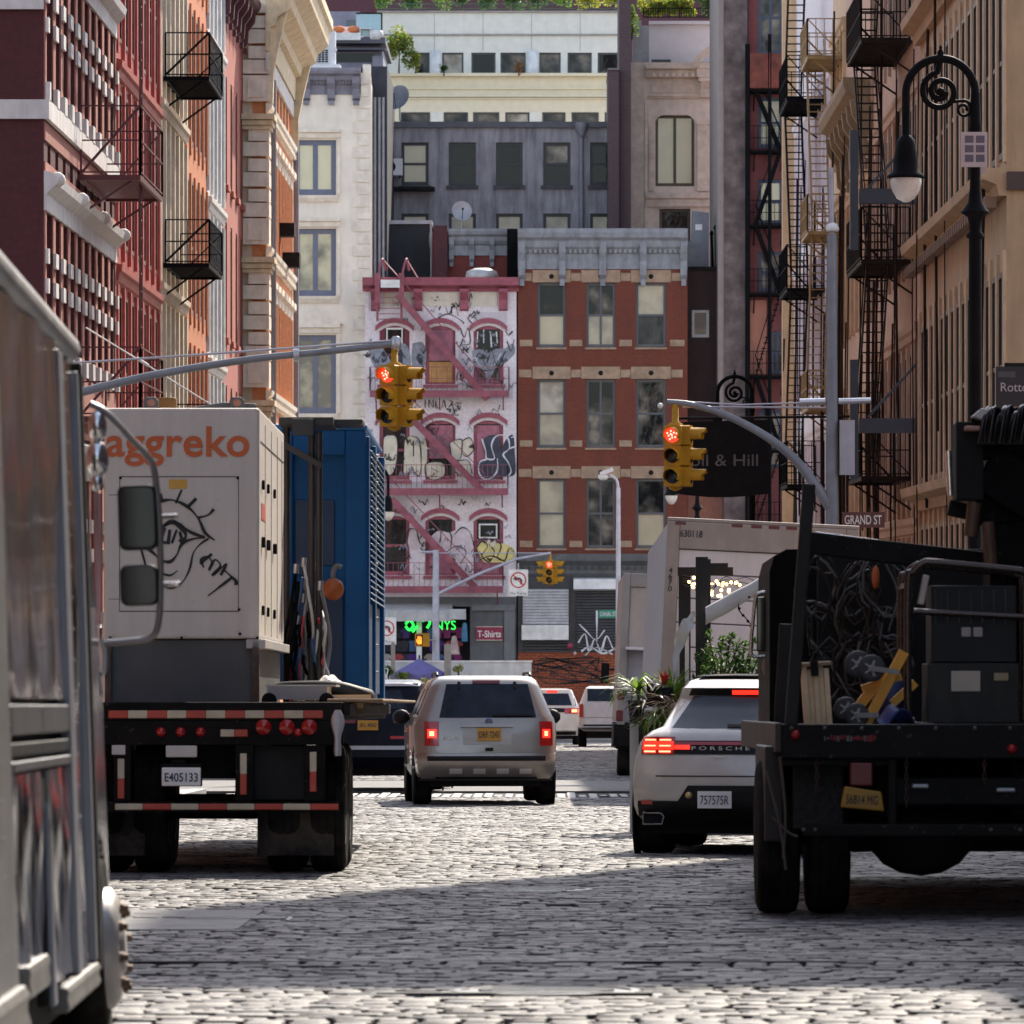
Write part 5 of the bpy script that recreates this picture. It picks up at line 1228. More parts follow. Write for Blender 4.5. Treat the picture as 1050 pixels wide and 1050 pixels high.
class Car:
    """body = stack of level outlines; each level: z, rear y, front y, half width, corner depth"""
    N = 11
    def __init__(s, name, label, px, Y, levels, yaw=0., cat='car', ground=None, n=5.0, fr=.5, group=None):
        s.L = levels; s.n = n; s.fr = fr
        s.r = thing(name, label, cat, (U(px,Y), Y, G(Y)), (PITCH, 0, R(yaw)), group)
    def at(s, z):
        L = s.L
        if z <= L[0][0]: return L[0]
        for a, b in zip(L[:-1], L[1:]):
            if a[0] <= z <= b[0]:
                t = (z-a[0])/max(1e-6, b[0]-a[0]); return tuple(p+(q-p)*t for p, q in zip(a, b))
        return L[-1]
    def ry(s, x, z):
        _, yr, yf, w_, c = s.at(z); q = min(.999, abs(x)/w_)
        return yr + c*(1-(1-q**s.n)**(1/s.n))
    def outline(s, l):
        z, yr, yf, w_, c = l; pts = []
        for i in range(s.N):
            t = math.pi*(1-i/(s.N-1)); cs, sn = math.cos(t), math.sin(t)
            x = w_*math.copysign(abs(cs)**(2/s.n), cs); pts.append((x, yr+c-c*sn**(2/s.n) if 0 < i < s.N-1 else yr+c, z))
        for i in range(s.N):
            t = math.pi*i/(s.N-1); cs, sn = math.cos(t), math.sin(t)
            x = w_*math.copysign(abs(cs)**(2/s.n), cs); pts.append((x, yf-s.fr+s.fr*sn**(2/s.n) if 0 < i < s.N-1 else yf-s.fr, z))
        return pts
    def body(s, m, name='body'):
        mb = MB(); rings = [s.outline(l) for l in s.L]; n = len(rings[0]); vs = [p for r_ in rings for p in r_]
        fs = [(i*n+j, i*n+(j+1)%n, (i+1)*n+(j+1)%n, (i+1)*n+j) for i in range(len(rings)-1) for j in range(n)]
        k = len(rings)-1
        # roof and floor are bridged across so they stay clean
        for base, fl in ((0, True), (k*n, False)):
            for i in range(s.N-1):
                q = (base+i, base+i+1, base+2*s.N-2-i, base+2*s.N-1-i); fs.append(q[::-1] if fl else q)
        mb._add(vs, fs, 0, True)
        return mb.build(name, m, s.r, sharp=32)
    def patch(s, name, x0, x1, z0, z1, m, off=.006, parent=None, th=.02, nx=8, nz=5, shape=None):
        """a panel lying on the rear surface"""
        def fn(u, v):
            z = z0+(z1-z0)*v; a, b = (x0, x1) if shape is None else shape(v)
            x = a+(b-a)*u; return (x, s.ry(x, z)-off, z)
        mb = MB(); mb.grid(fn, nx, nz, th=(0, th, 0)); return mb.build(name, m, parent or s.r)
    def side(s, name, sx, y0, y1, z0, z1, m, y0t=None, y1t=None, off=.008, parent=None):
        y0t = y0 if y0t is None else y0t; y1t = y1 if y1t is None else y1t
        def fn(u, v):
            z = z0+(z1-z0)*v; a, b = y0+(y0t-y0)*v, y1+(y1t-y1)*v
            return (sx*(s.at(z)[3]+off), a+(b-a)*u, z)
        mb = MB(); mb.grid(fn, 4, 4, th=(-sx*.02,0,0)); return mb.build(name, m, parent or s.r)
    def wheel(s, x, y, r_=.35, w_=.23, rim=RIM):
        mb = MB(); h = w_/2
        mb.lathe([(r_*.62,-h*.9),(r_*.9,-h),(r_*.98,-h*.8),(r_,-h*.4),(r_,h*.4),(r_*.98,h*.8),(r_*.9,h),(r_*.62,h*.9)], (x,y,r_), 'x', 26)
        o = mb.build('wheel', RUB, s.r, sharp=40)
        q = MB(); sg = 1 if x > 0 else -1
        q.lathe([(.0,sg*h*.75),(r_*.2,sg*h*.8),(r_*.25,sg*h*.45),(r_*.52,sg*h*.5),(r_*.62,sg*h*.88),(r_*.64,sg*h*.7)], (x,y,r_), 'x', 18); q.build('rim', rim, o)
        for k in range(3):
            pass
        return o
    def arch(s, sx, y, r_=.40):
        mb = MB(); w_ = s.at(.5)[3]
        mb.lathe([(0,0),(r_,0),(r_,.012),(0,.012)], (sx*(w_-.004) if sx > 0 else sx*(w_+.008), y, .36), 'x', 24); mb.build('wheel_arch', UNDER, s.r)
    def plate(s, x, z, w_, h_, txt, m, parent=None, ink=PLT, th=.02, tw=None):
        y = s.ry(x, z)-.015
        mb = MB(); mb.box(x-w_/2, x+w_/2, y-th, y, z-h_/2, z+h_/2); o = mb.build('number_plate', m, parent or s.r)
        if txt: text(txt, 'lettering', ink, o, (x, y-th-.002, z-h_*.02), w=tw or w_*.84, h=h_*.52)
        return o
# --- silver SUV in the middle of the road
K_ = 80.0
def X_(px, c=499): return (px-c)/K_
def Z_(py): return (826-py)/K_
SILV = paint('champagne_silver', (.34,.305,.265), .7, .33)
S = Car('silver_suv', 'champagne silver SUV driving away down the middle of the cobbled street, brake lights lit', 499, 72.9,
  [(.34,.10,4.3,.84,.25),(.44,.03,4.38,.895,.22),(.60,.0,4.4,.91,.22),(.665,.02,4.4,.91,.22),(.67,.07,4.4,.905,.2),(.9,.09,4.35,.915,.2),(1.03,.12,4.2,.912,.2),(1.12,.15,3.3,.885,.2),(1.16,.17,3.15,.86,.2),(1.52,.33,2.55,.715,.22),(1.60,.38,2.45,.68,.25),(1.645,.46,2.35,.62,.3),(1.665,.7,2.1,.50,.3)], yaw=3.6)
S.body(SILV)
S.patch('rear_window', 0, 0, Z_(736), Z_(701.5), CGL, shape=lambda v: (X_(451)+v*.10, X_(551)-v*.10))
S.patch('tailgate_gap', -.76, .76, Z_(780.5), Z_(775.5), CBLK)
S.patch('tailgate_handle', X_(475), X_(525), Z_(764), Z_(746), mat('champagne_dark', (.36,.34,.31), .35, .5, var=.05), .004)
S.patch('handle_bar', X_(473), X_(527), Z_(745.8), Z_(742), SILV, .03)
for a, b in ((435.5,450.5),(554,567.5)):
    l = S.patch('tail_lamp', X_(a), X_(b), Z_(765), Z_(740), LAMPR, .012, nx=4); S.patch('lamp_lit', X_(a+3), X_(b-2.5), Z_(757), Z_(748), LAMPON, .02, l, nx=3, nz=2); S.patch('lamp_core', X_(a+5), X_(b-5), Z_(755), Z_(750), LAMPHOT, .026, l, nx=3, nz=2)
S.patch('high_brake_lamp', X_(486), X_(514), Z_(701), Z_(697), mat('lamp_dull_red', (.14,.03,.035), .3, var=.1), .02)
for px in (472, 529.5): S.patch('window_hinge', X_(px-1.6), X_(px+1.6), Z_(706), Z_(699), CBLK, .02, nx=2, nz=2)
for a, b in ((461,474),(485.5,498),(509.5,522),(533,545.5)): S.patch('bumper_pad', X_(a), X_(b), Z_(794), Z_(788.5), mat('bumper_pad_silver', (.62,.60,.57), .35, .4, var=.05), .012, nx=3, nz=2)
S.patch('rear_bumper', -.86, .86, Z_(801), Z_(797), CBLK, .004)
S.plate(X_(502), Z_(753.3), 24.5/K_, 13/K_, 'DRF 7243', PLY)
S.patch('wiper', X_(506), X_(548), Z_(734.5), Z_(732.5), CBLK, .03, nx=3, nz=1)
S.patch('latch', X_(498), X_(506), Z_(770.5), Z_(767), CBLK, .012, nx=2, nz=1)
mb = MB(); mb.lathe([(.0,-.012),(.042,-.010),(.05,0)], (X_(502), S.ry(0,Z_(740.5))-.02, Z_(740.5)), 'y', 18); b_ = mb.build('oval_badge', mat('badge_blue_grey', (.10,.13,.22), .4, .3), S.r); b_.scale = (1,1,1)
text('ESCAPE', 'lettering', CHROME, S.r, (X_(462), S.ry(-.5,Z_(757))-.012, Z_(757)), w=17/K_, h=3/K_)
for sx in (-1, 1):
    S.side('side_window', sx, .55, 2.6, 1.15, 1.50, CGL, .68, 2.35); S.side('window_pillar', sx, 1.45, 1.55, 1.15, 1.5, CBLK, off=.012)
    S.side('sill_trim', sx, .4, 4.0, .36, .5, mat('champagne_dark', (.36,.34,.31), .35, .5), off=.012)
    for y in (.80, 3.42): S.wheel(sx*.80, y, .36, .24); S.arch(sx, y, .42)
    mb = MB(); mb.ball((sx*1.0, 2.55, 1.13), .12, 10, (1,.6,.85)); mb.beam((sx*.84,2.55,1.1),(sx*.95,2.55,1.12),.04); mb.build('door_mirror', CBLK, S.r)
    mb = MB(); mb.tube([(sx*.60,.75,1.665),(sx*.60,.85,1.70),(sx*.60,2.1,1.70),(sx*.60,2.2,1.665)], .02, 6); mb.build('roof_rail', CBLK, S.r)
mb = MB(); mb.box(-.7,.7,.25,4.1,.24,.34); mb.build('underbody', UNDER, S.r); mb = MB(); mb.tube([(.45,.12,.30),(.45,.6,.30)], .035, 8); mb.build('exhaust_pipe', DRK, S.r)
# --- white SUV on the right, tail light bar across
KP = 121.5
def X_(px, c=745): return (px-c)/KP
def Z_(py): return (878-py)/KP
WPT = paint('warm_white_paint', (.62,.58,.53), 0., .25)
S = Car('white_suv', 'white sporty SUV with a red light bar and plate 757575R beside the black work truck', 745, 48.0,
  [(.27,.16,4.5,.74,.3),(.34,.06,4.55,.80,.3),(.42,.015,4.6,.825,.32),(.56,.0,4.6,.83,.32),(.72,.025,4.6,.825,.32),(.84,.06,4.55,.81,.32),(.94,.10,4.5,.785,.32),(1.00,.14,4.3,.75,.32),(1.05,.20,3.8,.69,.32),(1.09,.27,3.3,.60,.32),(1.33,.55,2.8,.49,.35),(1.42,.50,2.6,.455,.35),(1.48,.62,2.4,.40,.35),(1.52,1.0,2.2,.32,.35)], yaw=-7, n=3.6)
S.body(WPT)
S.patch('rear_window', 0, 0, Z_(747), Z_(714), CGP, shape=lambda v: (X_(685)+v*.16, .56-v*.1))
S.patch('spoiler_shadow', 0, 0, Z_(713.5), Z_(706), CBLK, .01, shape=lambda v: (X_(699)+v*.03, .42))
S.patch('high_brake_lamp', X_(745), X_(787), Z_(712.5), Z_(708), LAMPON, .02)
lb = S.patch('light_bar', X_(660), X_(826), Z_(774), Z_(760), CBLK, .008, nx=16)
S.patch('light_strip', X_(690), X_(800), Z_(764.5), Z_(761), LAMPR, .02, lb, nx=10, nz=2)
for a, b in ((655,690),(798,834)):
    l = S.patch('tail_lamp', X_(a), X_(b), Z_(774), Z_(756), LAMPR, .014, nx=6)
    for q, (py0, py1) in enumerate(((760,758.6),(766,764.6),(772,770.4))):
        for (c, d) in ((a+3, a+15), (a+19, a+31)): S.patch('lamp_segment', X_(c), X_(d), Z_(py0), Z_(py1), LAMPHOT, .022, l, nx=3, nz=1)
    S.patch('lamp_glow', X_(a+1), X_(b-1), Z_(769.5), Z_(761), LAMPON, .017, l, nx=6, nz=2)
text('PORSCHE', 'lettering', mat('letter_silver', (.75,.73,.70), .3, .3), lb, (X_(738), S.ry(0,Z_(767.5))-.024, Z_(767.8)), w=60/KP, h=3.8/KP, spacing=1.5, rot=(0,0,0))
text('Macan', 'lettering', CHROME, S.r, (X_(736), S.ry(0,Z_(776.5))-.012, Z_(776.8)), w=17/KP, h=3/KP, shear=.4)
S.patch('tailgate_seam', X_(671), X_(826), Z_(797), Z_(795.8), CBLK, .004, nx=14, nz=1)
S.patch('lower_valance', 0, 0, Z_(847), Z_(822), CBLK, .012, shape=lambda v: (X_(652), X_(838)), nx=12)
S.patch('plate_recess', 0, 0, Z_(832), Z_(806), CBLK, .016, shape=lambda v: (X_(688)+v*.14, X_(800)-v*.14))
S.plate(X_(732.7), Z_(820.5), 35/KP, 17.5/KP, '757575R', PLW)
for px in (662, 828): S.patch('reflector', X_(px-6), X_(px+6), Z_(825.5), Z_(821.5), LAMPR, .018, nx=3, nz=1)
for px in (669, 822):
    mb = MB(); y = S.ry(X_(px), Z_(840)); mb.prism([(X_(px)-.09,Z_(846)),(X_(px)+.07,Z_(846)),(X_(px)+.085,Z_(838)),(X_(px)+.06,Z_(834.5)),(X_(px)-.09,Z_(834.5))], 'y', y-.07, y+.1); e = mb.build('exhaust_tip', DRK, S.r)
    mb = MB(); mb.tube([(X_(px)-.09,y-.075,Z_(846)),(X_(px)+.07,y-.075,Z_(846)),(X_(px)+.085,y-.075,Z_(838)),(X_(px)+.06,y-.075,Z_(834.5)),(X_(px)-.09,y-.075,Z_(834.5))], .008, 5, True); mb.build('tip_rim', RIM, e)
mb = MB(); mb.lathe([(0,-.02),(.028,-.02),(.03,0)], (X_(706), S.ry(0,Z_(816))-.02, Z_(816)), 'y', 14); mb.build('round_badge', mat('badge_gold', (.6,.42,.2), .3, .5), S.r)
S.patch('wiper', X_(743), X_(780), Z_(746), Z_(743), CBLK, .03, nx=3, nz=1)
for sx in (-1, 1):
    S.side('side_window', sx, 1.0, 3.0, 1.10, 1.32, CGL, 1.1, 2.7)
    for y in (.72, 3.55): S.wheel(sx*.66, y, .355, .29); S.arch(sx, y, .42)
mb = MB(); mb.box(-.66,.66,.3,4.2,.18,.30); mb.build('underbody', UNDER, S.r)
mb = MB(); mb.grid(lambda u, v: (-.33+.66*u, .78+1.5*v, 1.528+.018*math.sin(3.14*v)-.01*(2*u-1)**2), 8, 10, th=(0,0,-.01)); mb.build('roof_glass', mat('roof_dark_glass', (.03,.03,.033), .12, var=.1, spec=.3), S.r)
l = S.patch('lamp_taper', X_(690), X_(706), Z_(769), Z_(761), LAMPON, .016, nx=4, nz=2)
# --- dark SUV beyond the flatbed
def dark_suv():
    Y = 86.; k = F/Y; c = 388; gy = 605+121+7291/Y
    X = lambda px: (px-c)/k; Z = lambda py: (gy-py)/k
    S = Car('dark_suv', 'dark blue black SUV parked ahead of the flatbed trailer, yellow plate', c, Y,
      [(.34,.1,4.4,.85,.25),(.5,.0,4.5,.93,.25),(.75,.03,4.5,.94,.25),(1.0,.06,4.3,.93,.25),(1.12,.12,3.4,.88,.25),(1.5,.34,2.7,.66,.3),(1.62,.4,2.5,.6,.3),(1.68,.7,2.2,.5,.3)], yaw=-2)
    S.body(mat('midnight_blue', (.006,.008,.016), .3, var=.3, spec=.12))
    S.patch('rear_window', 0, 0, Z(727), Z(708), CGL, shape=lambda v: (X(357)+v*.08, X(417)-v*.12)); S.patch('rear_spoiler', -.6, .6, 1.58, 1.63, mat('pale_grey_roof', (.4,.4,.42), .4), .03)
    for a, b in ((352,364),(403,424)): S.patch('tail_lamp', X(a), X(b), Z(742), Z(731), mat('lamp_dark_red', (.13,.008,.012), .2, var=.1), .012, nx=4)
    S.plate(X(377), Z(744), .31, .15, 'JKL 4062', PLY); S.patch('chrome_trim', -.88, .88, Z(769), Z(765), RIM, .014); S.patch('bumper_reflector', X(400), X(418), Z(758), Z(755), LAMPR, .012, nx=3, nz=1)
    for sx in (-1,1):
        S.side('side_window', sx, .6, 2.6, 1.14, 1.48, CGL, .75, 2.4)
        for y in (.85, 3.6): S.wheel(sx*.82, y, .36, .24); S.arch(sx, y)
    mb = MB(); mb.box(-.7,.7,.3,4.1,.22,.34); mb.build('underbody', UNDER, S.r)
    mb = MB(); mb.ball((.98,2.5,1.14), .15, 10, (1,.6,.9)); mb.build('door_mirror', CBLK, S.r)
dark_suv()
# --- white SUV far, and white pickup, and pale car under the umbrella
Y = 190.; k = F/Y; gy = 605+121+7291/Y
S = Car('distant_white_suv', 'white SUV far ahead with brake lights on, between the silver SUV and the white pickup', 566, Y,
  [(.32,.1,4.4,.86,.25),(.5,.0,4.5,.93,.25),(.8,.03,4.5,.95,.25),(1.2,.08,4.3,.95,.25),(1.28,.14,3.4,.9,.25),(1.72,.36,2.7,.72,.3),(1.85,.45,2.5,.66,.3),(1.9,.7,2.2,.5,.3)])
S.body(paint('plain_white_paint', (.60,.59,.57), 0, .3)); S.patch('rear_window', 0, 0, 1.33, 1.73, CGL, shape=lambda v: (-.82+v*.1, .82-v*.1))
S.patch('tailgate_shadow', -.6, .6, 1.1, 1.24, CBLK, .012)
for sx in (-1,1):
    l = S.patch('tail_lamp', sx*.42, sx*.9, 1.06, 1.24, LAMPR, .02, nx=4); S.patch('lamp_core', sx*.66, sx*.84, 1.1, 1.2, LAMPHOT, .03, l, nx=3, nz=1)
    for y in (.8, 3.5): S.wheel(sx*.82, y, .35, .24); S.arch(sx, y)
S.patch('high_brake_lamp', -.18, .18, 1.76, 1.83, LAMPON, .02); S.patch('bumper_trim', -.8, .8, .34, .46, CBLK, .01)
S.plate(0, .95, .32, .16, '', PLY); mb = MB(); mb.box(-.7,.7,.3,4.1,.2,.32); mb.build('underbody', UNDER, S.r)
Y = 181.
S = Car('white_pickup', 'white pickup truck far ahead beside the beige box truck', 624, Y,
  [(.5,.15,5.2,.8,.15),(.62,.0,5.3,.95,.15),(.75,.02,5.3,.96,.15),(1.25,.06,5.2,.95,.15),(1.38,.08,5.0,.94,.15)], n=8)
PW = paint('pickup_white', (.62,.61,.60), 0, .3); S.body(PW)
C2 = Car.__new__(Car); C2.L = [(1.381,1.9,4.2,.9,.2),(1.45,1.95,4.1,.88,.2),(1.88,2.1,3.6,.72,.2),(1.95,2.3,3.4,.62,.2)]; C2.n = 6; C2.fr = .5; C2.r = S.r
C2.body(PW, 'cab'); C2.patch('rear_window', -.66, .66, 1.46, 1.86, CGL)
for sx in (-1,1):
    S.patch('tail_lamp', sx*.80, sx*.93, .95, 1.36, LAMPR, .02, nx=3)
    for y in (1.0, 4.2): S.wheel(sx*.82, y, .40, .27); S.arch(sx, y, .44)
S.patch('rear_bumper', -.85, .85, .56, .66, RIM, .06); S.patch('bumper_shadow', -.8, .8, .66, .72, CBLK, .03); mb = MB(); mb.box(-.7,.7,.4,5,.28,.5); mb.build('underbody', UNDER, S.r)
S.patch('tailgate_seam', -.78, .78, .93, .95, mat('seam_grey', (.3,.3,.3), .5), .004, nx=6, nz=1)
Y = 120.
S = Car('pale_car', 'pale grey car half hidden between the dark SUV and the silver SUV', 425, Y,
  [(.3,.1,4.3,.8,.25),(.5,.0,4.4,.88,.25),(.9,.04,4.4,.9,.25),(1.0,.1,4.2,.88,.25),(1.4,.9,2.8,.66,.3),(1.45,1.2,2.5,.55,.3)])
S.body(paint('pale_grey_paint', (.5,.51,.52), .2, .3)); S.patch('rear_window', -.6, .6, 1.02, 1.36, CGL)
for sx in (-1,1):
    S.patch('tail_lamp', sx*.6, sx*.84, .75, .9, LAMPR, .02, nx=3)
    for y in (.8, 3.4): S.wheel(sx*.78, y, .33, .22); S.arch(sx, y)
mb = MB(); mb.box(-.7,.7,.3,4,.2,.32); mb.build('underbody', UNDER, S.r)
# ------------------------------------------------------------------ flatbed trailer and its load (left)
class Rig:
    """a thing standing on the sloping road; L() turns a photo pixel at depth Y into its local frame"""
    def __init__(s, name, label, cat, px, Y, roll=0., yaw=0., z=0., group=None):
        s.X0, s.Y0 = U(px, Y), Y; s.z0 = z
        s.r = thing(name, label, cat, (s.X0, Y, G(Y)+z), (PITCH, R(roll), R(yaw)), group)
    def x(s, px, Y=None): return U(px, Y or s.Y0)-s.X0
    def z(s, py, Y=None): Y = Y or s.Y0; return V(py, Y)-G(Y)-s.z0
    def p(s, px, py, Y=None): Y = Y or s.Y0; return (s.x(px,Y), Y-s.Y0, s.z(py,Y))
    def box(s, mb, a, b, t, bt, y0, y1, m=0): mb.box(s.x(a), s.x(b), y0, y1, s.z(bt), s.z(t), m)
TRD = mat('trailer_black', (.008,.008,.008), .65, var=.35, spec=.08, chips=.5, dirt=.45, dcol=(.035,.028,.024), streak=False)
RFR = mat('reflective_red', (.50,.055,.03), .4, var=.15, dirt=.3, dcol=(.12,.04,.03), streak=False); RFW = mat('reflective_white', (.58,.50,.36), .4, var=.15, dirt=.35, dcol=(.2,.15,.1), streak=False)
WOOD = mat('deck_wood', (.30,.20,.12), .8, var=.35, vscale=5, dirt=.4); WOODL = mat('light_wood', (.74,.56,.35), .8, var=.25, vscale=4, dirt=.25)
YF = 42.6
Tt = Rig('flatbed_trailer', 'dirty black flatbed trailer with red and white reflector tape and plate E405133', 'trailer', 172, YF)
r = Tt.r; bx = Tt.box
mb = MB(); bx(mb, 84, 352, 720, 739, 0, 11); bx(mb, 84, 352, 739, 764, .0, .12); mb.build('deck_frame', TRD, r)
mb = MB()
for i in range(34): mb.box(Tt.x(335)+.0, Tt.x(335)+.42, .03+i*.31, .31+i*.31, Tt.z(719.8), Tt.z(716.5))
mb.build('deck_planks', WOOD, r)
mb = MB(); mb.box(Tt.x(352)+.001, Tt.x(352)+.05, .02, 10.9, Tt.z(734), Tt.z(722)); mb.build('side_rail', DRK, r)
def tape(x0, x1, t, b, n, vertical=False, first=0, y=-.012):
    for i in range(n):
        mb = MB()
        if vertical: bx(mb, x0, x1, t+(b-t)*i/n, t+(b-t)*(i+1)/n, y, -.001)
        else: bx(mb, x0+(x1-x0)*i/n, x0+(x1-x0)*(i+1)/n, t, b, y, -.001)
        mb.build('reflector_tape', RFR if (i+first) % 2 == 0 else RFW, r)
tape(111, 331, 728.5, 736.5, 11); tape(226, 254, 748, 755.5, 2, first=1)
mb = MB(); 
for a, b in ((86,98),(117,134),(241,260),(312,333)): bx(mb, a, b, 764.2, 822, .0, .1)
mb.each('bumper_upright', TRD, r)
mb = MB(); bx(mb, 86, 347, 822.3, 833, -.02, .09); mb.build('bumper_bar', TRD, r)
for a, b, t, bt in ((120.5,127.5,778,819),(246,253,772.5,815),(317.5,324.5,771,812)):
    tape(a, b, t, bt, 2, True, 1)
tape(118, 347, 824, 830.5, 8, first=1, y=-.034)
lam = MB()
def lamp(px, py, rad, m=LAMPR):
    mb = MB(); mb.lathe([(0,-.03),(rad*.7,-.027),(rad,-.012),(rad*1.12,-.008),(rad*1.15,0)], Tt.p(px,py), 'y', 18); mb.build('tail_lamp', m, r)
for px in (165, 185, 205.5): lamp(px, 750.5, .032)
for px in (270, 294, 317): lamp(px, 745.5, .052)
lamp(305.5, 751, .028)
mb = MB(); bx(mb, 166, 206, 787, 806, -.035, -.015); pl_ = mb.build('number_plate', PLW, r); text('E405133', 'lettering', PLT, pl_, (Tt.x(186), -.037, Tt.z(797)), w=34/137, h=9/137, bold=.01)
mb = MB(); bx(mb, 165, 207, 783, 806.5, -.0149, .06); bx(mb, 175, 190, 779, 783, -.015, .02); mb.build('plate_bracket', TRD, r)
mb = MB(); bx(mb, 170, 202, 764.5, 776.5, -.02, -.001); mb.build('paper_label', mat('paper', (.62,.58,.54), .7, var=.1), r)
mb = MB(); bx(mb, 114.5, 128.5, 764, 774, -.014, -.001); mb.build('small_sticker', mat('paper', (.62,.58,.54), .7), r)
mb = MB(); bx(mb, 245, 330, 764.4, 821, .12, .16); bx(mb, 130, 240, 764.4, 800, .9, .95); mb.each('rear_panel', mat('panel_black', (.010,.010,.011), .55, var=.4, spec=.2, dirt=.4, dcol=(.05,.045,.04), streak=False), r)
for a, b in ((262,341),(66,146)):
    mb = MB(); bx(mb, a, b, 830, 878.5, .25, .28); mb.build('mud_flap', mat('mud_flap_rubber', (.016,.016,.017), .8, spec=.2, var=.2, dirt=.7, dcol=(.16,.13,.10), streak=False), r)
def dual(rg, px, Y, rad=.49, w_=.27, rim=True, sx=1, parent=None):
    mb = MB(); h = w_/2; c = (U(px,Y)-rg.X0, Y-rg.Y0, rad-rg.z0)
    mb.lathe([(rad*.55,-h*.9),(rad*.88,-h),(rad*.97,-h*.85),(rad,-h*.5),(rad*.985,-h*.45),(rad,-h*.4),(rad,-h*.05),(rad*.985,0),(rad,h*.05),(rad,h*.4),(rad*.985,h*.45),(rad,h*.5),(rad*.97,h*.85),(rad*.88,h),(rad*.55,h*.9)], c, 'x', 30)
    o = mb.build('wheel', RUB, rg.r, sharp=35)
    q = MB(); q.lathe([(0,sx*h*.6),(rad*.2,sx*h*.6),(rad*.24,sx*h*.1),(rad*.5,sx*h*.2),(rad*.56,sx*h*.92),(rad*.56,sx*h*.6)], c, 'x', 20); q.build('rim', mat('steel_rim', (.28,.27,.26), .55, .4, var=.2, dirt=.4), o)
    return o
for Yw in (43.3, 44.6):
    for px in (294, 337.5, 115, 158): dual(Tt, px + (0 if Yw < 44 else 5), Yw)
mb = MB()
for Yw in (43.3, 44.6): mb.tube([(U(90,Yw)-Tt.X0, Yw-YF, .49),(U(340,Yw)-Tt.X0, Yw-YF, .49)], .09, 10)
mb.each('axle', TRD, r)
mb = MB(); mb.box(-.55,-.4,.4,10.5,.75,1.2); mb.box(.4,.55,.4,10.5,.75,1.2); mb.each('chassis_beam', TRD, r)
mb = MB(); bx(mb, 232, 240, 850, 872, 5.5, 5.56); mb.build('yellow_strap', mat('strap_yellow', (.45,.30,.04), .7), r)
# wooden skid pieces poking out over the right edge
for k, (py, px1, yy, lab) in enumerate(((712.5,384,44.6,'upper grey plank bundle with pale ends sticking out over the flatbed edge'),(721,376,44.3,'lower grey plank bundle sticking out over the flatbed edge'))):
    q = thing('plank_bundle', lab, 'planks', (U(352,yy), yy, V(py,yy)), (PITCH,0,R(16)))
    for j in range(2):
        mb = MB(); n = 9
        for i in range(n): mb.box(-.35, (px1-352)/F*yy-.02*(n-i)*.4, -.20+i*.048, -.157+i*.048, -j*.045-.04, -j*.045)
        mb.build('plank_layer', WOODL if j == 0 else WOOD, q)
# plastic bag tied to the deck corner
bg_ = MB(); bg_.grid(lambda u,v: (U(346,42.5)+(.02+.05*v+.02*math.sin(7*v))*math.cos(6.283*u)*(1-.75*v*v+.1*math.sin(20*u)), 42.5+(.03+.03*v)*math.sin(6.283*u), V(728+47*v,42.5)), 16, 10)
tag(bg_.build('plastic_bag', mat('bag_white', (.55,.52,.53), .4, var=.15)), 'white plastic bag tied to the right rear corner of the flatbed trailer', 'bag')
# --- generator on the flatbed
YG = 44.0
Gn = Rig('generator', 'white generator box with orange lettering and a spray painted eye, standing on the flatbed', 'generator', 186, YG, z=V(722.5,YG)-G(YG))
r = Gn.r; bx = Gn.box; GW = mat('generator_white', (.64,.59,.545), .5, var=.06, vscale=1, chips=.25, ccol=(.35,.28,.22), dirt=.42, dcol=(.40,.33,.28)); GX0, GX1 = Gn.x(106.5), Gn.x(265.5)
mb = MB(); mb.box(GX0, GX1, 0, 4.1, Gn.z(655), Gn.z(418)); o = mb.build('housing', GW, r)
bv = o.modifiers.new('b', 'BEVEL'); bv.width = .02; bv.segments = 2
mb = MB(); mb.box(Gn.x(112), Gn.x(262), .06, 4.0, .0, Gn.z(656)); mb.build('fuel_tank', mat('tank_grey', (.075,.075,.08), .5, var=.15, dirt=.4, dcol=(.14,.13,.12)), r)
mb = MB()
for a, b in ((107.5,114.5),(258,266)): bx(mb, a, b, 656, 722, -.01, .055)
mb.each('skid_post', mat('skid_rust', (.06,.05,.045), .8, var=.4, vscale=9, dirt=.6, dcol=(.28,.13,.05), streak=False), r)
GL_ = mat('panel_line', (.10,.09,.085), .7, var=.1)
mb = MB()
for a in ((122,122.8,489,627.5),(244,244.8,488.5,626),(122,244.8,488.2,489.2),(122,244.8,626.2,627.4),(111,122,507,507.6),(111,122,614,614.6)): bx(mb, a[0], a[1], a[2], a[3], -.003, .0)
mb.each('door_seam', GL_, r)
mb = MB(); 
for px, py in ((123,490),(243.5,490),(245,625),(113,654),(186,654),(246,650),(264,654)): mb.lathe([(0,-.012),(.010,-.012),(.012,0)], Gn.p(px,py), 'y', 8)
mb.each('bolt', DRK, r)
text('aggreko', 'brand_lettering', mat('orange_letter', (.58,.11,.02), .45, var=.08), r, (Gn.x(182), -.004, Gn.z(457.5)), w=147/132.6, h=41/132.6, bold=.018, spacing=1.03)
mb = MB(); bx(mb, 173, 191.5, 491.5, 501, -.006, -.001); mb.build('warning_sticker', mat('sticker_orange', (.65,.36,.06), .5, var=.15), r)
conv = lambda a, b, y: Gn.p(a, b, YG+y)
def strk(ls, w_): return strokes(r, conv, ls, SPB, w_, YG/F, 'spray_eye', -.004)
strk([[(164,514),(174,512.5),(184,515),(195,522),(204,533),(210,546),(220,554)],[(166,540),(176,534),(186,539),(196,546),(210,551)],[(210,551),(196,553),(186,558),(181,569),(174,576),(165,574),(156,566),(150,562)],[(180,516),(186,502)],[(192,520),(201,511)],[(202,531),(213,528),(219,522)],[(166,515),(164,506)]], 2.6)
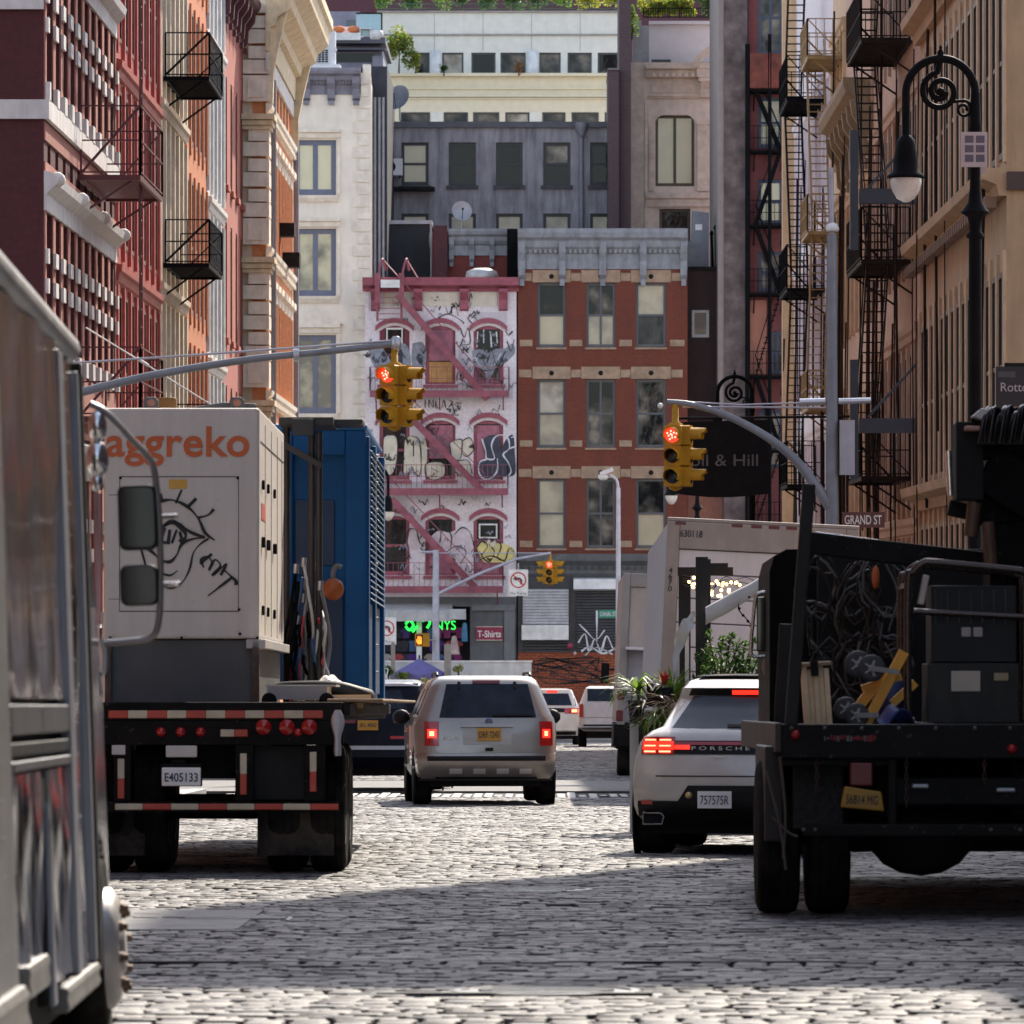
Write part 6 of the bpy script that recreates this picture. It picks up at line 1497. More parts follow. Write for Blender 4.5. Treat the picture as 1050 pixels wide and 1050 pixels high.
strk([[(214,552),(205,558),(198,567),(194,584),(186,598),(176,603),(166,601)],[(164,587),(174,590),(182,585)],[(144,561),(149,579)],[(140,552),(150,560)]], 1.7)
strk([[(205,578),(217,568)],[(209,582),(206,574),(214,571),(218,580)],[(214,585),(220,574),(226,580),(219,588)],[(217,590),(223,586),(232,578),(226,590)],[(229,584),(238,592),(243,597)],[(238,592),(226,601),(213,611)]], 2.3)
strk([[(168,541),(166,553),(170,557)],[(174,543),(172,558)],[(181,543),(176,557)]], 3.2); strk([[(166,540),(178,536),(188,543),(190,551),(184,556)],[(184,545),(186,552)]], 4.2)
strokes(r, conv, [[(240,598),(244,598)],[(242,597),(243,599)]], SPB, 3.5, YG/F, 'spray_eye', -.005)
# right side doors, handles, stickers
mb = MB()
for y in (.9, 1.9, 2.9, 3.7): mb.box(GX1-.0, GX1+.004, y, y+.015, Gn.z(650), Gn.z(430))
mb.box(GX1, GX1+.004, .2, 4.0, Gn.z(452), Gn.z(450.5)); mb.each('door_seam', GL_, r)
for y in (.35, 1.15, 2.2):
    mb = MB(); mb.box(GX1+.001, GX1+.03, y, y+.10, Gn.z(560), Gn.z(549)); mb.build('door_handle', DRK, r)
    for py in (490, 620): mb = MB(); mb.box(GX1+.001, GX1+.022, y+.05, y+.09, Gn.z(py+10), Gn.z(py)); mb.build('hinge', DRK, r)
mb = MB(); mb.box(GX1+.001, GX1+.004, .3, .95, Gn.z(531), Gn.z(514)); mb.build('red_sticker', mat('sticker_red', (.55,.12,.09), .5, var=.2), r)
mb = MB(); mb.box(GX1-.1, GX1+.05, -.01, 4.1, Gn.z(665), Gn.z(655.5)); mb.build('base_flange', mat('flange_grey', (.42,.40,.39), .5, var=.1), r)
mb = MB(); mb.prism([(GX0+.42,0),(GX1-.02,0),(GX1-.05,.055),(GX0+.9,.065),(GX0+.7,.035)], 'y', .4, .46); L0 = Gn.z(418); 
o = mb.build('lifting_beam', mat('beam_grey', (.10,.10,.105), .5, .4, var=.15), r); o.location = (0,0,L0)
for px in (151, 240):
    mb = MB(); mb.prism([(-.06,0),(.06,0),(.06,.075),(.035,.105),(-.035,.105),(-.06,.075)], 'y', .36, .395); o = mb.build('lifting_lug', mat('beam_grey', (.10,.10,.105), .5, .4), r); o.location = (Gn.x(px),0,L0)
    mb = MB(); mb.lathe([(0,.352),(.032,.352),(.032,.359)], (Gn.x(px),0,L0+.058), 'y', 12); mb.build('lug_eye', mat('lug_eye', (.36,.16,.12), .6), r)
mb = MB(); mb.lathe([(.075,0),(.078,.12),(.07,.14),(.06,.14),(.055,.1),(0,.1)], (Gn.x(160.5), 1.2, L0+.005), 'z', 16); mb.build('exhaust_stack', mat('rust_brown', (.20,.10,.03), .8, var=.4), r)
# --- blue chiller on the flatbed
YB = 50.4
Bl = Rig('blue_chiller', 'tall blue steel chiller cabinet with louvred side standing ahead of the white generator', 'machine', 330, YB, z=V(722.5,YB)-G(YB)-.0)
r = Bl.r; BLU = mat('deep_blue_paint', (.004,.085,.25), .55, var=.15, vscale=2, spec=.25, dirt=.3, dcol=(.01,.04,.10)); BLD = mat('blue_dark_panel', (.008,.035,.10), .5, var=.2)
x0, x1 = Bl.x(262), Bl.x(372.5); zt, zb_ = Bl.z(441), .05
mb = MB(); mb.box(x0, x1, .05, 4.6, zb_, zt-.1); mb.build('cabinet', BLU, r)
mb = MB(); mb.box(Bl.x(354), x1+.02, -.02, .049, zb_, zt); mb.box(x0, Bl.x(300), -.02, .049, zb_, zt); mb.box(Bl.x(300)+.001, Bl.x(354)-.001, -.02, .049, zt-.22, zt); mb.box(Bl.x(300)+.001, Bl.x(354)-.001, -.015, .049, Bl.z(606), Bl.z(594)); mb.each('frame_post', BLU, r)
mb = MB(); mb.box(Bl.x(326), Bl.x(343), .03, .049, Bl.z(580), Bl.z(512)); mb.box(Bl.x(302), Bl.x(318), .03, .049, Bl.z(590), Bl.z(512)); mb.box(Bl.x(306), Bl.x(352), .03, .048, Bl.z(700), Bl.z(610)); mb.each('recessed_panel', BLD, r)
mb = MB(); mb.box(x0, x1+.03, -.03, 4.7, zt+.001, zt+.05); mb.build('top_plate', mat('blue_light_edge', (.02,.13,.32), .5, spec=.3), r)
for y0_, y1_ in ((.35,1.9),(2.3,4.2)):
    mb = MB(); zz = Bl.z(612); 
    while zz < zt-.12: mb.obox((x1+.04, (y0_+y1_)/2, zz), (.075, y1_-y0_, .012), (0, R(35), 0)); zz += .055
    mb.build('louvre', mat('louvre_blue_grey', (.22,.27,.32), .5, .2, var=.1), r)
mb = MB(); mb.box(x1+.001, x1+.05, 1.95, 2.25, zb_, zt-.05); mb.box(x1+.001, x1+.06, 4.25, 4.58, zb_, zt-.05); mb.box(x1+.001, x1+.05, .05, .3, zb_, zt-.05); mb.each('side_frame', BLU, r)
mb = MB(); mb.box(x1+.001, x1+.02, .35, 1.9, .1, Bl.z(616)); mb.box(x1+.001, x1+.02, 2.3, 4.2, .1, Bl.z(616)); mb.each('dark_side_panel', BLD, r)
for i in range(9): mb = MB(); mb.lathe([(0,.02),(.012,.02),(.012,0)], (x1+.05, 2.1, .3+i*.25), 'x', 6); mb.build('bolt', STEEL, r)
# awning frame with hose rack between the generator and the chiller
YR = 49.0
Rk = Rig('hose_rack', 'black tubular rack with hanging hoses and a grated top between generator and blue chiller', 'rack', 315, YR, z=V(722.5,YR)-G(YR))
r = Rk.r; mb = MB()
for px in (319.5, 327): mb.tube([(Rk.x(px),0,0),(Rk.x(px),0,Rk.z(442))], .03, 8)
mb.tube([(Rk.x(292),.3,0),(Rk.x(292),.3,Rk.z(436))], .03, 8); mb.each('upright', mat('rack_brown_black', (.035,.03,.028), .5, .3, var=.3), r)
mb = MB(); mb.box(Rk.x(286), Rk.x(342), -.1, .9, Rk.z(436), Rk.z(428)); mb.box(Rk.x(300), Rk.x(322), -.15, -.1001, Rk.z(447), Rk.z(430)); mb.box(Rk.x(342)+.001, Rk.x(371), .1, .8, Rk.z(434), Rk.z(429)); mb.build('top_tray', mat('tray_black', (.02,.02,.022), .5, var=.3), r)
mb = MB(); mb.beam((Rk.x(290),-.05,Rk.z(455)),(Rk.x(330),-.05,Rk.z(478)),.05); mb.build('brace', mat('rack_brown_black', (.035,.03,.028), .5), r)
rr = random.Random(8)
hcol = [BLK, BLK, BLK, mat('hose_grey', (.16,.16,.17), .5), mat('hose_blue', (.02,.06,.16), .5), mat('hose_red', (.35,.03,.03), .5), mat('hose_pale', (.45,.43,.40), .5)]
for i in range(26):
    x = Rk.x(298+rr.uniform(0,32)); z = Rk.z(rr.uniform(565,640)); pts = [(x, rr.uniform(-.1,.2), z)]
    for j in range(4): pts.append((pts[-1][0]+rr.uniform(-.06,.06), rr.uniform(-.12,.15), pts[-1][2]-(z-.02)/4))
    mb = MB(); mb.tube(smoothpts(pts,4), rr.uniform(.008,.022), 6); ho = mb.build('hose', hcol[i % 7], r)
    if i % 3 == 0: mb = MB(); mb.tube([Vector(pts[0])-Vector((0,0,.03)), Vector(pts[0])+Vector((.005,0,.05))], .024, 8); mb.build('coupling', mat('coupling_metal', (.42,.42,.44), .35, .8), ho)
ob = Rig('orange_buoy', 'round orange float hanging in front of the blue chiller', 'buoy', 341.5, 49.9); 
mb = MB(); mb.ball((0,0,ob.z(604)), .095, 16, (1,1,1.05)); mb.build('ball', mat('float_orange', (.36,.09,.02), .5, var=.3, vscale=8), ob.r)
mb = MB(); mb.tube(smoothpts([(0,0,ob.z(594)),(0,0,ob.z(586)),(.03,0,ob.z(580)),(.07,0,ob.z(582))],4), .022, 8); mb.build('neck', mat('hose_grey', (.16,.16,.17), .5), ob.r)
hs_ = thing('black_hose', 'thick black flexible hose lying curved across the flatbed edge', 'hose', (U(345,47), 47, V(712,47)))
mb = MB(); mb.tube(smoothpts([(-.55,.3,.03),(-.3,0,.05),(0,-.15,.05),(.2,-.1,.0),(.25,.15,-.02),(.1,.5,.0)],6), .065, 10); mb.build('tube', mat('corrugated_black', (.02,.02,.022), .6, var=.3), hs_)
rag = MB(); rag.grid(lambda u,v: (U(322+30*u,48.6), 48.6+.3*v, V(702-6*math.sin(3.14*u)*math.sin(3.14*v)-5*abs(math.sin(9*u+4*v))*math.sin(3.14*u),48.6)), 14, 8); tag(rag.build('white_rag', mat('rag_white', (.68,.65,.64), .8, var=.1)), 'crumpled white sheet on the flatbed under the hanging hoses', 'cloth')
fx = thing('flat_case', 'flat pale grey case on black rollers lying at the right rear of the flatbed', 'case', (U(308,43.2), 43.2, V(720,43.2)), (PITCH,0,0))
mb = MB(); k = 43.2/F; mb.box(-34*k, 28*k, 0, .7, 3*k, 16*k); mb.box(-36*k, 36*k, .1, .9, 16.2*k, 18*k); mb.build('body', mat('case_grey', (.40,.38,.36), .55, var=.1, dirt=.2), fx)
mb = MB()
for px in (-32, 27): mb.lathe([(0,-.05),(.055,-.05),(.06,0),(.055,.06),(0,.06)], (px*k, .02, 2*k), 'y', 14)
mb.each('roller', RUB, fx)

# ------------------------------------------------------------------ silver step van, nearest on the left
AL = None
def alum():
    m, nt, b = _nodes('polished_aluminium')
    b.inputs['Metallic'].default_value = 1; b.inputs['Roughness'].default_value = .13
    n = _noise(nt, _coord(nt, (1,1,.5)), 3, 5); nt.links.new(_ramp(nt, n, [(.3,(.30,.30,.33)),(.7,(.58,.57,.60))]), b.inputs['Base Color'])
    _bump(nt, b, _noise(nt, _coord(nt, (1,2.2,.35)), 1.6, 3), .6, .03); return m
AL = alum()
ALM = mat('matt_aluminium', (.22,.22,.225), .42, .7, var=.2, dirt=.5, dcol=(.16,.15,.14)); ALP = mat('lilac_aluminium_trim', (.25,.255,.29), .45, .6, var=.08)
YV = 21.5
Vn = Rig('step_van', 'polished aluminium step van parked at the left edge, nearest vehicle in the picture', 'van', 563-1.645*F/YV, YV, roll=-2.0, yaw=1.4)
r = Vn.r          # local x=0 is the street side skin, van body runs to -x and to -y (towards us)
prof = [(-.06,.5),(-.06,2.5),(-.09,2.6),(-.17,2.67),(-.4,2.74),(-1.0,2.78),(-2.0,2.72),(-2.2,2.6),(-2.25,2.5),(-2.25,.5)]
mb = MB(); mb.prism(prof, 'y', -7.6, -.9, 0); mb.build('cab_body', mat('cab_dark_lining', (.012,.012,.013), .6, spec=.2), r)
mb = MB(); mb.grid(lambda u, v: (-.004, -7.6+2.72*u, .40+2.12*v), 8, 8, th=(-.04,0,0)); mb.build('rear_side_panel', ALM, r)
def skin(name, y0, y1, z0, z1, k1, k2, ph, m=None, nx=22, nz=26):
    mb = MB(); mb.grid(lambda u, v: (-.012+.007*math.sin(k1*u+ph+1.3*math.sin(5*v))+.005*math.sin(k2*v+4*u), y0+(y1-y0)*u, z0+(z1-z0)*v), nx, nz, th=(-.03,0,0)); return mb.build(name, m or AL, r)
skin('side_panel', -4.87, -2.1, 1.28, 2.5, 15, 5, 0, None, 40, 30); skin('lower_panel', -4.87, -3.46, .42, 1.05, 15, 7, 2); skin('lower_panel', -3.26, -2.1, .36, 1.05, 13, 8, 3); skin('sliding_door', -1.82, -1.12, .34, 2.48, 6, 8, 4)
mb = MB(); mb.box(-.05, -.015, -3.458, -3.282, .3, 1.05); mb.build('panel_gap', CBLK, r)
mb = MB(); mb.prism([(-3.44,.30),(-3.40,.95),(-3.30,.30)], 'x', -.014, .006); mb.build('pale_edge_strip', ALP, r)
mb = MB(); mb.tube([(-.03,-7.6,2.575),(-.03,-1.0,2.545)], .05, 10); mb.build('roof_rail', mat('rail_grey', (.44,.43,.44), .45, .5), r)
mb = MB(); mb.box(-.04, .004, -2.09, -1.97, .34, 2.48); mb.box(-.04, .004, -1.96, -1.84, .34, 2.48); mb.box(-.04, .008, -1.10, -1.0, .34, 2.46); mb.each('trim_strip', ALP, r)
mb = MB(); mb.box(-.05, .016, -.98, -.86, .30, 2.5); mb.build('door_gap', CBLK, r)
mb = MB()
for y0, y1 in ((-4.87,-3.46),(-3.45,-2.1)): mb.box(-.03, -.001, y0, y1, 1.17, 1.26); mb.box(-.03, .002, y0, y1, 1.06, 1.09)
mb.each('belt_moulding', mat('belt_grey', (.13,.13,.14), .4, .7, var=.2, dirt=.3), r)
mb = MB(); mb.box(-.03, -.004, -4.87, -2.1, 1.105, 1.145); mb.build('belt_channel', CBLK, r)
rv = MB()
for yy in (-4.95, -5.35, -2.035, -1.895):
    for i in range(18): rv.lathe([(.006,0),(.004,.003),(0,.0035)], (.013 if yy > -4 else -.003, yy, .55+i*.108), 'x', 6)
rv.each('rivet', STEEL, r)
def bumper(y0, y1, z0, z1, x=.03):
    mb = MB(); h_ = (z1-z0); mb.prism([(-.05,z0),(x*.6,z0),(x,z0+h_*.2),(x*.7,z0+h_*.45),(x*.7,z0+h_*.6),(x,z0+h_*.8),(x*.5,z1),(-.05,z1)], 'y', y0, y1); mb.build('rub_bumper', mat('bumper_alu', (.20,.195,.19), .45, .6, var=.25, dirt=.5), r)
bumper(-7.6, -4.9, .30, .44, .03); bumper(-4.6, -3.7, .38, .48, .012); bumper(-2.9, -1.02, .25, .335, .018)
mb = MB(); mb.box(-2.0, -.07, -7.4, -1.2, .2, .49); mb.build('underbody', UNDER, r)
# front quarter with the wheel opening
pl = [(-.855,.80),(-.855,2.05),(-.30,1.75),(.02,1.3),(.05,.55),(-.02,.52)] + [(-.45+.42*math.cos(R(a)), .36+.44*math.sin(R(a))) for a in range(20,170,15)]
mb = MB(); mb.prism(pl, 'x', -.03, .0); mb.build('front_quarter', AL, r)
mb = MB(); mb.tube(smoothpts([(-.02,-.05,1.3),(-.06,-.35,1.8),(-.10,-.85,2.42)],5), .03, 8); mb.build('windscreen_post', mat('rail_grey', (.44,.43,.44), .45, .5), r)
mb = MB(); mb.prism(prof, 'y', -.015, .1) if False else mb.box(-2.2, -.07, -.018, .6, .55, 1.5); mb.build('bonnet', ALM, r)
def vanwheel(y, x, rad=.36):
    mb = MB(); h = .11
    mb.lathe([(rad*.6,-h),(rad*.9,-h),(rad,-h*.5),(rad,h*.5),(rad*.9,h),(rad*.62,h)], (x,y,rad), 'x', 30); o = mb.build('wheel', RUB, r, sharp=35)
    q = MB(); q.lathe([(.22,.05),(.225,h+.02),(.185,h+.05),(.17,h+.055),(.10,h+.05),(.09,h+.07),(.0,h+.07)], (x,y,rad), 'x', 24); q.build('rim', mat('rim_pale', (.50,.48,.47), .4, .4, var=.12, dirt=.3), o)
    for k in range(8):
        a = 2*math.pi*k/8+.2; q = MB(); q.lathe([(.020,0),(.020,.022),(.014,.024),(.014,.038),(0,.04)], (x+h+.048, y+.15*math.cos(a), rad+.15*math.sin(a)), 'x', 8); q.build('lug_nut', mat('rusty_nut', (.12,.075,.05), .6, .4, var=.3), o)
vanwheel(-.45, -.10); vanwheel(-6.6, -.14)
# mirror on its long bent arm
Ym = 22.0
def vp(px, py): return (U(px,Ym)-Vn.X0+(V(py,Ym)-G(Ym))*.035+.012, Ym-YV, V(py,Ym)-G(Ym))
mb = MB(); mb.tube(smoothpts([vp(92,413),vp(108,422),vp(130,446),vp(150,468),vp(158,486),vp(163,540),vp(164,600),vp(162,640),vp(154,655),vp(130,658),vp(106,659)],4), .013, 8); ma = mb.build('mirror_arm', mat('mirror_arm_metal', (.20,.18,.18), .3, .7, var=.1), r)
for a, b, t, bt in ((119.5,159,498,565),(122,161,580,622)):
    mb = MB(); cx, cz = (vp(a,t)[0]+vp(b,t)[0])/2, (vp(a,t)[2]+vp(a,bt)[2])/2; hw, hh = abs(vp(b,t)[0]-vp(a,t)[0])/2, abs(vp(a,t)[2]-vp(a,bt)[2])/2
    rrd = .03; pl = []
    for qx, qz, a0 in ((hw-rrd,hh-rrd,0),(-hw+rrd,hh-rrd,90),(-hw+rrd,-hh+rrd,180),(hw-rrd,-hh+rrd,270)):
        for j in range(5): an = R(a0+90*j/4); pl.append((cx+qx+rrd*math.cos(an), cz+qz+rrd*math.sin(an)))
    mb.prism(pl, 'y', Ym-YV-.02, Ym-YV+.05); h_ = mb.build('mirror_housing', CBLK, ma)
    mb = MB(); mb.prism([(cx+(p-cx)*.9, cz+(q-cz)*.92) for p, q in pl], 'y', Ym-YV-.026, Ym-YV-.021); mg = mb.build('mirror_glass', mat('mirror_glass', (.022,.02,.02), .08, .0, var=0, spec=.5), h_)
    mb = MB(); mb.beam((vp(b,t)[0]-.02,Ym-YV+.02,cz),(vp(163,0)[0],Ym-YV,cz),.02); mb.build('clamp', CHROME, h_)
mb = MB()
for py, rr_ in ((436,.05),(470,.06),(494,.033)): mb.ball(vp(99,py), rr_, 14, (.75,.8,1.25))
mb.each('chrome_horn', CHROME, r)
mb = MB(); mb.tube([vp(97,505),vp(98,560),vp(100,640)], .012, 6); mb.tube([vp(101,505),vp(102,640)], .012, 6); mb.each('grab_rail', mat('pink_metal', (.45,.25,.25), .3, .6), r)
mb = MB(); mb.ball(vp(100,692), .02, 10); mb.tube(smoothpts([vp(100,692),vp(106,688),vp(107,670),vp(104,655)],4), .012, 6); mb.build('latch', STEEL, r)
mb = MB(); mb.box(-.04, .01, -5.6, -5.15, 2.2, 2.5); mb.build('vent', CBLK, r)
# ------------------------------------------------------------------ white box trailer on the right
YX = 75.5
Bx = Rig('box_trailer', 'white box trailer numbered 630118 with a beige rear frame, leaning a little to the kerb', 'trailer', 671, YX, roll=2.7)
r = Bx.r; s_ = F/YX; BXW = mat('trailer_white', (.68,.67,.69), .5, var=.05, dirt=.3, dcol=(.33,.30,.28)); BXB = mat('beige_frame', (.33,.305,.275), .6, var=.12, dirt=.35, dcol=(.2,.15,.12)); BXS = mat('grey_side_skin', (.33,.335,.36), .5, .2, var=.1, dirt=.5, dcol=(.2,.2,.21))
zt = Bx.z(533.5); zb_ = 1.1; Wd = 2.55
mb = MB(); mb.box(0, Wd, .06, 14, zb_, zt-.03); mb.build('box_body', BXS, r)
mb = MB(); mb.box(0, Wd, -.02, .1, zt-.001, zt+.05); mb.box(.0, 13/s_*1.0, -.04, .059, zb_, zt-.002); mb.box(Wd-.17, Wd, -.04, .059, zb_, zt-.002); mb.box(13/s_+.001, Wd-.171, -.045, .059, zt-.36, zt-.002); mb.box(-.05, Wd+.05, -.12, .4, .9, zb_-.002); mb.each('rear_frame', BXB, r)
mb = MB(); zz = zb_; n = 7
for i in range(n): 
    a = zb_+(zt-.365-zb_)*i/n; b = zb_+(zt-.365-zb_)*(i+1)/n
    mb.box(13/s_+.004, Wd-.175, .0, .058, a+.008, b-.008)
mb.build('roll_door', BXW, r)
mb = MB()
for px in (686, 744, 764, 782, 800): q = (px-678)/s_; mb.box(q, q+11/s_, -.052, -.0451, zt-.045, zt-.004)
mb.each('marker_lamp', mat('marker_dark_red', (.12,.02,.015), .3), r)
text('630118', 'lettering', SPB, r, (25/s_, -.05, zt-.16), w=23/s_, h=7/s_)
for i, ch in enumerate('4670'): text(ch, 'lettering', SPB, r, (5.6/s_, -.044, Bx.z(588+i*6.3)+.05), w=4/s_, h=5.5/s_)
for Yw in (76.6, 77.9):
    for xx in (.35, .68, 1.9, 2.2): dual(Bx, 563+(Bx.X0+xx-.25)*F/Yw, Yw, .5, .28)
mb = MB(); mb.box(.3, 2.2, .3, 13.5, .75, 1.09); mb.build('chassis', UNDER, r); mb = MB(); mb.box(-.12, .0, 1.0, 4.2, .25, 1.2); mb.build('side_skirt', TRD, r)
mb = MB(); mb.box(.0, .6, .5, .55, .35, .9); mb.build('mud_flap', RUB, r)
# --- beige box truck further on
YX2 = 104.
Bt = Rig('beige_box_truck', 'beige box truck parked beyond the white box trailer, only its left rear corner showing', 'truck', 630, YX2, roll=2.5)
r = Bt.r; s_ = F/YX2; zt = Bt.z(587); Wd = 2.3
mb = MB(); mb.box(0, Wd, .06, 7, 1.0, zt-.03); mb.build('box_body', BXS, r)
mb = MB(); mb.box(0, 8/s_, -.03, .059, .9, zt); mb.box(Wd-.14, Wd, -.03, .059, .9, zt); mb.box(8/s_+.001, Wd-.141, -.03, .059, zt-.25, zt); mb.each('rear_frame', BXB, r)
mb = MB(); mb.box(8/s_+.002, Wd-.142, .01, .058, Bt.z(665), zt-.252); mb.build('roll_door', mat('beige_door', (.46,.40,.34), .6, var=.1), r)
mb = MB(); mb.box(8/s_+.002, Wd-.142, .5, .55, 1.0, Bt.z(667)); mb.build('dark_interior', UNDER, r)
mb = MB(); mb.box(.1, Wd, -.35, .0, Bt.z(666), Bt.z(663)); mb.build('half_raised_flap', WHITE, r)
for py in (709, 731): mb = MB(); mb.box(-.02, 6/s_, -.06, -.031, Bt.z(py+8), Bt.z(py-3)); mb.build('tail_lamp', mat('lamp_dark_red', (.13,.008,.012), .2), r)
for xx in (.18, .5, 1.8): dual(Bt, 563+(Bt.X0+xx)*F/(YX2+.9), YX2+.9, .45, .26)
mb = MB(); mb.box(-.05, Wd, -.1, .0, .55, .95); mb.build('rear_bumper', TRD, r); mb = MB(); mb.box(0, Wd, .1, 7, .5, .98); mb.build('chassis', UNDER, r)
mb = MB(); mb.box(-.26, -.10, 6.9, 6.98, 1.72, 2.12); mb.beam((-.12,6.94,2.0),(.1,6.94,2.0),.04); mb.build('wing_mirror', CBLK, r)

# ------------------------------------------------------------------ black work truck on the right with its load
YK = 33.7
Wk = Rig('work_truck', 'black stake bed work truck with tools and a knuckle crane, nearest vehicle on the right', 'truck', 980, YK)
r = Wk.r; bx = Wk.box; KB = mat('truck_black', (.005,.005,.0055), .5, var=.35, spec=.04, chips=.35, dirt=.25, dcol=(.018,.014,.011), streak=False); KD = mat('truck_dark_grey', (.010,.010,.011), .5, var=.35, spec=.08, chips=.5, dirt=.35, dcol=(.025,.02,.016), streak=False)
mb = MB(); bx(mb, 802, 1190, 742.5, 778, 0, .12); mb.build('rear_deck_beam', KD, r)
mb = MB(); mb.box(Wk.x(802), Wk.x(1190), .121, 6.0, Wk.z(758), Wk.z(744)); mb.build('deck', KB, r)
mb = MB(); mb.box(Wk.x(802)-.04, Wk.x(802)-.001, .0, 6.0, Wk.z(772), Wk.z(741)); mb.build('deck_edge', mat('worn_edge', (.05,.042,.036), .6, .3, var=.4), r)
for px, py in ((816,753.5),(1038,768),(1060,768)): mb = MB(); mb.lathe([(0,-.03),(.022,-.028),(.028,-.01),(.03,0)], Wk.p(px,py), 'y', 14); mb.build('marker_lamp', mat('lamp_deep_red', (.30,.01,.012), .25), r)
rw_ = random.Random(3)
for i in range(16):
    px = 846+i*3.4; mb = MB(); q_ = rw_.uniform(.6,1.7); mb.box(Wk.x(px-q_), Wk.x(px+q_), -.003, -.0005, Wk.z(757+rw_.uniform(1,3.5)), Wk.z(757-rw_.uniform(1,3.5))); mb.build('worn_paint_mark', mat('worn_red_mark', (.20,.02,.018), .7, var=.5) if rw_.random() < .6 else mat('worn_grey_mark', (.14,.12,.11), .7, var=.5), r)
mb = MB(); bx(mb, 815, 868, 785, 851, .3, .34); mb.build('tread_plate_flap', mat('tread_plate', (.010,.010,.011), .45, .2, var=.5, vscale=28, bump=1., bscale=35), r)
mb = MB(); bx(mb, 804, 912, 778.2, 786, .05, .1); bx(mb, 911, 920, 778, 850, .02, .1); bx(mb, 918, 1190, 798, 826, .12, .3); bx(mb, 824, 1190, 845, 858, -.02, .1); mb.each('rear_frame_member', KD, r)
mb = MB(); bx(mb, 872, 895, 782, 806, .0, .09); tl = mb.build('tail_lamp', mat('lamp_dusty_red', (.13,.012,.014), .4, var=.3), r); 
mb = MB(); bx(mb, 869, 898, 779, 781.8, .0, .1); mb.build('lamp_hood', KB, tl)
mb = MB(); mb.prism([(Wk.x(862),Wk.z(828)),(Wk.x(907),Wk.z(832)),(Wk.x(904),Wk.z(812)),(Wk.x(866),Wk.z(806))], 'y', .0, .03); pl_ = mb.build('number_plate', mat('plate_worn_yellow', (.34,.18,.012), .5, var=.3, dirt=.5, dcol=(.2,.12,.04)), r)
text('56814 MG', 'lettering', SPB, pl_, (Wk.x(884), -.003, Wk.z(820)), w=.19, h=.055, rot=(0,R(3),0))
for a, b, t in ((936,954,804),(1023,1043,808)): mb = MB(); bx(mb, a, b, t, t+5, .09, .119); mb.build('slot_plate', mat('dull_aluminium', (.30,.31,.32), .4, .7), r)
for px in (796.5, 847.5, 1100, 1150): dual(Wk, px, 34.6, .47, .255)
mb = MB(); mb.ball((Wk.x(955), .95, .48), .30, 16, (1.1,.8,.85)); mb.tube([(Wk.x(800),.95,.5),(Wk.x(1160),.95,.5)], .08, 10); mb.build('rear_axle', UNDER, r)
mb = MB(); mb.box(-.45,-.3,.3,6.5,.6,.98); mb.box(.35,.5,.3,6.5,.6,.98); mb.each('chassis_rail', KB, r)
mb = MB(); mb.box(Wk.x(790)-.02, Wk.x(805), .3, 1.9, .45, 1.02); mb.build('side_skirt', mat('skirt_brown_black', (.013,.010,.008), .6, var=.4, dirt=.5, dcol=(.04,.028,.02)), r)
mb = MB(); mb.box(Wk.x(818), Wk.x(1140), 1.9, 2.2, .35, .9); mb.build('under_box', UNDER, r)
# stakes, headboard, cab
mb = MB(); mb.beam(Wk.p(811,746,YK+.08), Wk.p(830,496,YK+.08), .075, .09); mb.beam(Wk.p(806,746,36.8), Wk.p(812,640,36.8), .16, .05); mb.each('stake', mat('stake_black', (.016,.0155,.0155), .6, spec=.25, var=.35, dirt=.3), r)
mb = MB(); mb.beam(Wk.p(824,556,36.2), Wk.p(1080,585,36.2), .12, .14); mb.beam(Wk.p(826,545.5,36.15), Wk.p(986,564,36.15), .03, .014) if False else None; mb.build('rack_beam', KD, r)
mb = MB(); mb.beam(Wk.p(836,546.0,36.2), Wk.p(985,565.0,36.2), .11, .012); mb.build('beam_edge', mat('lit_beam_edge', (.30,.30,.32), .3, .8, var=.2), r)  # pale strip paints the light along the beam's top edge
mb = MB(); mb.box(Wk.x(838,38.6), Wk.x(1160,38.6), 4.85, 4.9, Wk.z(742,38.6), Wk.z(566,38.6)); mb.build('headboard', UNDER, r)
mb = MB(); cp = []
cx0, cx1, cz0, cz1 = Wk.x(789,40), Wk.x(1150,40), .5, Wk.z(563,40)
cp = [(cx0,cz0),(cx1,cz0),(cx1,cz1-.1),(cx1-.1,cz1),(cx0+.12,cz1),(cx0+.03,cz1-.05),(cx0,cz1-.16)]
mb.prism(cp, 'y', 6.25, 8.4); mb.build('cab', KB, r)
# wing mirror of the cab, chrome frame
Yq = 40.8
def wp(px, py, Y=Yq): return Wk.p(px, py, Y)
mb = MB(); mb.tube(smoothpts([wp(795,607),wp(780,608),wp(775,614),wp(772,640),wp(770,665),wp(773,673),wp(790,672)],4), .014, 8); ma = mb.build('mirror_arm', mat('mirror_chrome', (.5,.46,.42), .25, .8), r)
mb = MB(); mb.box(wp(776,0)[0], wp(795,0)[0], Yq-YK, Yq-YK+.06, wp(0,668)[2], wp(0,612)[2]); h_ = mb.build('mirror_glass', mat('mirror_glass', (.05,.05,.055), .05, .9), ma)
mb = MB(); mb.ball(wp(788,684), .06, 12, (.8,.5,1.2)); mb.build('round_mirror', mat('mirror_back', (.22,.17,.14), .4, .3), ma)
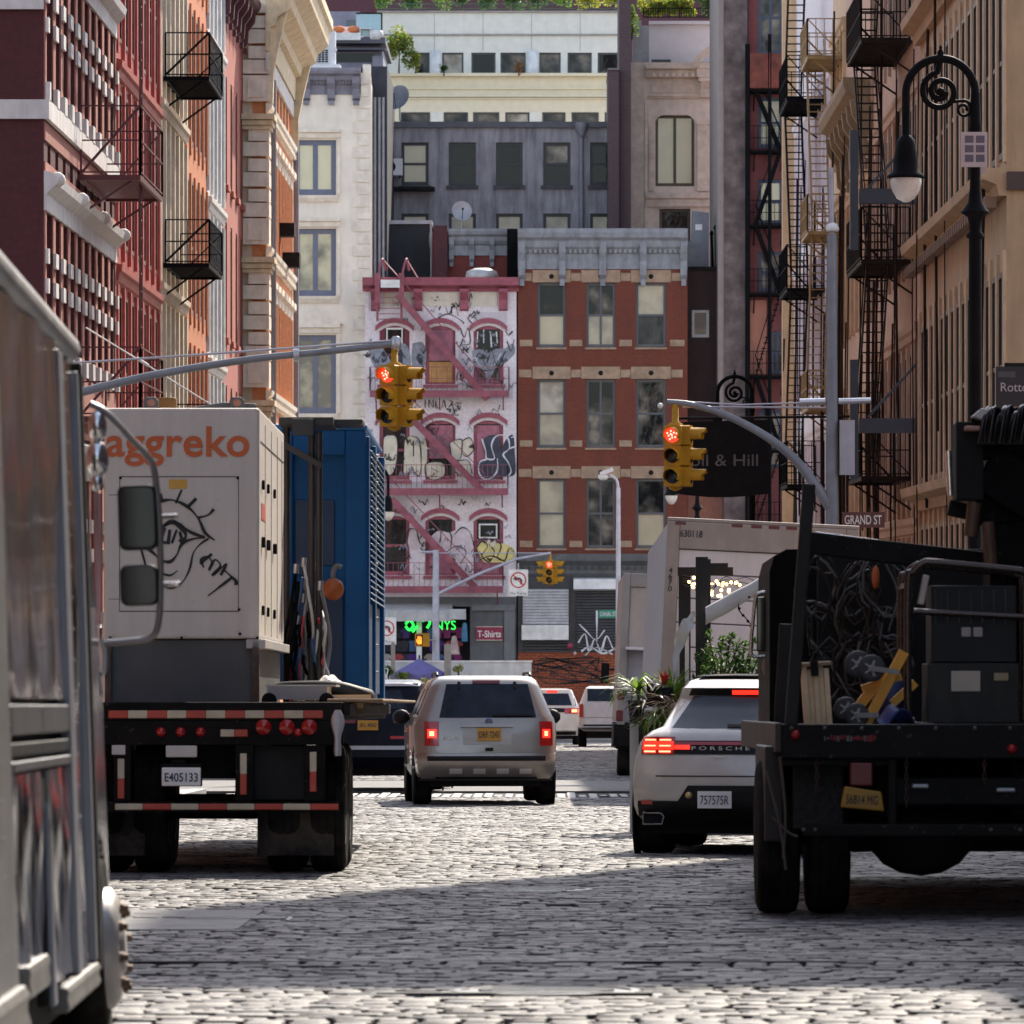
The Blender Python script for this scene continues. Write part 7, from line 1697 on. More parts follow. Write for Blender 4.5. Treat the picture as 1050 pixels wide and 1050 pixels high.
# knuckle crane
cr = MB(); Yc = 35.6
def cpn(px, py, Y=Yc): return Wk.p(px, py, Y)
cr.box(cpn(1012,0)[0], cpn(1075,0)[0], 1.6, 2.2, 1.15, cpn(0,470)[2]); CR = cr.build('loader_crane', KB, r)
mb = MB(); mb.beam(cpn(1000,452,35.3), cpn(1080,430,35.3), .30, .26); mb.beam(cpn(1010,478,35.25), cpn(1075,520,35.25), .22, .3); mb.beam(cpn(1000,520,35.4), cpn(1080,515,35.4), .25, .22); mb.beam(cpn(1040,425,35.5), cpn(1090,560,35.5), .3, .3); mb.each('boom', KB, CR)
mb = MB(); mb.box(cpn(980,0,35.2)[0], cpn(1003,0)[0], 1.4, 1.75, cpn(0,515)[2], cpn(0,436)[2]); mb.build('valve_block', UNDER, CR)
mb = MB(); mb.box(cpn(983,0)[0], cpn(999,0)[0], 1.3, 1.6, cpn(0,446)[2], cpn(0,441)[2]); mb.build('rusty_plate', mat('rust_pink', (.36,.20,.16), .6, var=.3), CR)
mb = MB(); mb.prism([(cpn(990,0)[0],cpn(0,432)[2]),(cpn(1004,0)[0],cpn(0,437)[2]),(cpn(1009,0)[0],cpn(0,425)[2]),(cpn(1000,0)[0],cpn(0,423)[2])], 'y', 1.3, 1.5); mb.build('grey_bracket', mat('bracket_grey', (.36,.34,.32), .4, .5), CR)
mb = MB(); mb.tube([cpn(973,462,35.1), cpn(975,508,35.1)], .02, 8); mb.build('cylinder_rod', CHROME, CR)
mb = MB(); mb.tube([cpn(1000,515,35.15), cpn(996,550,35.15)], .045, 8); mb.tube([cpn(1014,535,35.1), cpn(1017,580,35.1)], .04, 8); mb.each('hydraulic_cylinder', mat('rust_brown_dark', (.09,.05,.03), .5, .3, var=.3), CR)
for i in range(14):
    a = 1004+i*3.6; mb = MB(); mb.tube(smoothpts([cpn(a,455,35.0+.04*(i%3)), cpn(a+6,428-3*(i%4),35.0), cpn(a+12,418+2*(i%5),35.1), cpn(a+20,440,35.2), cpn(a+22,480,35.3)],5), .014, 6); mb.build('hydraulic_hose', mat('hose_shiny_black', (.008,.008,.009), .22, var=.1), CR)
mb = MB(); mb.beam(cpn(973,520,35.5), cpn(1000,526,35.5), .09, .1); mb.build('clamp', UNDER, CR)
# cable coils on the headboard: things hanging from it
rr = random.Random(21)
ccol = [mat('cable_black', (.012,.012,.012), .5, spec=.25), mat('cable_brown', (.05,.034,.025), .5, spec=.25), mat('cable_grey', (.11,.105,.10), .5, spec=.25), mat('cable_orange', (.45,.10,.02), .5)]
for i in range(9):
    px, py = 845+ (i % 3)*32+rr.uniform(-8,8), 600+(i//3)*42+rr.uniform(-8,8); Y = 38.3-.08*(i%3)
    q = thing('cable_coil', 'dark coil of cable hanging on the headboard of the black work truck', 'cable', (U(px,Y), Y, V(py,Y)), group='cable coils hanging on the truck headboard')
    for j in range(4):
        rad = rr.uniform(.10,.17); ph = rr.uniform(0,6)
        pts = [(rad*math.cos(a+ph)*(1+.2*math.sin(2*a)), rr.uniform(-.03,.03), rad*1.35*math.sin(a+ph)+.04*math.sin(3*a)) for a in [2*math.pi*t/12 for t in range(12)]]
        mb = MB(); mb.tube(pts, rr.uniform(.007,.013), 6, True); mb.build('loop', ccol[(i+j) % 3], q)
    mb = MB(); mb.tube(smoothpts([(0,-.05,.15),(.08,-.06,-.05),(.02,-.05,-.3)],5), .008, 6); mb.build('tail', ccol[i % 3], q)
q = MB(); q.ball((0,0,0), .035, 10, (.8,.8,2.3)); tag(q.build('orange_glove', ccol[3], loc=(U(898,37.9),37.9,V(592,37.9))), 'small orange item stuck among the cable coils on the black truck', 'glove')
# machine in a tube cage
Ymc = 34.6
Mc = Rig('caged_machine', 'dark machine with a paper label inside a bent tube cage on the black work truck', 'machine', 988, Ymc, z=V(745,Ymc)-G(Ymc))
r = Mc.r; TUB = mat('cage_tube', (.06,.042,.036), .25, .5, var=.25); sM = F/Ymc
def mp(px, py, y=0.): return (Mc.x(px), y, (745-py)/sM)
for y in (-.02, .62):
    mb = MB(); mb.tube(smoothpts([mp(936,740,y),mp(931,725,y),mp(931,600,y),mp(936,587,y),mp(946,578,y),mp(960,577,y),mp(1036,584,y),mp(1052,588,y),mp(1058,600,y),mp(1058,742,y)],5), .026, 10); mb.build('cage_tube', TUB, r)
mb = MB(); mb.tube([mp(937,627,-.02), mp(1056,633,-.02)], .02, 8); mb.tube([mp(931,600,-.02), mp(931,600,.62)], .02, 8); mb.tube([mp(936,744,-.02),mp(944,745,.0),mp(958,745,0)], .026, 8); mb.each('cross_tube', TUB, r)
mb = MB(); mb.box(Mc.x(952), Mc.x(1046), .06, .6, .02, (745-680)/sM); mb.build('lower_cabinet', mat('cabinet_grey_black', (.016,.015,.014), .5, .0, spec=.3, var=.25, dirt=.4, dcol=(.09,.08,.07)), r)
mb = MB(); mb.box(Mc.x(956), Mc.x(1044), .10, .58, (745-679)/sM, (745-600)/sM); mb.build('upper_cabinet', mat('cabinet_black', (.009,.009,.010), .5, .0, spec=.3, var=.4), r)
mb = MB(); mb.box(Mc.x(976), Mc.x(1006), .05, .059, (745-709)/sM, (745-688)/sM); mb.build('paper_label', mat('paper_beige', (.50,.44,.36), .7, var=.1), r)
mb = MB(); mb.box(Mc.x(1020), Mc.x(1035), .05, .059, (745-698)/sM, (745-690)/sM); mb.build('small_label', mat('paper_ochre', (.36,.30,.18), .7, var=.1), r)
for px in (987, 999): mb = MB(); mb.box(Mc.x(px), Mc.x(px+10), .085, .099, (745-653)/sM, (745-643)/sM); mb.build('gauge', mat('gauge_pale', (.40,.36,.34), .4), r)
mb = MB()
for i in range(7): mb.box(Mc.x(960+i*12), Mc.x(961.5+i*12), .09, .099, (745-640)/sM, (745-604)/sM)
mb.each('grille_bar', mat('bar_grey', (.09,.09,.095), .4, .4), r)
mb = MB(); mb.beam(mp(950,590,-.01), mp(944,620,-.01), .04, .05); mb.build('hook', mat('hook_pale', (.34,.30,.27), .4, .4), r)
# timber stack
Yp = 34.3
q = thing('timber_block', 'upright bundle of pale timber boards at the rear of the black work truck', 'timber', (U(841,Yp), Yp, V(743,Yp)), (0,R(-4),0))
k = Yp/F
for i in range(5): mb = MB(); mb.box((-15+i*5.6)*k, (-15+i*5.6+5.2)*k, .0+.02*(i%2), .22, .0, (60-3*(i%3))*k); mb.build('board', WOODL, q)
mb = MB(); mb.box(-19*k, 16*k, -.02, .24, 60.3*k, 64*k); mb.build('cap_board', WOOD, q); mb = MB(); mb.box(-6*k, 2*k, -.03, -.021, 50*k, 66*k); mb.build('clamp', DRK, q)
# hand cart with yellow frame
q = thing('hand_cart', 'folded hand cart with yellow frame and grey castors on the black work truck', 'cart', (U(900,34.5), 34.5, V(744,34.5)))
k = 34.5/F
def hp(px, py, y=0.): return ((px-900)*k, y, (744-py)*k)
YEL = mat('cart_yellow', (.80,.36,.02), .45, var=.15, dirt=.3, dcol=(.2,.1,.03))
mb = MB(); mb.beam(hp(888,742), hp(927,668), .075, .06); mb.beam(hp(874,735,.1), hp(908,690,.1), .075, .06); mb.beam(hp(884,706,.06), hp(925,694,.06), .04, .04); mb.beam(hp(916,722,.12), hp(940,700,.12), .05, .05); mb.each('frame_tube', YEL, q)
for px, py, y in ((880,681,.0),(893,685,-.08),(868,727,.05),(878,733,-.06)):
    mb = MB(); rad = 14*k if py < 700 else 12.5*k
    mb.lathe([(rad*.55,-.025),(rad*.92,-.03),(rad,-.02),(rad,.02),(rad*.92,.03),(rad*.55,.025)], hp(px,py,y), 'y', 22); w_ = mb.build('castor', mat('castor_grey', (.05,.047,.05), .6, var=.2), q)
    mb = MB(); mb.lathe([(0,-.034),(rad*.25,-.034),(rad*.28,-.015),(rad*.6,-.012),(rad*.6,.0)], hp(px,py,y), 'y', 16); [mb.beam(hp(px,py,y-.03), tuple(Vector(hp(px,py,y-.03))+Vector((rad*.6*math.cos(1.256*k_),0,rad*.6*math.sin(1.256*k_)))), .014, .01) for k_ in range(5)]; mb.build('hub', mat('castor_hub', (.34,.33,.34), .5, .3), w_)
mb = MB(); mb.beam(hp(893,685,-.13), hp(920,689,-.10), .012, .03); mb.beam(hp(878,733,-.11), hp(900,733,-.08), .012, .03); mb.each('castor_fork', mat('fork_steel', (.40,.38,.36), .4, .5), q)
mb = MB(); mb.lathe([(0,0),(.11,0),(.125,.28),(.115,.28),(.10,.02),(0,.02)], n=18); tag(mb.build('blue_bucket', mat('bucket_blue', (.012,.03,.12), .5, var=.2), loc=(U(914,35.0),35.0,V(744,35.0))), 'dark blue bucket behind the yellow hand cart on the black work truck', 'bucket')

# bolts, rings and hanging odds and ends on the work truck
r = Wk.r
mb = MB()
for px in (812, 846, 884, 922, 960, 1000, 1036): mb.lathe([(0,-.014),(.012,-.013),(.015,0)], Wk.p(px, 747+ (px-812)*.0), 'y', 6)
for px in (824, 836, 1016, 1046): mb.lathe([(0,-.034),(.012,-.033),(.015,-.02)], Wk.p(px, 851), 'y', 6)
mb.each('bolt', mat('dull_bolt', (.10,.095,.09), .5, .5), r)
for px, L in ((838,.22),(930,.34),(1010,.18)):
    mb = MB(); x, y, z = Wk.p(px, 779)
    for i in range(int(L/.035)): mb.tube([(x+(.010 if i % 2 else .003)*math.cos(a), .03+(.003 if i % 2 else .010)*math.cos(a), z-i*.033+.022*math.sin(a)) for a in [k*.9 for k in range(7)]], .004, 4, True)
    mb.build('hanging_chain', mat('chain_rust', (.08,.05,.035), .6, .5, var=.3), r)
for a, b in (((786,790),(806,892)),((800,776),(803,880)),((792,838),(818,858))):
    mb = MB(); mb.tube(smoothpts([Wk.p(*a), Wk.p((a[0]+b[0])/2+4,(a[1]+b[1])/2+6), Wk.p(*b)],5), .010, 6); mb.build('brake_hose', mat('hose_brown', (.06,.045,.035), .5), r)
mb = MB(); mb.grid(lambda u, v: (Wk.x(905)+.22*u, .6+.12*math.sin(3*u+4*v), Wk.z(744)+.10*math.sin(3.14*u)*math.sin(3.14*v)+.02*math.sin(11*u+9*v)+.005), 12, 12); tag(mb.build('blue_tarp', mat('tarp_blue', (.015,.03,.14), .5, var=.3), loc=(Wk.X0, YK, G(YK))), 'crumpled dark blue tarp under the yellow hand cart on the black truck', 'tarp')
# worn rounded edges on all the machinery
def soften(root, wd):
    for c in root.children_recursive:
        if c.type == 'MESH' and len(c.data.vertices) < 900 and not c.modifiers and c.name.split('.')[0] not in ('lettering','brand_lettering','worn_lettering','spray_eye','rivet','bolt','bulb','wheel','rim','hanging_chain'):
            b = c.modifiers.new('edge', 'BEVEL'); b.width = wd; b.segments = 2; b.limit_method = 'ANGLE'; b.angle_limit = R(50); b.harden_normals = False
for root, wd in ((Tt.r,.008),(Gn.r,.006),(Bl.r,.012),(Rk.r,.004),(Vn.r,.006),(Bx.r,.012),(Bt.r,.012),(Wk.r,.010),(Mc.r,.006)): soften(root, wd)
# ------------------------------------------------------------------ traffic signals, lamps, signs, outdoor dining
SIGY = mat('signal_yellow', (.42,.205,.006), .6, var=.2, spec=.3, chips=.3, ccol=(.3,.2,.06), dirt=.5, dcol=(.2,.12,.02)); LOFF = mat('lens_dark', (.02,.016,.012), .2, var=.1); LOFG = mat('lens_dark_green', (.008,.02,.022), .2, var=.1)
SIGRED = mat('signal_red_lit', (.8,.05,.03), .3, var=0, emit=(1,.03,.015), estr=1.1); SIGHOT = mat('signal_red_core', (1,.5,.4), .3, var=0, emit=(1,.22,.15), estr=2.2)
def sig_head(parent, yaw, sec=.355, wd=.30, lit=True, off=.20, depth=.16):
    """one three-lamp head looking along its own -y"""
    ang = R(yaw); M = Matrix.Rotation(ang, 4, 'Z')
    def tf(mb): mb.v = [tuple(M @ Vector(v)) for v in mb.v]; return mb
    mb = MB(); H = sec*3
    for i in range(3):
        z0 = -H+i*sec; q = wd/2
        mb.prism([(-q,z0+.02),(-q+.03,z0+.004),(q-.03,z0+.004),(q,z0+.02),(q,z0+sec-.02),(q-.03,z0+sec-.004),(-q+.03,z0+sec-.004),(-q,z0+sec-.02)], 'y', -off-depth/2, -off+depth/2)
    hd = tf(mb).build('signal_head', SIGY, parent)
    for i in range(3):
        zc = -H+(i+.5)*sec; red = (i == 2); y0 = -off-depth/2
        mb = MB(); mb.lathe([(0,y0-.03),(.06,y0-.027),(.10,y0-.015),(.125,y0-.002)], (0,0,zc), 'y', 18); tf(mb).build('lens', (SIGRED if lit else LOFF) if red else (LOFF if i == 1 else LOFG), hd)
        if red and lit:
            mb = MB()
            for k in range(10): a = k*2.4; rr_ = .024*math.sqrt(k)*1.25; mb.ball((rr_*math.cos(a), y0-.032, zc+rr_*math.sin(a)), .016, 6)
            tf(mb).build('led_cluster', SIGHOT, hd)
        mb = MB(); n = 16; vs = []; fs = []
        for j in range(n+1):
            a = R(-28+236*j/n); L = .26 if 30 < math.degrees(a) < 150 else .20
            for (rad, yy) in ((.138,y0),(.130,y0-L),(.122,y0-L),(.128,y0)): vs.append((rad*math.cos(a), yy, zc+rad*math.sin(a)))
        for j in range(n):
            for k in range(4): fs.append((j*4+k, j*4+(k+1)%4, (j+1)*4+(k+1)%4, (j+1)*4+k))
        fs += [(0,1,2,3), (n*4,n*4+3,n*4+2,n*4+1)]
        mb._add(vs, fs, 0, False); tf(mb).build('visor', SIGY, hd)
    return hd
def signal(label, px, py, Y, yaws, hang=.3, scale=1., group=None, sec=.355):
    r = thing('traffic_signal', label, 'traffic light', (U(px,Y), Y, V(py,Y)), group=group)
    r.scale = (scale,)*3
    for i, y in enumerate(yaws): sig_head(r, y, sec, lit=(i == 0))
    mb = MB(); mb.lathe([(.13,-.02),(.13,.02),(.06,.06),(.05,hang),(0,hang)], n=12); mb.lathe([(.0,-3*sec-.08),(.11,-3*sec-.03),(.12,-3*sec)], n=12); mb.each('hanger', SIGY, r)
    mb = MB(); mb.box(-.05,.05,-.05,.05,-3*sec,-.02); mb.build('centre_tube', SIGY, r)
    return r
signal('yellow traffic signal with red light, hanging from the left mast arm before the pink house', 404.5, 374.5, 98, (-24, 66), .34)
signal('yellow traffic signal with red light on the curved right mast arm before the black banner', 692.5, 436, 98, (-12, 78), .36)
signal('small far yellow traffic signal with red light, at the tip of the distant mast arm', 564.5, 575, 221, (-8, 82, -98), .25, 1., None, .30)
# left mast arm and its pole at the kerb
m_ = thing('mast_arm_pole', 'grey steel traffic pole with a long rising arm carrying the left signal', 'traffic pole', (U(48,98), 98, G(98)+.13))
def mw(px, py, Y=98., b=48): return (U(px,Y)-U(b,98), Y-98, V(py,Y)-G(98)-.13)
mb = MB(); mb.tube([(0,0,0),(0,0,mw(48,375)[2])], [.14,.10], 14); mb.lathe([(.28,0),(.28,.12),(.2,.5),(.15,.7)], n=14); mb.build('pole', GPOLE, m_)
mb = MB(); mb.tube(smoothpts([mw(50,411),mw(80,403),mw(160,384),mw(260,368),mw(340,360),mw(406,352.5)],4), [.085-.0016*i for i in range(21)], 10); a_ = mb.build('mast_arm', GPOLE, m_)
mb = MB(); mb.tube([mw(48,374),mw(200,364),mw(406,349)], .022, 6); mb.build('stay_rod', mat('rod_pale', (.45,.42,.45), .4, .6, var=.05), m_)
mb = MB(); mb.lathe([(.06,-.10),(.09,-.06),(.09,.10),(.05,.14)], mw(406,353), n=10); mb.lathe([(.12,-.05),(.12,.05)], mw(304,364), axis='x', n=10); mb.each('clamp', STEEL, m_)
cb = MB(); cb.tube(smoothpts([(U(88,98.3),98.3,V(336,98.3)),(U(150,99),99,V(374,99)),(U(226,100),100,V(421,100))],4), .014, 6); cb.tube([(U(140,98.9),98.9,V(367,98.9)),(U(152,99),99,V(375,99))], .03, 6); tag(cb.build('overhead_cable', mat('cable_white', (.62,.58,.55), .5)), 'pale overhead cable slanting down across the red buildings above the white generator', 'cable')
# right pole with the curved arm, lamp bracket, control box
m2 = thing('davit_pole', 'tall grey traffic pole with a curved arm, cross bar and grey control box', 'traffic pole', (U(853,98), 98, G(98)+.13))
mw2 = lambda px, py, Y=98.: mw(px, py, Y, 853)
mb = MB(); mb.tube([(0,0,0),(0,0,mw2(853,240)[2])], [.135,.085], 14); mb.build('pole', GPOLE, m2)
mb = MB(); mb.tube([mw2(853,240),mw2(852,172)], .045, 8); mb.build('antenna_mast', mat('pole_lilac', (.36,.35,.40), .5, .2), m2)
mb = MB(); mb.lathe([(0,-.05),(.10,-.06),(.12,-.01),(.09,.06),(.03,.10),(.03,.16),(0,.16)], mw2(853.5,234), n=14); mb.build('sensor_cap', WHITE, m2)
mb = MB(); mb.tube(smoothpts([mw2(851,520),mw2(838,500),mw2(815,471),mw2(785,447),mw2(745,426),mw2(710,415),mw2(684,412)],4), [.10-.0022*i for i in range(25)], 10); mb.build('curved_arm', GPOLE, m2)
mb = MB(); mb.tube([mw2(684,411),mw2(760,415),mw2(853,412)], .016, 6); mb.tube([mw2(700,417),mw2(853,418)], .02, 6); mb.each('stay_rod', mat('rod_pale', (.45,.42,.45), .4, .6), m2)
mb = MB(); mb.tube([mw2(820,412),mw2(846,411.5)], .055, 8); mb.tube([mw2(860,411.5),mw2(893,410.5)], .05, 8); mb.each('cross_bar', mat('bar_pale_steel', (.52,.53,.57), .35, .6), m2)
mb = MB(); mb.box(mw2(861,0)[0], mw2(876,0)[0], -.15, .1, mw2(0,487)[2], mw2(0,431)[2]); mb.build('control_box', mat('box_pale_grey', (.36,.36,.39), .5, .2, var=.1, dirt=.2), m2)
mb = MB(); mb.ball(mw2(677,416), .05, 10); mb.build('tip_lamp', WHITE, m2)
mb = MB(); mb.box(mw2(863.5,0)[0], mw2(907,0)[0], -.03, .0, mw2(0,541)[2], mw2(0,525)[2]); sb = mb.build('street_sign', mat('sign_brown', (.10,.028,.022), .5, var=.15), m2)
text('GRAND ST', 'lettering', mat('letter_cream', (.70,.62,.55), .5), sb, ((mw2(885,0)[0]), -.034, mw2(0,533)[2]), w=38/59.5, h=9.5/59.5, bold=.01)
# far mast at the end of the street
m3 = thing('far_mast_arm_pole', 'slim pale grey traffic pole in front of the pink house with a thin slanted arm', 'traffic pole', (U(447,221), 221, G(221)+.13))
mw3 = lambda px, py: (U(px,221)-U(447,221), 0, V(py,221)-G(221)-.13)
mb = MB(); mb.tube([(0,0,0),mw3(447,564)], [.16,.12], 12); mb.build('pole', mat('pole_lilac_grey', (.40,.40,.46), .5, .2), m3)
mb = MB(); mb.tube([mw3(449,609),mw3(490,589),mw3(530,573),mw3(565,567)], [.07,.06,.055,.05], 8); mb.tube([mw3(430,567),mw3(565,567)], .022, 6); mb.tube([mw3(432,566),mw3(446,566)], .05, 6); mb.each('mast_arm', mat('pole_lilac_grey', (.40,.40,.46), .5, .2), m3)
SRED = mat('sign_red', (.45,.02,.02), .5, var=.05)
def noturn(px, py, Y, w_, h_, label):
    r = thing('no_turn_sign', label, 'traffic sign', (U(px,Y), Y, V(py,Y)))
    mb = MB(); mb.box(-w_/2, w_/2, -.02, .0, -h_/2, h_/2); p = mb.build('panel', WHITE, r); rad = w_*.41; zc = h_*.1
    mb = MB(); vs = []; n = 28
    for j in range(n):
        a = 2*math.pi*j/n
        for q in (rad, rad*.84): vs.append((q*math.cos(a), -.026, zc+q*math.sin(a)))
    mb._add(vs, [(2*j, 2*j+1, 2*((j+1)%n)+1, 2*((j+1)%n)) for j in range(n)]); mb.build('red_ring', SRED, p, recalc=False)
    mb = MB(); mb.strip([(rad*.35,-.022,zc-rad*.55),(rad*.35,-.022,zc+.0),(rad*.2,-.022,zc+rad*.18),(-rad*.2,-.022,zc+rad*.18)], rad*.26, th=.001); mb._add([(-rad*.2,-.023,zc+rad*.48),(-rad*.68,-.023,zc+rad*.18),(-rad*.2,-.023,zc-rad*.12)], [(0,1,2)]); mb.build('turn_arrow', SPB, p, recalc=False)
    mb = MB(); mb.strip([(-rad*.62,-.0245,zc+rad*.62),(rad*.62,-.0245,zc-rad*.62)], rad*.16, th=.001); mb.build('red_bar', SRED, p, recalc=False)
    text('No Turns', 'lettering', SPB, p, (0,-.022,-h_*.40), w=w_*.8, h=h_*.10)
    mb = MB(); mb.tube([(0,.03,-h_/2),(0,.03,h_/2+.25)], .03, 6); mb.build('hanger', STEEL, r)
noturn(531.5, 597.5, 220.9, 20/26.4, 27/26.4, 'white no left turn sign hanging from the distant mast arm beside the far signal')
noturn(396.5, 647, 218.5, 19.5/26.6, 28/26.6, 'white no left turn sign beside the blue chiller, in front of the souvenir shop')
mb = MB()
r = thing('pedestrian_signal', 'yellow pedestrian signal showing an orange hand on the distant pole', 'pedestrian signal', (U(433,220.7), 220.7, V(663,220.7)))
mb.box(-.28,.28,-.14,.14,0,.52); h_ = mb.build('housing', SIGY, r); mb = MB(); mb.box(-.24,.02,-.15,-.141,.05,.47); s2 = mb.build('screen', LOFF, h_)
HAND = mat('orange_hand_lit', (.9,.25,.02), .4, var=0, emit=(1,.16,.01), estr=1.3); mb = MB(); mb.box(-.18,-.02,-.16,-.151,.1,.26); 
for i in range(4): mb.box(-.18+i*.041, -.15+i*.041, -.16,-.151, .261, .40-.02*(i==3))
mb.box(-.225,-.19,-.16,-.151,.16,.28); mb.build('hand_symbol', HAND, s2); mb = MB(); mb.tube([(.28,0,.26),(.52,.0,.26)], .03, 6); mb.build('bracket', STEEL, r)
# tall grey street light
Y = 205.; r = thing('street_light', 'tall slim grey street light with flat lamp head before the red brick house', 'street lamp', (U(634,Y), Y, G(Y)+.13))
mz = lambda px, py: (U(px,Y)-U(634,Y), 0, V(py,Y)-G(Y)-.13)
mb = MB(); mb.tube([(0,0,0),mz(634,500)], [.11,.08], 10); mb.tube(smoothpts([mz(634,502),mz(632,492),mz(625,487)],4), .05, 8); mb.each('pole', mat('pole_lilac_grey', (.40,.40,.46), .5, .2), r)
mb = MB(); mb.obox(mz(622,483.5), (.5,.35,.14), (0,R(-22),0)); mb.ball(mz(618.5,489), .16, 10, (1.2,1,.8)); mb.each('lamp_head', mat('lamp_pale', (.55,.55,.56), .4), r)
# bishop's crook lamps
LGL = mat('lamp_glass', (.55,.52,.50), .25, var=.06, coat=.3)
CRI = mat('black_cast_iron', (.005,.005,.006), .6, var=.3, spec=.07)
def crook(label, px, Y, topz, flip=1, k=1., notice=False):
    """px: pole; arch springs to -x (flip=1); topz: height of the arch crown above ground"""
    r = thing('crook_lamp', label, 'street lamp', (U(px,Y), Y, G(Y)+.13)); r.scale = (flip, 1, 1)
    a = .475*k; cz = topz-a; 
    mb = MB(); mb.lathe([(.30,0),(.30,.25),(.22,.35),(.20,1.1),(.14,1.25),(.105,1.4),(.095,topz*.52),(.088,cz-2.0*k)], n=16)
    z1 = cz-2.0*k; mb.lathe([(.088,z1),(.12,z1+.02*k),(.12,z1+.06*k),(.085,z1+.10*k),(.085,z1+.22*k),(.11,z1+.3*k),(.20,z1+.36*k),(.19,z1+.38*k),(.10,z1+.5*k),(.075,z1+.7*k),(.065,cz-.55*k),(.09,cz-.5*k),(.075,cz-.38*k),(.062,cz)], n=16); mb.each('pole', CRI, r, 2)
    mb = MB(); pts = [(-a+a*math.cos(R(t)), 0, cz+a*math.sin(R(t))) for t in range(0,181,9)] + [(-2*a,0,cz-.3*k),(-2*a,0,cz-.62*k)]
    mb.tube(pts, .058*k, 10); cr = mb.build('crook', CRI, r)
    mb = MB(); sp_ = []
    for t in range(0, 620, 15): q = t/620; rad = .27*k*(1-.75*q); sp_.append((-a+rad*math.cos(R(100+t)), 0, cz+.02*k+rad*math.sin(R(100+t))))
    mb.tube([(-a,0,cz+a-.02)]+sp_, .042*k, 8); mb.ball((-a,0,cz+.02*k), .06*k, 10)
    sp2 = []
    for t in range(0, 500, 20): q = t/500; rad = .12*k*(1-.7*q); sp2.append((-.16*k+rad*math.cos(R(90-t)), 0, cz-.22*k+rad*math.sin(R(90-t))))
    mb.tube([(-.32*k,0,cz-.12*k)]+sp2, .022*k, 8); mb.lathe([(.03*k,0),(.05*k,.05*k),(.02*k,.10*k),(.025*k,.13*k),(0,.16*k)], (-a,0,cz+a+.03*k), n=8); mb.build('scroll_work', CRI, cr)
    lz = cz-.62*k
    mb = MB(); mb.lathe([(.04*k,.06*k),(.09*k,.02*k),(.13*k,-.06*k),(.17*k,-.3*k),(.19*k,-.46*k),(.25*k,-.50*k),(.26*k,-.545*k),(.0,-.545*k)], (-2*a,0,lz), n=20); lh = mb.build('lamp_hood', CRI, r)
    mb = MB(); mb.lathe([(.215*k,-.548*k),(.22*k,-.60*k),(.19*k,-.72*k),(.12*k,-.83*k),(.04*k,-.875*k),(0,-.88*k)], (-2*a,0,lz), n=20); mb.build('glass_globe', LGL, lh)
    if notice:
        mb = MB(); mb.box(-.20,.16,-.10,-.09,cz-1.02,cz-.54); mb.box(-.03,.17,.10,.11,cz-1.1,cz-.62); o = mb.build('paper_notice', mat('paper_lilac', (.40,.37,.41), .7, var=.05), r)
        mb = MB()
        for i in range(3):
            for j in range(2): mb.box(-.15+j*.15, -.03+j*.15, -.104, -.101, cz-.95+i*.13, cz-.85+i*.13)
        mb.build('printed_block', mat('ink_grey', (.09,.085,.12), .6), o)
    return r
Y = 78.; crook('large black crook lamp with scrollwork and a white glass globe, nearest on the right', 1000, Y, V(60,Y)-G(Y)-.13, 1, 1., True)
Y = 157.; crook('middle distance black crook lamp in front of the black shop banner', 771, Y, V(386,Y)-G(Y)-.13, 1, 1.)
Y = 208.; crook('far black crook lamp whose globe shows under the right traffic signal', 715, Y, V(462,Y)-G(Y)-.13, 1, 1.)
Y = 205.; crook('black crook lamp showing beside the blue chiller before the pink house', 371, Y, V(478,Y)-G(Y)-.13, -1, 1.)
# black shop banner
Y = 150.; r = thing('shop_banner', 'large black banner with pale lettering hanging from a bracket on the right row', 'banner', (U(790,Y), Y, V(506,Y)))
kk = Y/F
def bn(u, v): return ((-100+100*u)*kk, .05*math.sin(5*u+2*v), (76*v-4*math.sin(3.14*u)*(1-v)-8*v*(1-u)*.4)*kk)
mb = MB(); mb.grid(bn, 18, 6, th=(0,.02,0)); p_ = mb.build('cloth', mat('banner_black', (.010,.010,.011), .8, var=.3, spec=.2), r)
text('Roll & Hill', 'lettering', mat('letter_dull_white', (.15,.145,.15), .7, var=.3), p_, (-53*kk, -.10, 34*kk), w=80*kk, h=12*kk)
mb = MB(); mb.tube([(-100*kk,.03,77*kk),(2.2,.03,79*kk)], .035, 8); mb.tube([(-100*kk,.03,77*kk),(-100*kk,.03,66*kk)], .02, 6); mb.each('bracket', DRK, r)
Y = 95.; r = thing('hanging_shop_sign', 'black rectangular hanging sign with pale lettering at the right edge of the picture', 'sign', (U(1060,Y), Y, V(417,Y)))
kk = Y/F; mb = MB(); mb.box(-39*kk, 40*kk, -.04, .04, 0, 41*kk); p_ = mb.build('board', mat('sign_black', (.012,.011,.013), .5, var=.2), r)
mb = MB(); mb.box(-37*kk, -19*kk, -.046, -.041, 30*kk, 36*kk); mb.build('grey_band', mat('ink_dim', (.06,.06,.065), .6), p_)
text('Rotto Lo', 'lettering', mat('letter_pinkish', (.42,.36,.36), .6), p_, (-12*kk, -.045, 20*kk), w=44*kk, h=9*kk)
mb = MB(); mb.beam((40*kk,0,43*kk),(-30*kk,0,43*kk),.06); mb.beam((41*kk,0,0),(41*kk,0,60*kk),.06); mb.each('bracket', DRK, r)
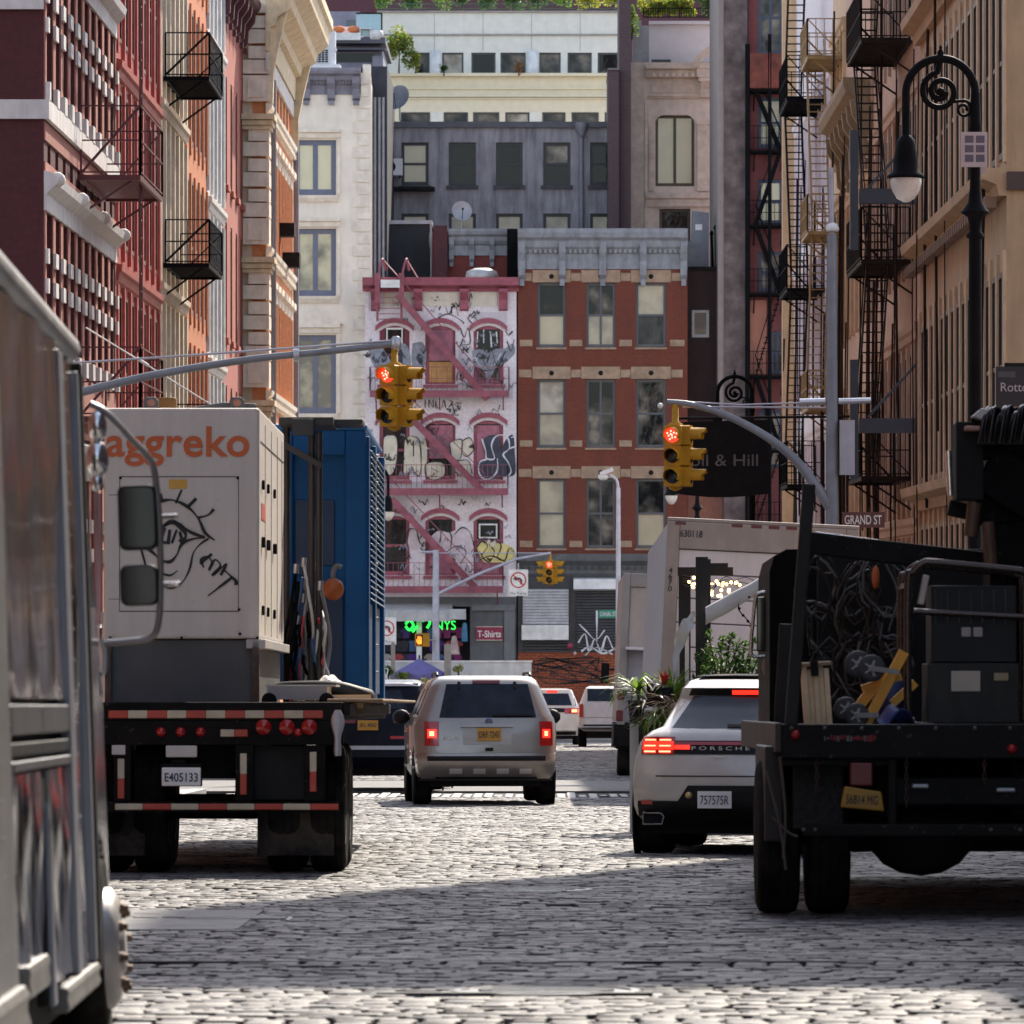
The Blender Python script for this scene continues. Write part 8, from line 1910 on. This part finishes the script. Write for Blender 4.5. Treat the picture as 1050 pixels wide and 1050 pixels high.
# ---------------- outdoor dining, right side beyond the white SUV
YD = 57.; kd = YD/F; r = thing('dining_shed', 'black timber outdoor dining frame with a sagging white awning and string lights', 'dining shed', (U(706,YD), YD, G(YD)))
def dp(px, py, y=0.): return ((px-706)*(YD+y)/F + (U(706,YD+y)-U(706,YD)), y, V(py,YD+y)-G(YD))
DB = mat('shed_black_timber', (.014,.014,.015), .7, var=.3)
mb = MB(); mb.box(dp(713.5,0)[0], dp(726,0)[0], 0, .12, 0, dp(0,571)[2]); mb.box(dp(699.5,0)[0], dp(712,0)[0], 1.5, 1.62, 0, dp(0,583,1.5)[2]); mb.box(dp(727,0)[0], dp(730.5,0)[0], .6, .72, 0, dp(0,573)[2]); mb.box(dp(880,0)[0], dp(892,0)[0], 0, .12, 0, dp(0,571)[2]); mb.each('post', DB, r)
mb = MB(); mb.box(dp(698,0)[0], dp(756,0)[0], 1.3, 1.4, dp(0,590)[2], dp(0,581)[2]); mb.box(dp(728,0)[0], dp(749,0)[0], .8, .9, dp(0,590)[2], dp(0,577)[2]); mb.box(dp(726,0)[0], dp(892,0)[0], .3, .42, dp(0,577)[2]-.02, dp(0,572)[2]-.02) if False else None; mb.each('beam', DB, r)
def aw(u, v):
    x = dp(723,0)[0]+(dp(800,0)[0]-dp(723,0)[0])*u; a = R(-70+230*v); rad = .082*(1+.06*math.sin(9*u))
    zc = dp(0,632)[2]+(dp(0,589)[2]-dp(0,632)[2])*u
    return (x, -.15-rad*math.cos(a)*.9, zc+rad*1.1*math.sin(a)+.004*math.sin(14*u+3*v))
AWN = mat('awning_white_vinyl', (.60,.59,.58), .55, var=.08, dirt=.25, dcol=(.35,.33,.31))
mb = MB(); mb.grid(aw, 22, 12, th=(0,.004,0)); mb.build('rolled_awning', AWN, r)
def dr(u, v):
    x = dp(713-21*u-3*v,0)[0]+.01*math.sin(9*v); z = dp(0,628+22*u*u)[2]-(.16+.28*u)*v+.02*math.sin(12*u)
    return (x, -.1+.05*math.sin(7*u+4*v), z)
mb = MB(); mb.grid(dr, 12, 12, th=(0,.004,0)); mb.build('awning_drape', AWN, r)
BULB = mat('warm_bulb', (1,.7,.3), .3, var=0, emit=(1,.50,.16), estr=3.5)
rr = random.Random(5); mb = MB()
for px, py in [(709+rr.uniform(-2.5,3),597+rr.uniform(-6,6)) for _ in range(6)]+[(730+rr.uniform(0,32),604+rr.uniform(-9,8)) for _ in range(20)]: mb.ball(dp(px,py,.5+rr.uniform(0,.6)), .017, 6)
mb.each('bulb', BULB, r)
mb = MB()
for j in range(4): mb.tube(smoothpts([dp(700,590+3*j,.8),dp(726,596+4*j,.7),dp(745,600-3*j,.8),dp(765,592+6*j,.8),dp(790,606+4*j,.6)],4), .004, 4)
mb.each('light_string', BLK, r)
mb = MB(); mb.tube(smoothpts([dp(757,617,-.2),dp(758,626,-.2),dp(765,634,-.2),dp(772,644,-.2),dp(769,652,-.2)],3), .006, 4)
for px, py in ((758,624),(762,631),(767,637),(770,642),(768,612)): mb.ball(dp(px,py,-.2), .016, 6)
mb.each('dark_bulb_string', BLK, r)
mb = MB(); mb.box(dp(692,0)[0], dp(697,0)[0], .1, .14, 0, dp(0,655)[2]); mb.box(dp(703,0)[0], dp(707,0)[0], .2, .24, 0, dp(0,645)[2]); mb.box(dp(646,0)[0], dp(655,0)[0], .1, .16, 0, dp(0,735)[2]); mb.each('white_batten', AWN, r)
mb = MB(); mb.box(dp(655,0)[0], dp(892,0)[0], .0, .5, .02, dp(0,742)[2]); mb.build('planter_box', DB, r)
def blades(mb, c, n, L, wd, spread, seed, droop=.5, m=0):
    q = random.Random(seed)
    for i in range(n):
        az = q.uniform(0, 6.283); el = q.uniform(*spread); l = L*q.uniform(.65,1.1); pts = []
        for t in (0,.33,.66,1):
            e = el-droop*t*t; pts.append(Vector((c[0]+l*t*math.cos(e)*math.cos(az), c[1]+l*t*math.cos(e)*math.sin(az), c[2]+l*t*math.sin(e))))
        s_ = Vector((-math.sin(az), math.cos(az), 0)); ww = (.6,1,.7,.05)
        vs = []
        for p, w_ in zip(pts, ww): vs += [p+s_*wd*w_, p-s_*wd*w_+Vector((0,0,.004))]
        mb._add(vs, [(2*j,2*j+1,2*j+3,2*j+2) for j in range(3)], m)
def plant(name, label, px, py, Y, fn, mats, group=None):
    r = thing(name, label, 'plant', (U(px,Y), Y, V(py,Y)), group=group); mb = MB(); fn(mb); mb.build('foliage', mats, r, recalc=False)
    mb = MB(); mb.lathe([(.07,-.25),(.09,-.02),(.0,-.02)], n=10); mb.build('pot', DB, r); return r
VARI = mat('leaf_variegated', (.20,.26,.09), .5, var=.3)
plant('spiky_plant', 'green spiky palm like plant at the left end of the dining planter', 653, 716, 56.6, lambda mb: (blades(mb,(0,0,.05),46,.40,.018,(.1,1.2),1,.8,0), blades(mb,(-.02,0,.1),10,.42,.014,(.3,.8),2,.7,1)), [LEAF, VARI])
plant('bronze_plant', 'dark bronze leaved plant with stiff blades beside the spiky palm like plant', 667, 735, 56.4, lambda mb: (blades(mb,(0,0,.1),40,.44,.022,(.0,1.4),3,.5,0), blades(mb,(0,0,-.05),18,.34,.02,(-.2,.6),4,.4,1)), [LEAFP, LEAFD])
plant('fan_palm', 'bright green fan palm with upright pointed blades in the dining planter', 689, 722, 56.8, lambda mb: (blades(mb,(0,0,.0),60,.42,.013,(.5,1.45),5,.2,0), blades(mb,(.05,0,0),16,.3,.013,(.2,1.2),6,.3,1)), [LEAF, LEAFY])
plant('red_bromeliad', 'plant with a red and orange flame shaped flower head in the dining planter', 681.5, 703, 56.5, lambda mb: (blades(mb,(0,0,.0),16,.16,.02,(1.0,1.5),7,.1,0), blades(mb,(0,0,-.05),20,.22,.016,(.1,.9),8,.5,1)), [mat('flower_red', (.55,.05,.02), .5, var=.3), LEAF])
plant('dry_grass', 'tuft of straw coloured ornamental grass in the dining planter', 697, 738, 56.2, lambda mb: blades(mb,(0,0,-.05),120,.52,.004,(.6,1.5),9,.7,0), [mat('straw', (.36,.25,.14), .7, var=.3)])
plant('low_fern', 'low bright green fern spilling over the dining planter behind the white SUV', 674, 744, 56.1, lambda mb: blades(mb,(0,0,.05),70,.26,.014,(.0,1.2),10,.9,0), [mat('leaf_bright', (.13,.22,.03), .5, var=.3)])
for i, (px, py, lab, rad) in enumerate(((738,700,'leafy green shrub with lighter tips behind the black dining post',.26),(761,705,'darker leafy shrub with bare twigs at the right of the dining planter',.24))):
    r = thing('planter_shrub', lab, 'shrub', (U(px,56.8), 56.8, V(py,56.8)))
    mb = MB(); leaves(mb, (0,0,.16), rad, 420, .034, (1.1,.9,.9), 0, 60+i, .4, 2)
    for tx, tz in ((-.10,.42),(.02,.40),(.12,.46),(.2,.36)): leaves(mb, (tx*.9,0,tz*.92), .06, 34, .03, (1,1,2.4), 0, 70+int(tx*100), .3, 2)
    mb.build('foliage', [LEAFD, LEAFD] if i == 0 else [LEAFD, LEAFD], r, recalc=False)
    mb = MB()
    for tx, tz in ((-.10,.46),(.02,.42),(.12,.5),(.2,.4)): mb.tube([(0,0,-.2),(tx*.5,0,.15),(tx,0,tz)], [.014,.009,.004], 5)
    mb.each('stem', BARK, r)
# ---------------- far pavement dining under the umbrella
YU = 216.; ku = YU/F; r = thing('patio_umbrella', 'violet blue patio umbrella open above the far pavement before the souvenir shop', 'umbrella', (U(430,YU), YU, G(YU)))
zt = V(675,YU)-G(YU); ze = V(692,YU)-G(YU); R_ = 30*ku
mb = MB(); n = 8; ap = (0,0,zt); vs = [ap]; fs = []
for j in range(n*3):
    a = 2*math.pi*j/(n*3); rr_ = R_*(1-.05*(1 if j % 3 else 0)); vs.append((rr_*math.cos(a), rr_*math.sin(a), ze+(.05 if j % 3 else 0)))
for j in range(n*3): fs.append((0, 1+j, 1+(j+1)%(n*3)))
b0 = len(vs)
for j in range(n*3): v = vs[1+j]; vs.append((v[0]*1.0, v[1]*1.0, v[2]-.16))
for j in range(n*3): q = (j+1)%(n*3); fs.append((1+j, b0+j, b0+q, 1+q))
mb._add(vs, fs); cp = mb.build('canopy', mat('umbrella_violet', (.11,.10,.27), .75, var=.12), r, recalc=False); sd = cp.modifiers.new('s', 'SOLIDIFY'); sd.thickness = .012
mb = MB(); mb.tube([(0,0,0),(0,0,zt+.12)], .03, 8); mb.build('pole', DRK, r); mb = MB(); mb.lathe([(0,.0),(.35,.0),(.35,.08),(.05,.12)], n=14); mb.build('base', DRK, r)
for j in range(8): a = 2*math.pi*j/8; mb = MB(); mb.beam((0,0,zt-.06),(R_*.95*math.cos(a),R_*.95*math.sin(a),ze),.02); mb.build('rib', DRK, r)
r = thing('dining_booth', 'long white dining booth on the far pavement behind the violet umbrella', 'booth', (U(378,217), 217, G(217)+.0))
zb2 = V(679,217)-G(217); mb = MB(); mb.box(0, (545-378)*217/F, 0, .2, .05, zb2); mb.build('wall_panel', mat('barrier_white', (.56,.56,.55), .6, var=.08, dirt=.3), r); mb = MB(); mb.box(-.04, (545-378)*217/F+.04, -.04, .24, zb2+.001, zb2+.06); mb.build('roof_edge', WHITE, r)
for px, t, lab in ((391.5,657,'grey timber post left of the violet umbrella, taller of two'),(403,661,'grey timber post just left of the violet umbrella, shorter of two'),(459,662,'thick grey timber post right of the violet umbrella')):
    w2 = .13 if px > 440 else .08; Yp = 215.5; mb = MB(); zt2 = V(t,Yp)-G(Yp); mb.box(-w2, w2, -w2, w2, 0, zt2); mb.prism([(-w2-.03,zt2+.001),(w2+.03,zt2+.001),(0,zt2+.1)], 'y', -w2, w2); tag(mb.build('timber_post', mat('timber_grey', (.26,.23,.21), .8, var=.2), loc=(U(px,Yp),Yp,G(Yp))), lab, 'post')
for i, (px, py, rad, lab, ms) in enumerate(((414,704,.28,'yellow green bush under the left side of the violet umbrella',[LEAFY,LEAF]),(398,694,.22,'slim green climbing plant on the timber post left of the umbrella',[LEAF,LEAFD]),(437,706,.2,'small pale flowering plant under the right side of the violet umbrella',[LEAFY,mat('petal_cream',(.6,.55,.3),.6,var=.2)]),(470,690,.2,'cream flowering plant beside the thick timber post',[mat('petal_cream',(.6,.55,.3),.6,var=.2),LEAF]))):
    shrub('pavement_bush', lab, px, py, 214.8, rad, (1,.7,1), ms, 420, .06, 80+i)
r = thing('lattice_barrier', 'white lattice barrier panel on posts beside the blue chiller', 'barrier', (U(372,213), 213, G(213)+.0))
kq = 213/F; zt = V(686,213)-G(213); zm = V(706,213)-G(213); mb = MB(); WD = 26*kq
for i in range(6):
    mb.beam((WD*i/6,0,zm),(WD*(i+1)/6,0,zt),.035); mb.beam((WD*(i+1)/6,0,zm),(WD*i/6,0,zt),.035)
    mb.tube([(WD*(i+.5)/6+.05*math.cos(a),0,(zt+zm)/2+.08*math.sin(a)) for a in [0,.8,1.6,2.4,3.1,3.9,4.7,5.5]], .015, 4, True)
mb.build('lattice', WHITE, r); mb = MB(); mb.box(0,WD,-.02,.02,zm-.04,zm-.001); mb.box(0,WD,-.02,.02,zt+.001,zt+.03); mb.each('rail', WHITE, r)
for i in range(3): mb = MB(); mb.box(WD*i/2.1-.0, WD*i/2.1+.05, -.021, .021, 0, zm-.041); mb.build('post', WHITE, r)
# near rows outside the frame keep the street a canyon, as it is
for nm, lab, X, a, b, H, left, cc in (('near_left_row','long dark brick row on the near left, outside the picture, reflected in the step van', XL-.3, -50, 76, 24, True, ((.20,.07,.055),(.16,.06,.05))), ('near_right_row','lower grey brick row on the near right, outside the picture', XR+.3, -50, 56.8, 19, False, ((.22,.22,.25),(.19,.19,.21)))):
    s = Side(nm, lab, X, a, b, left); mb = MB(); mb.box(0, s.W, 0, 16, -3, H); mb.build('wall', brick(nm+'_brick', cc[0], cc[1], (.14,.10,.08)), s.r)
    for z in (2.5, 7, 11.5, 16):
        for p, q in bays(s.W, 22, 1.6): window(s.r, p, q, z, z+2.6, DKF, GLD, -.072, 'sash')
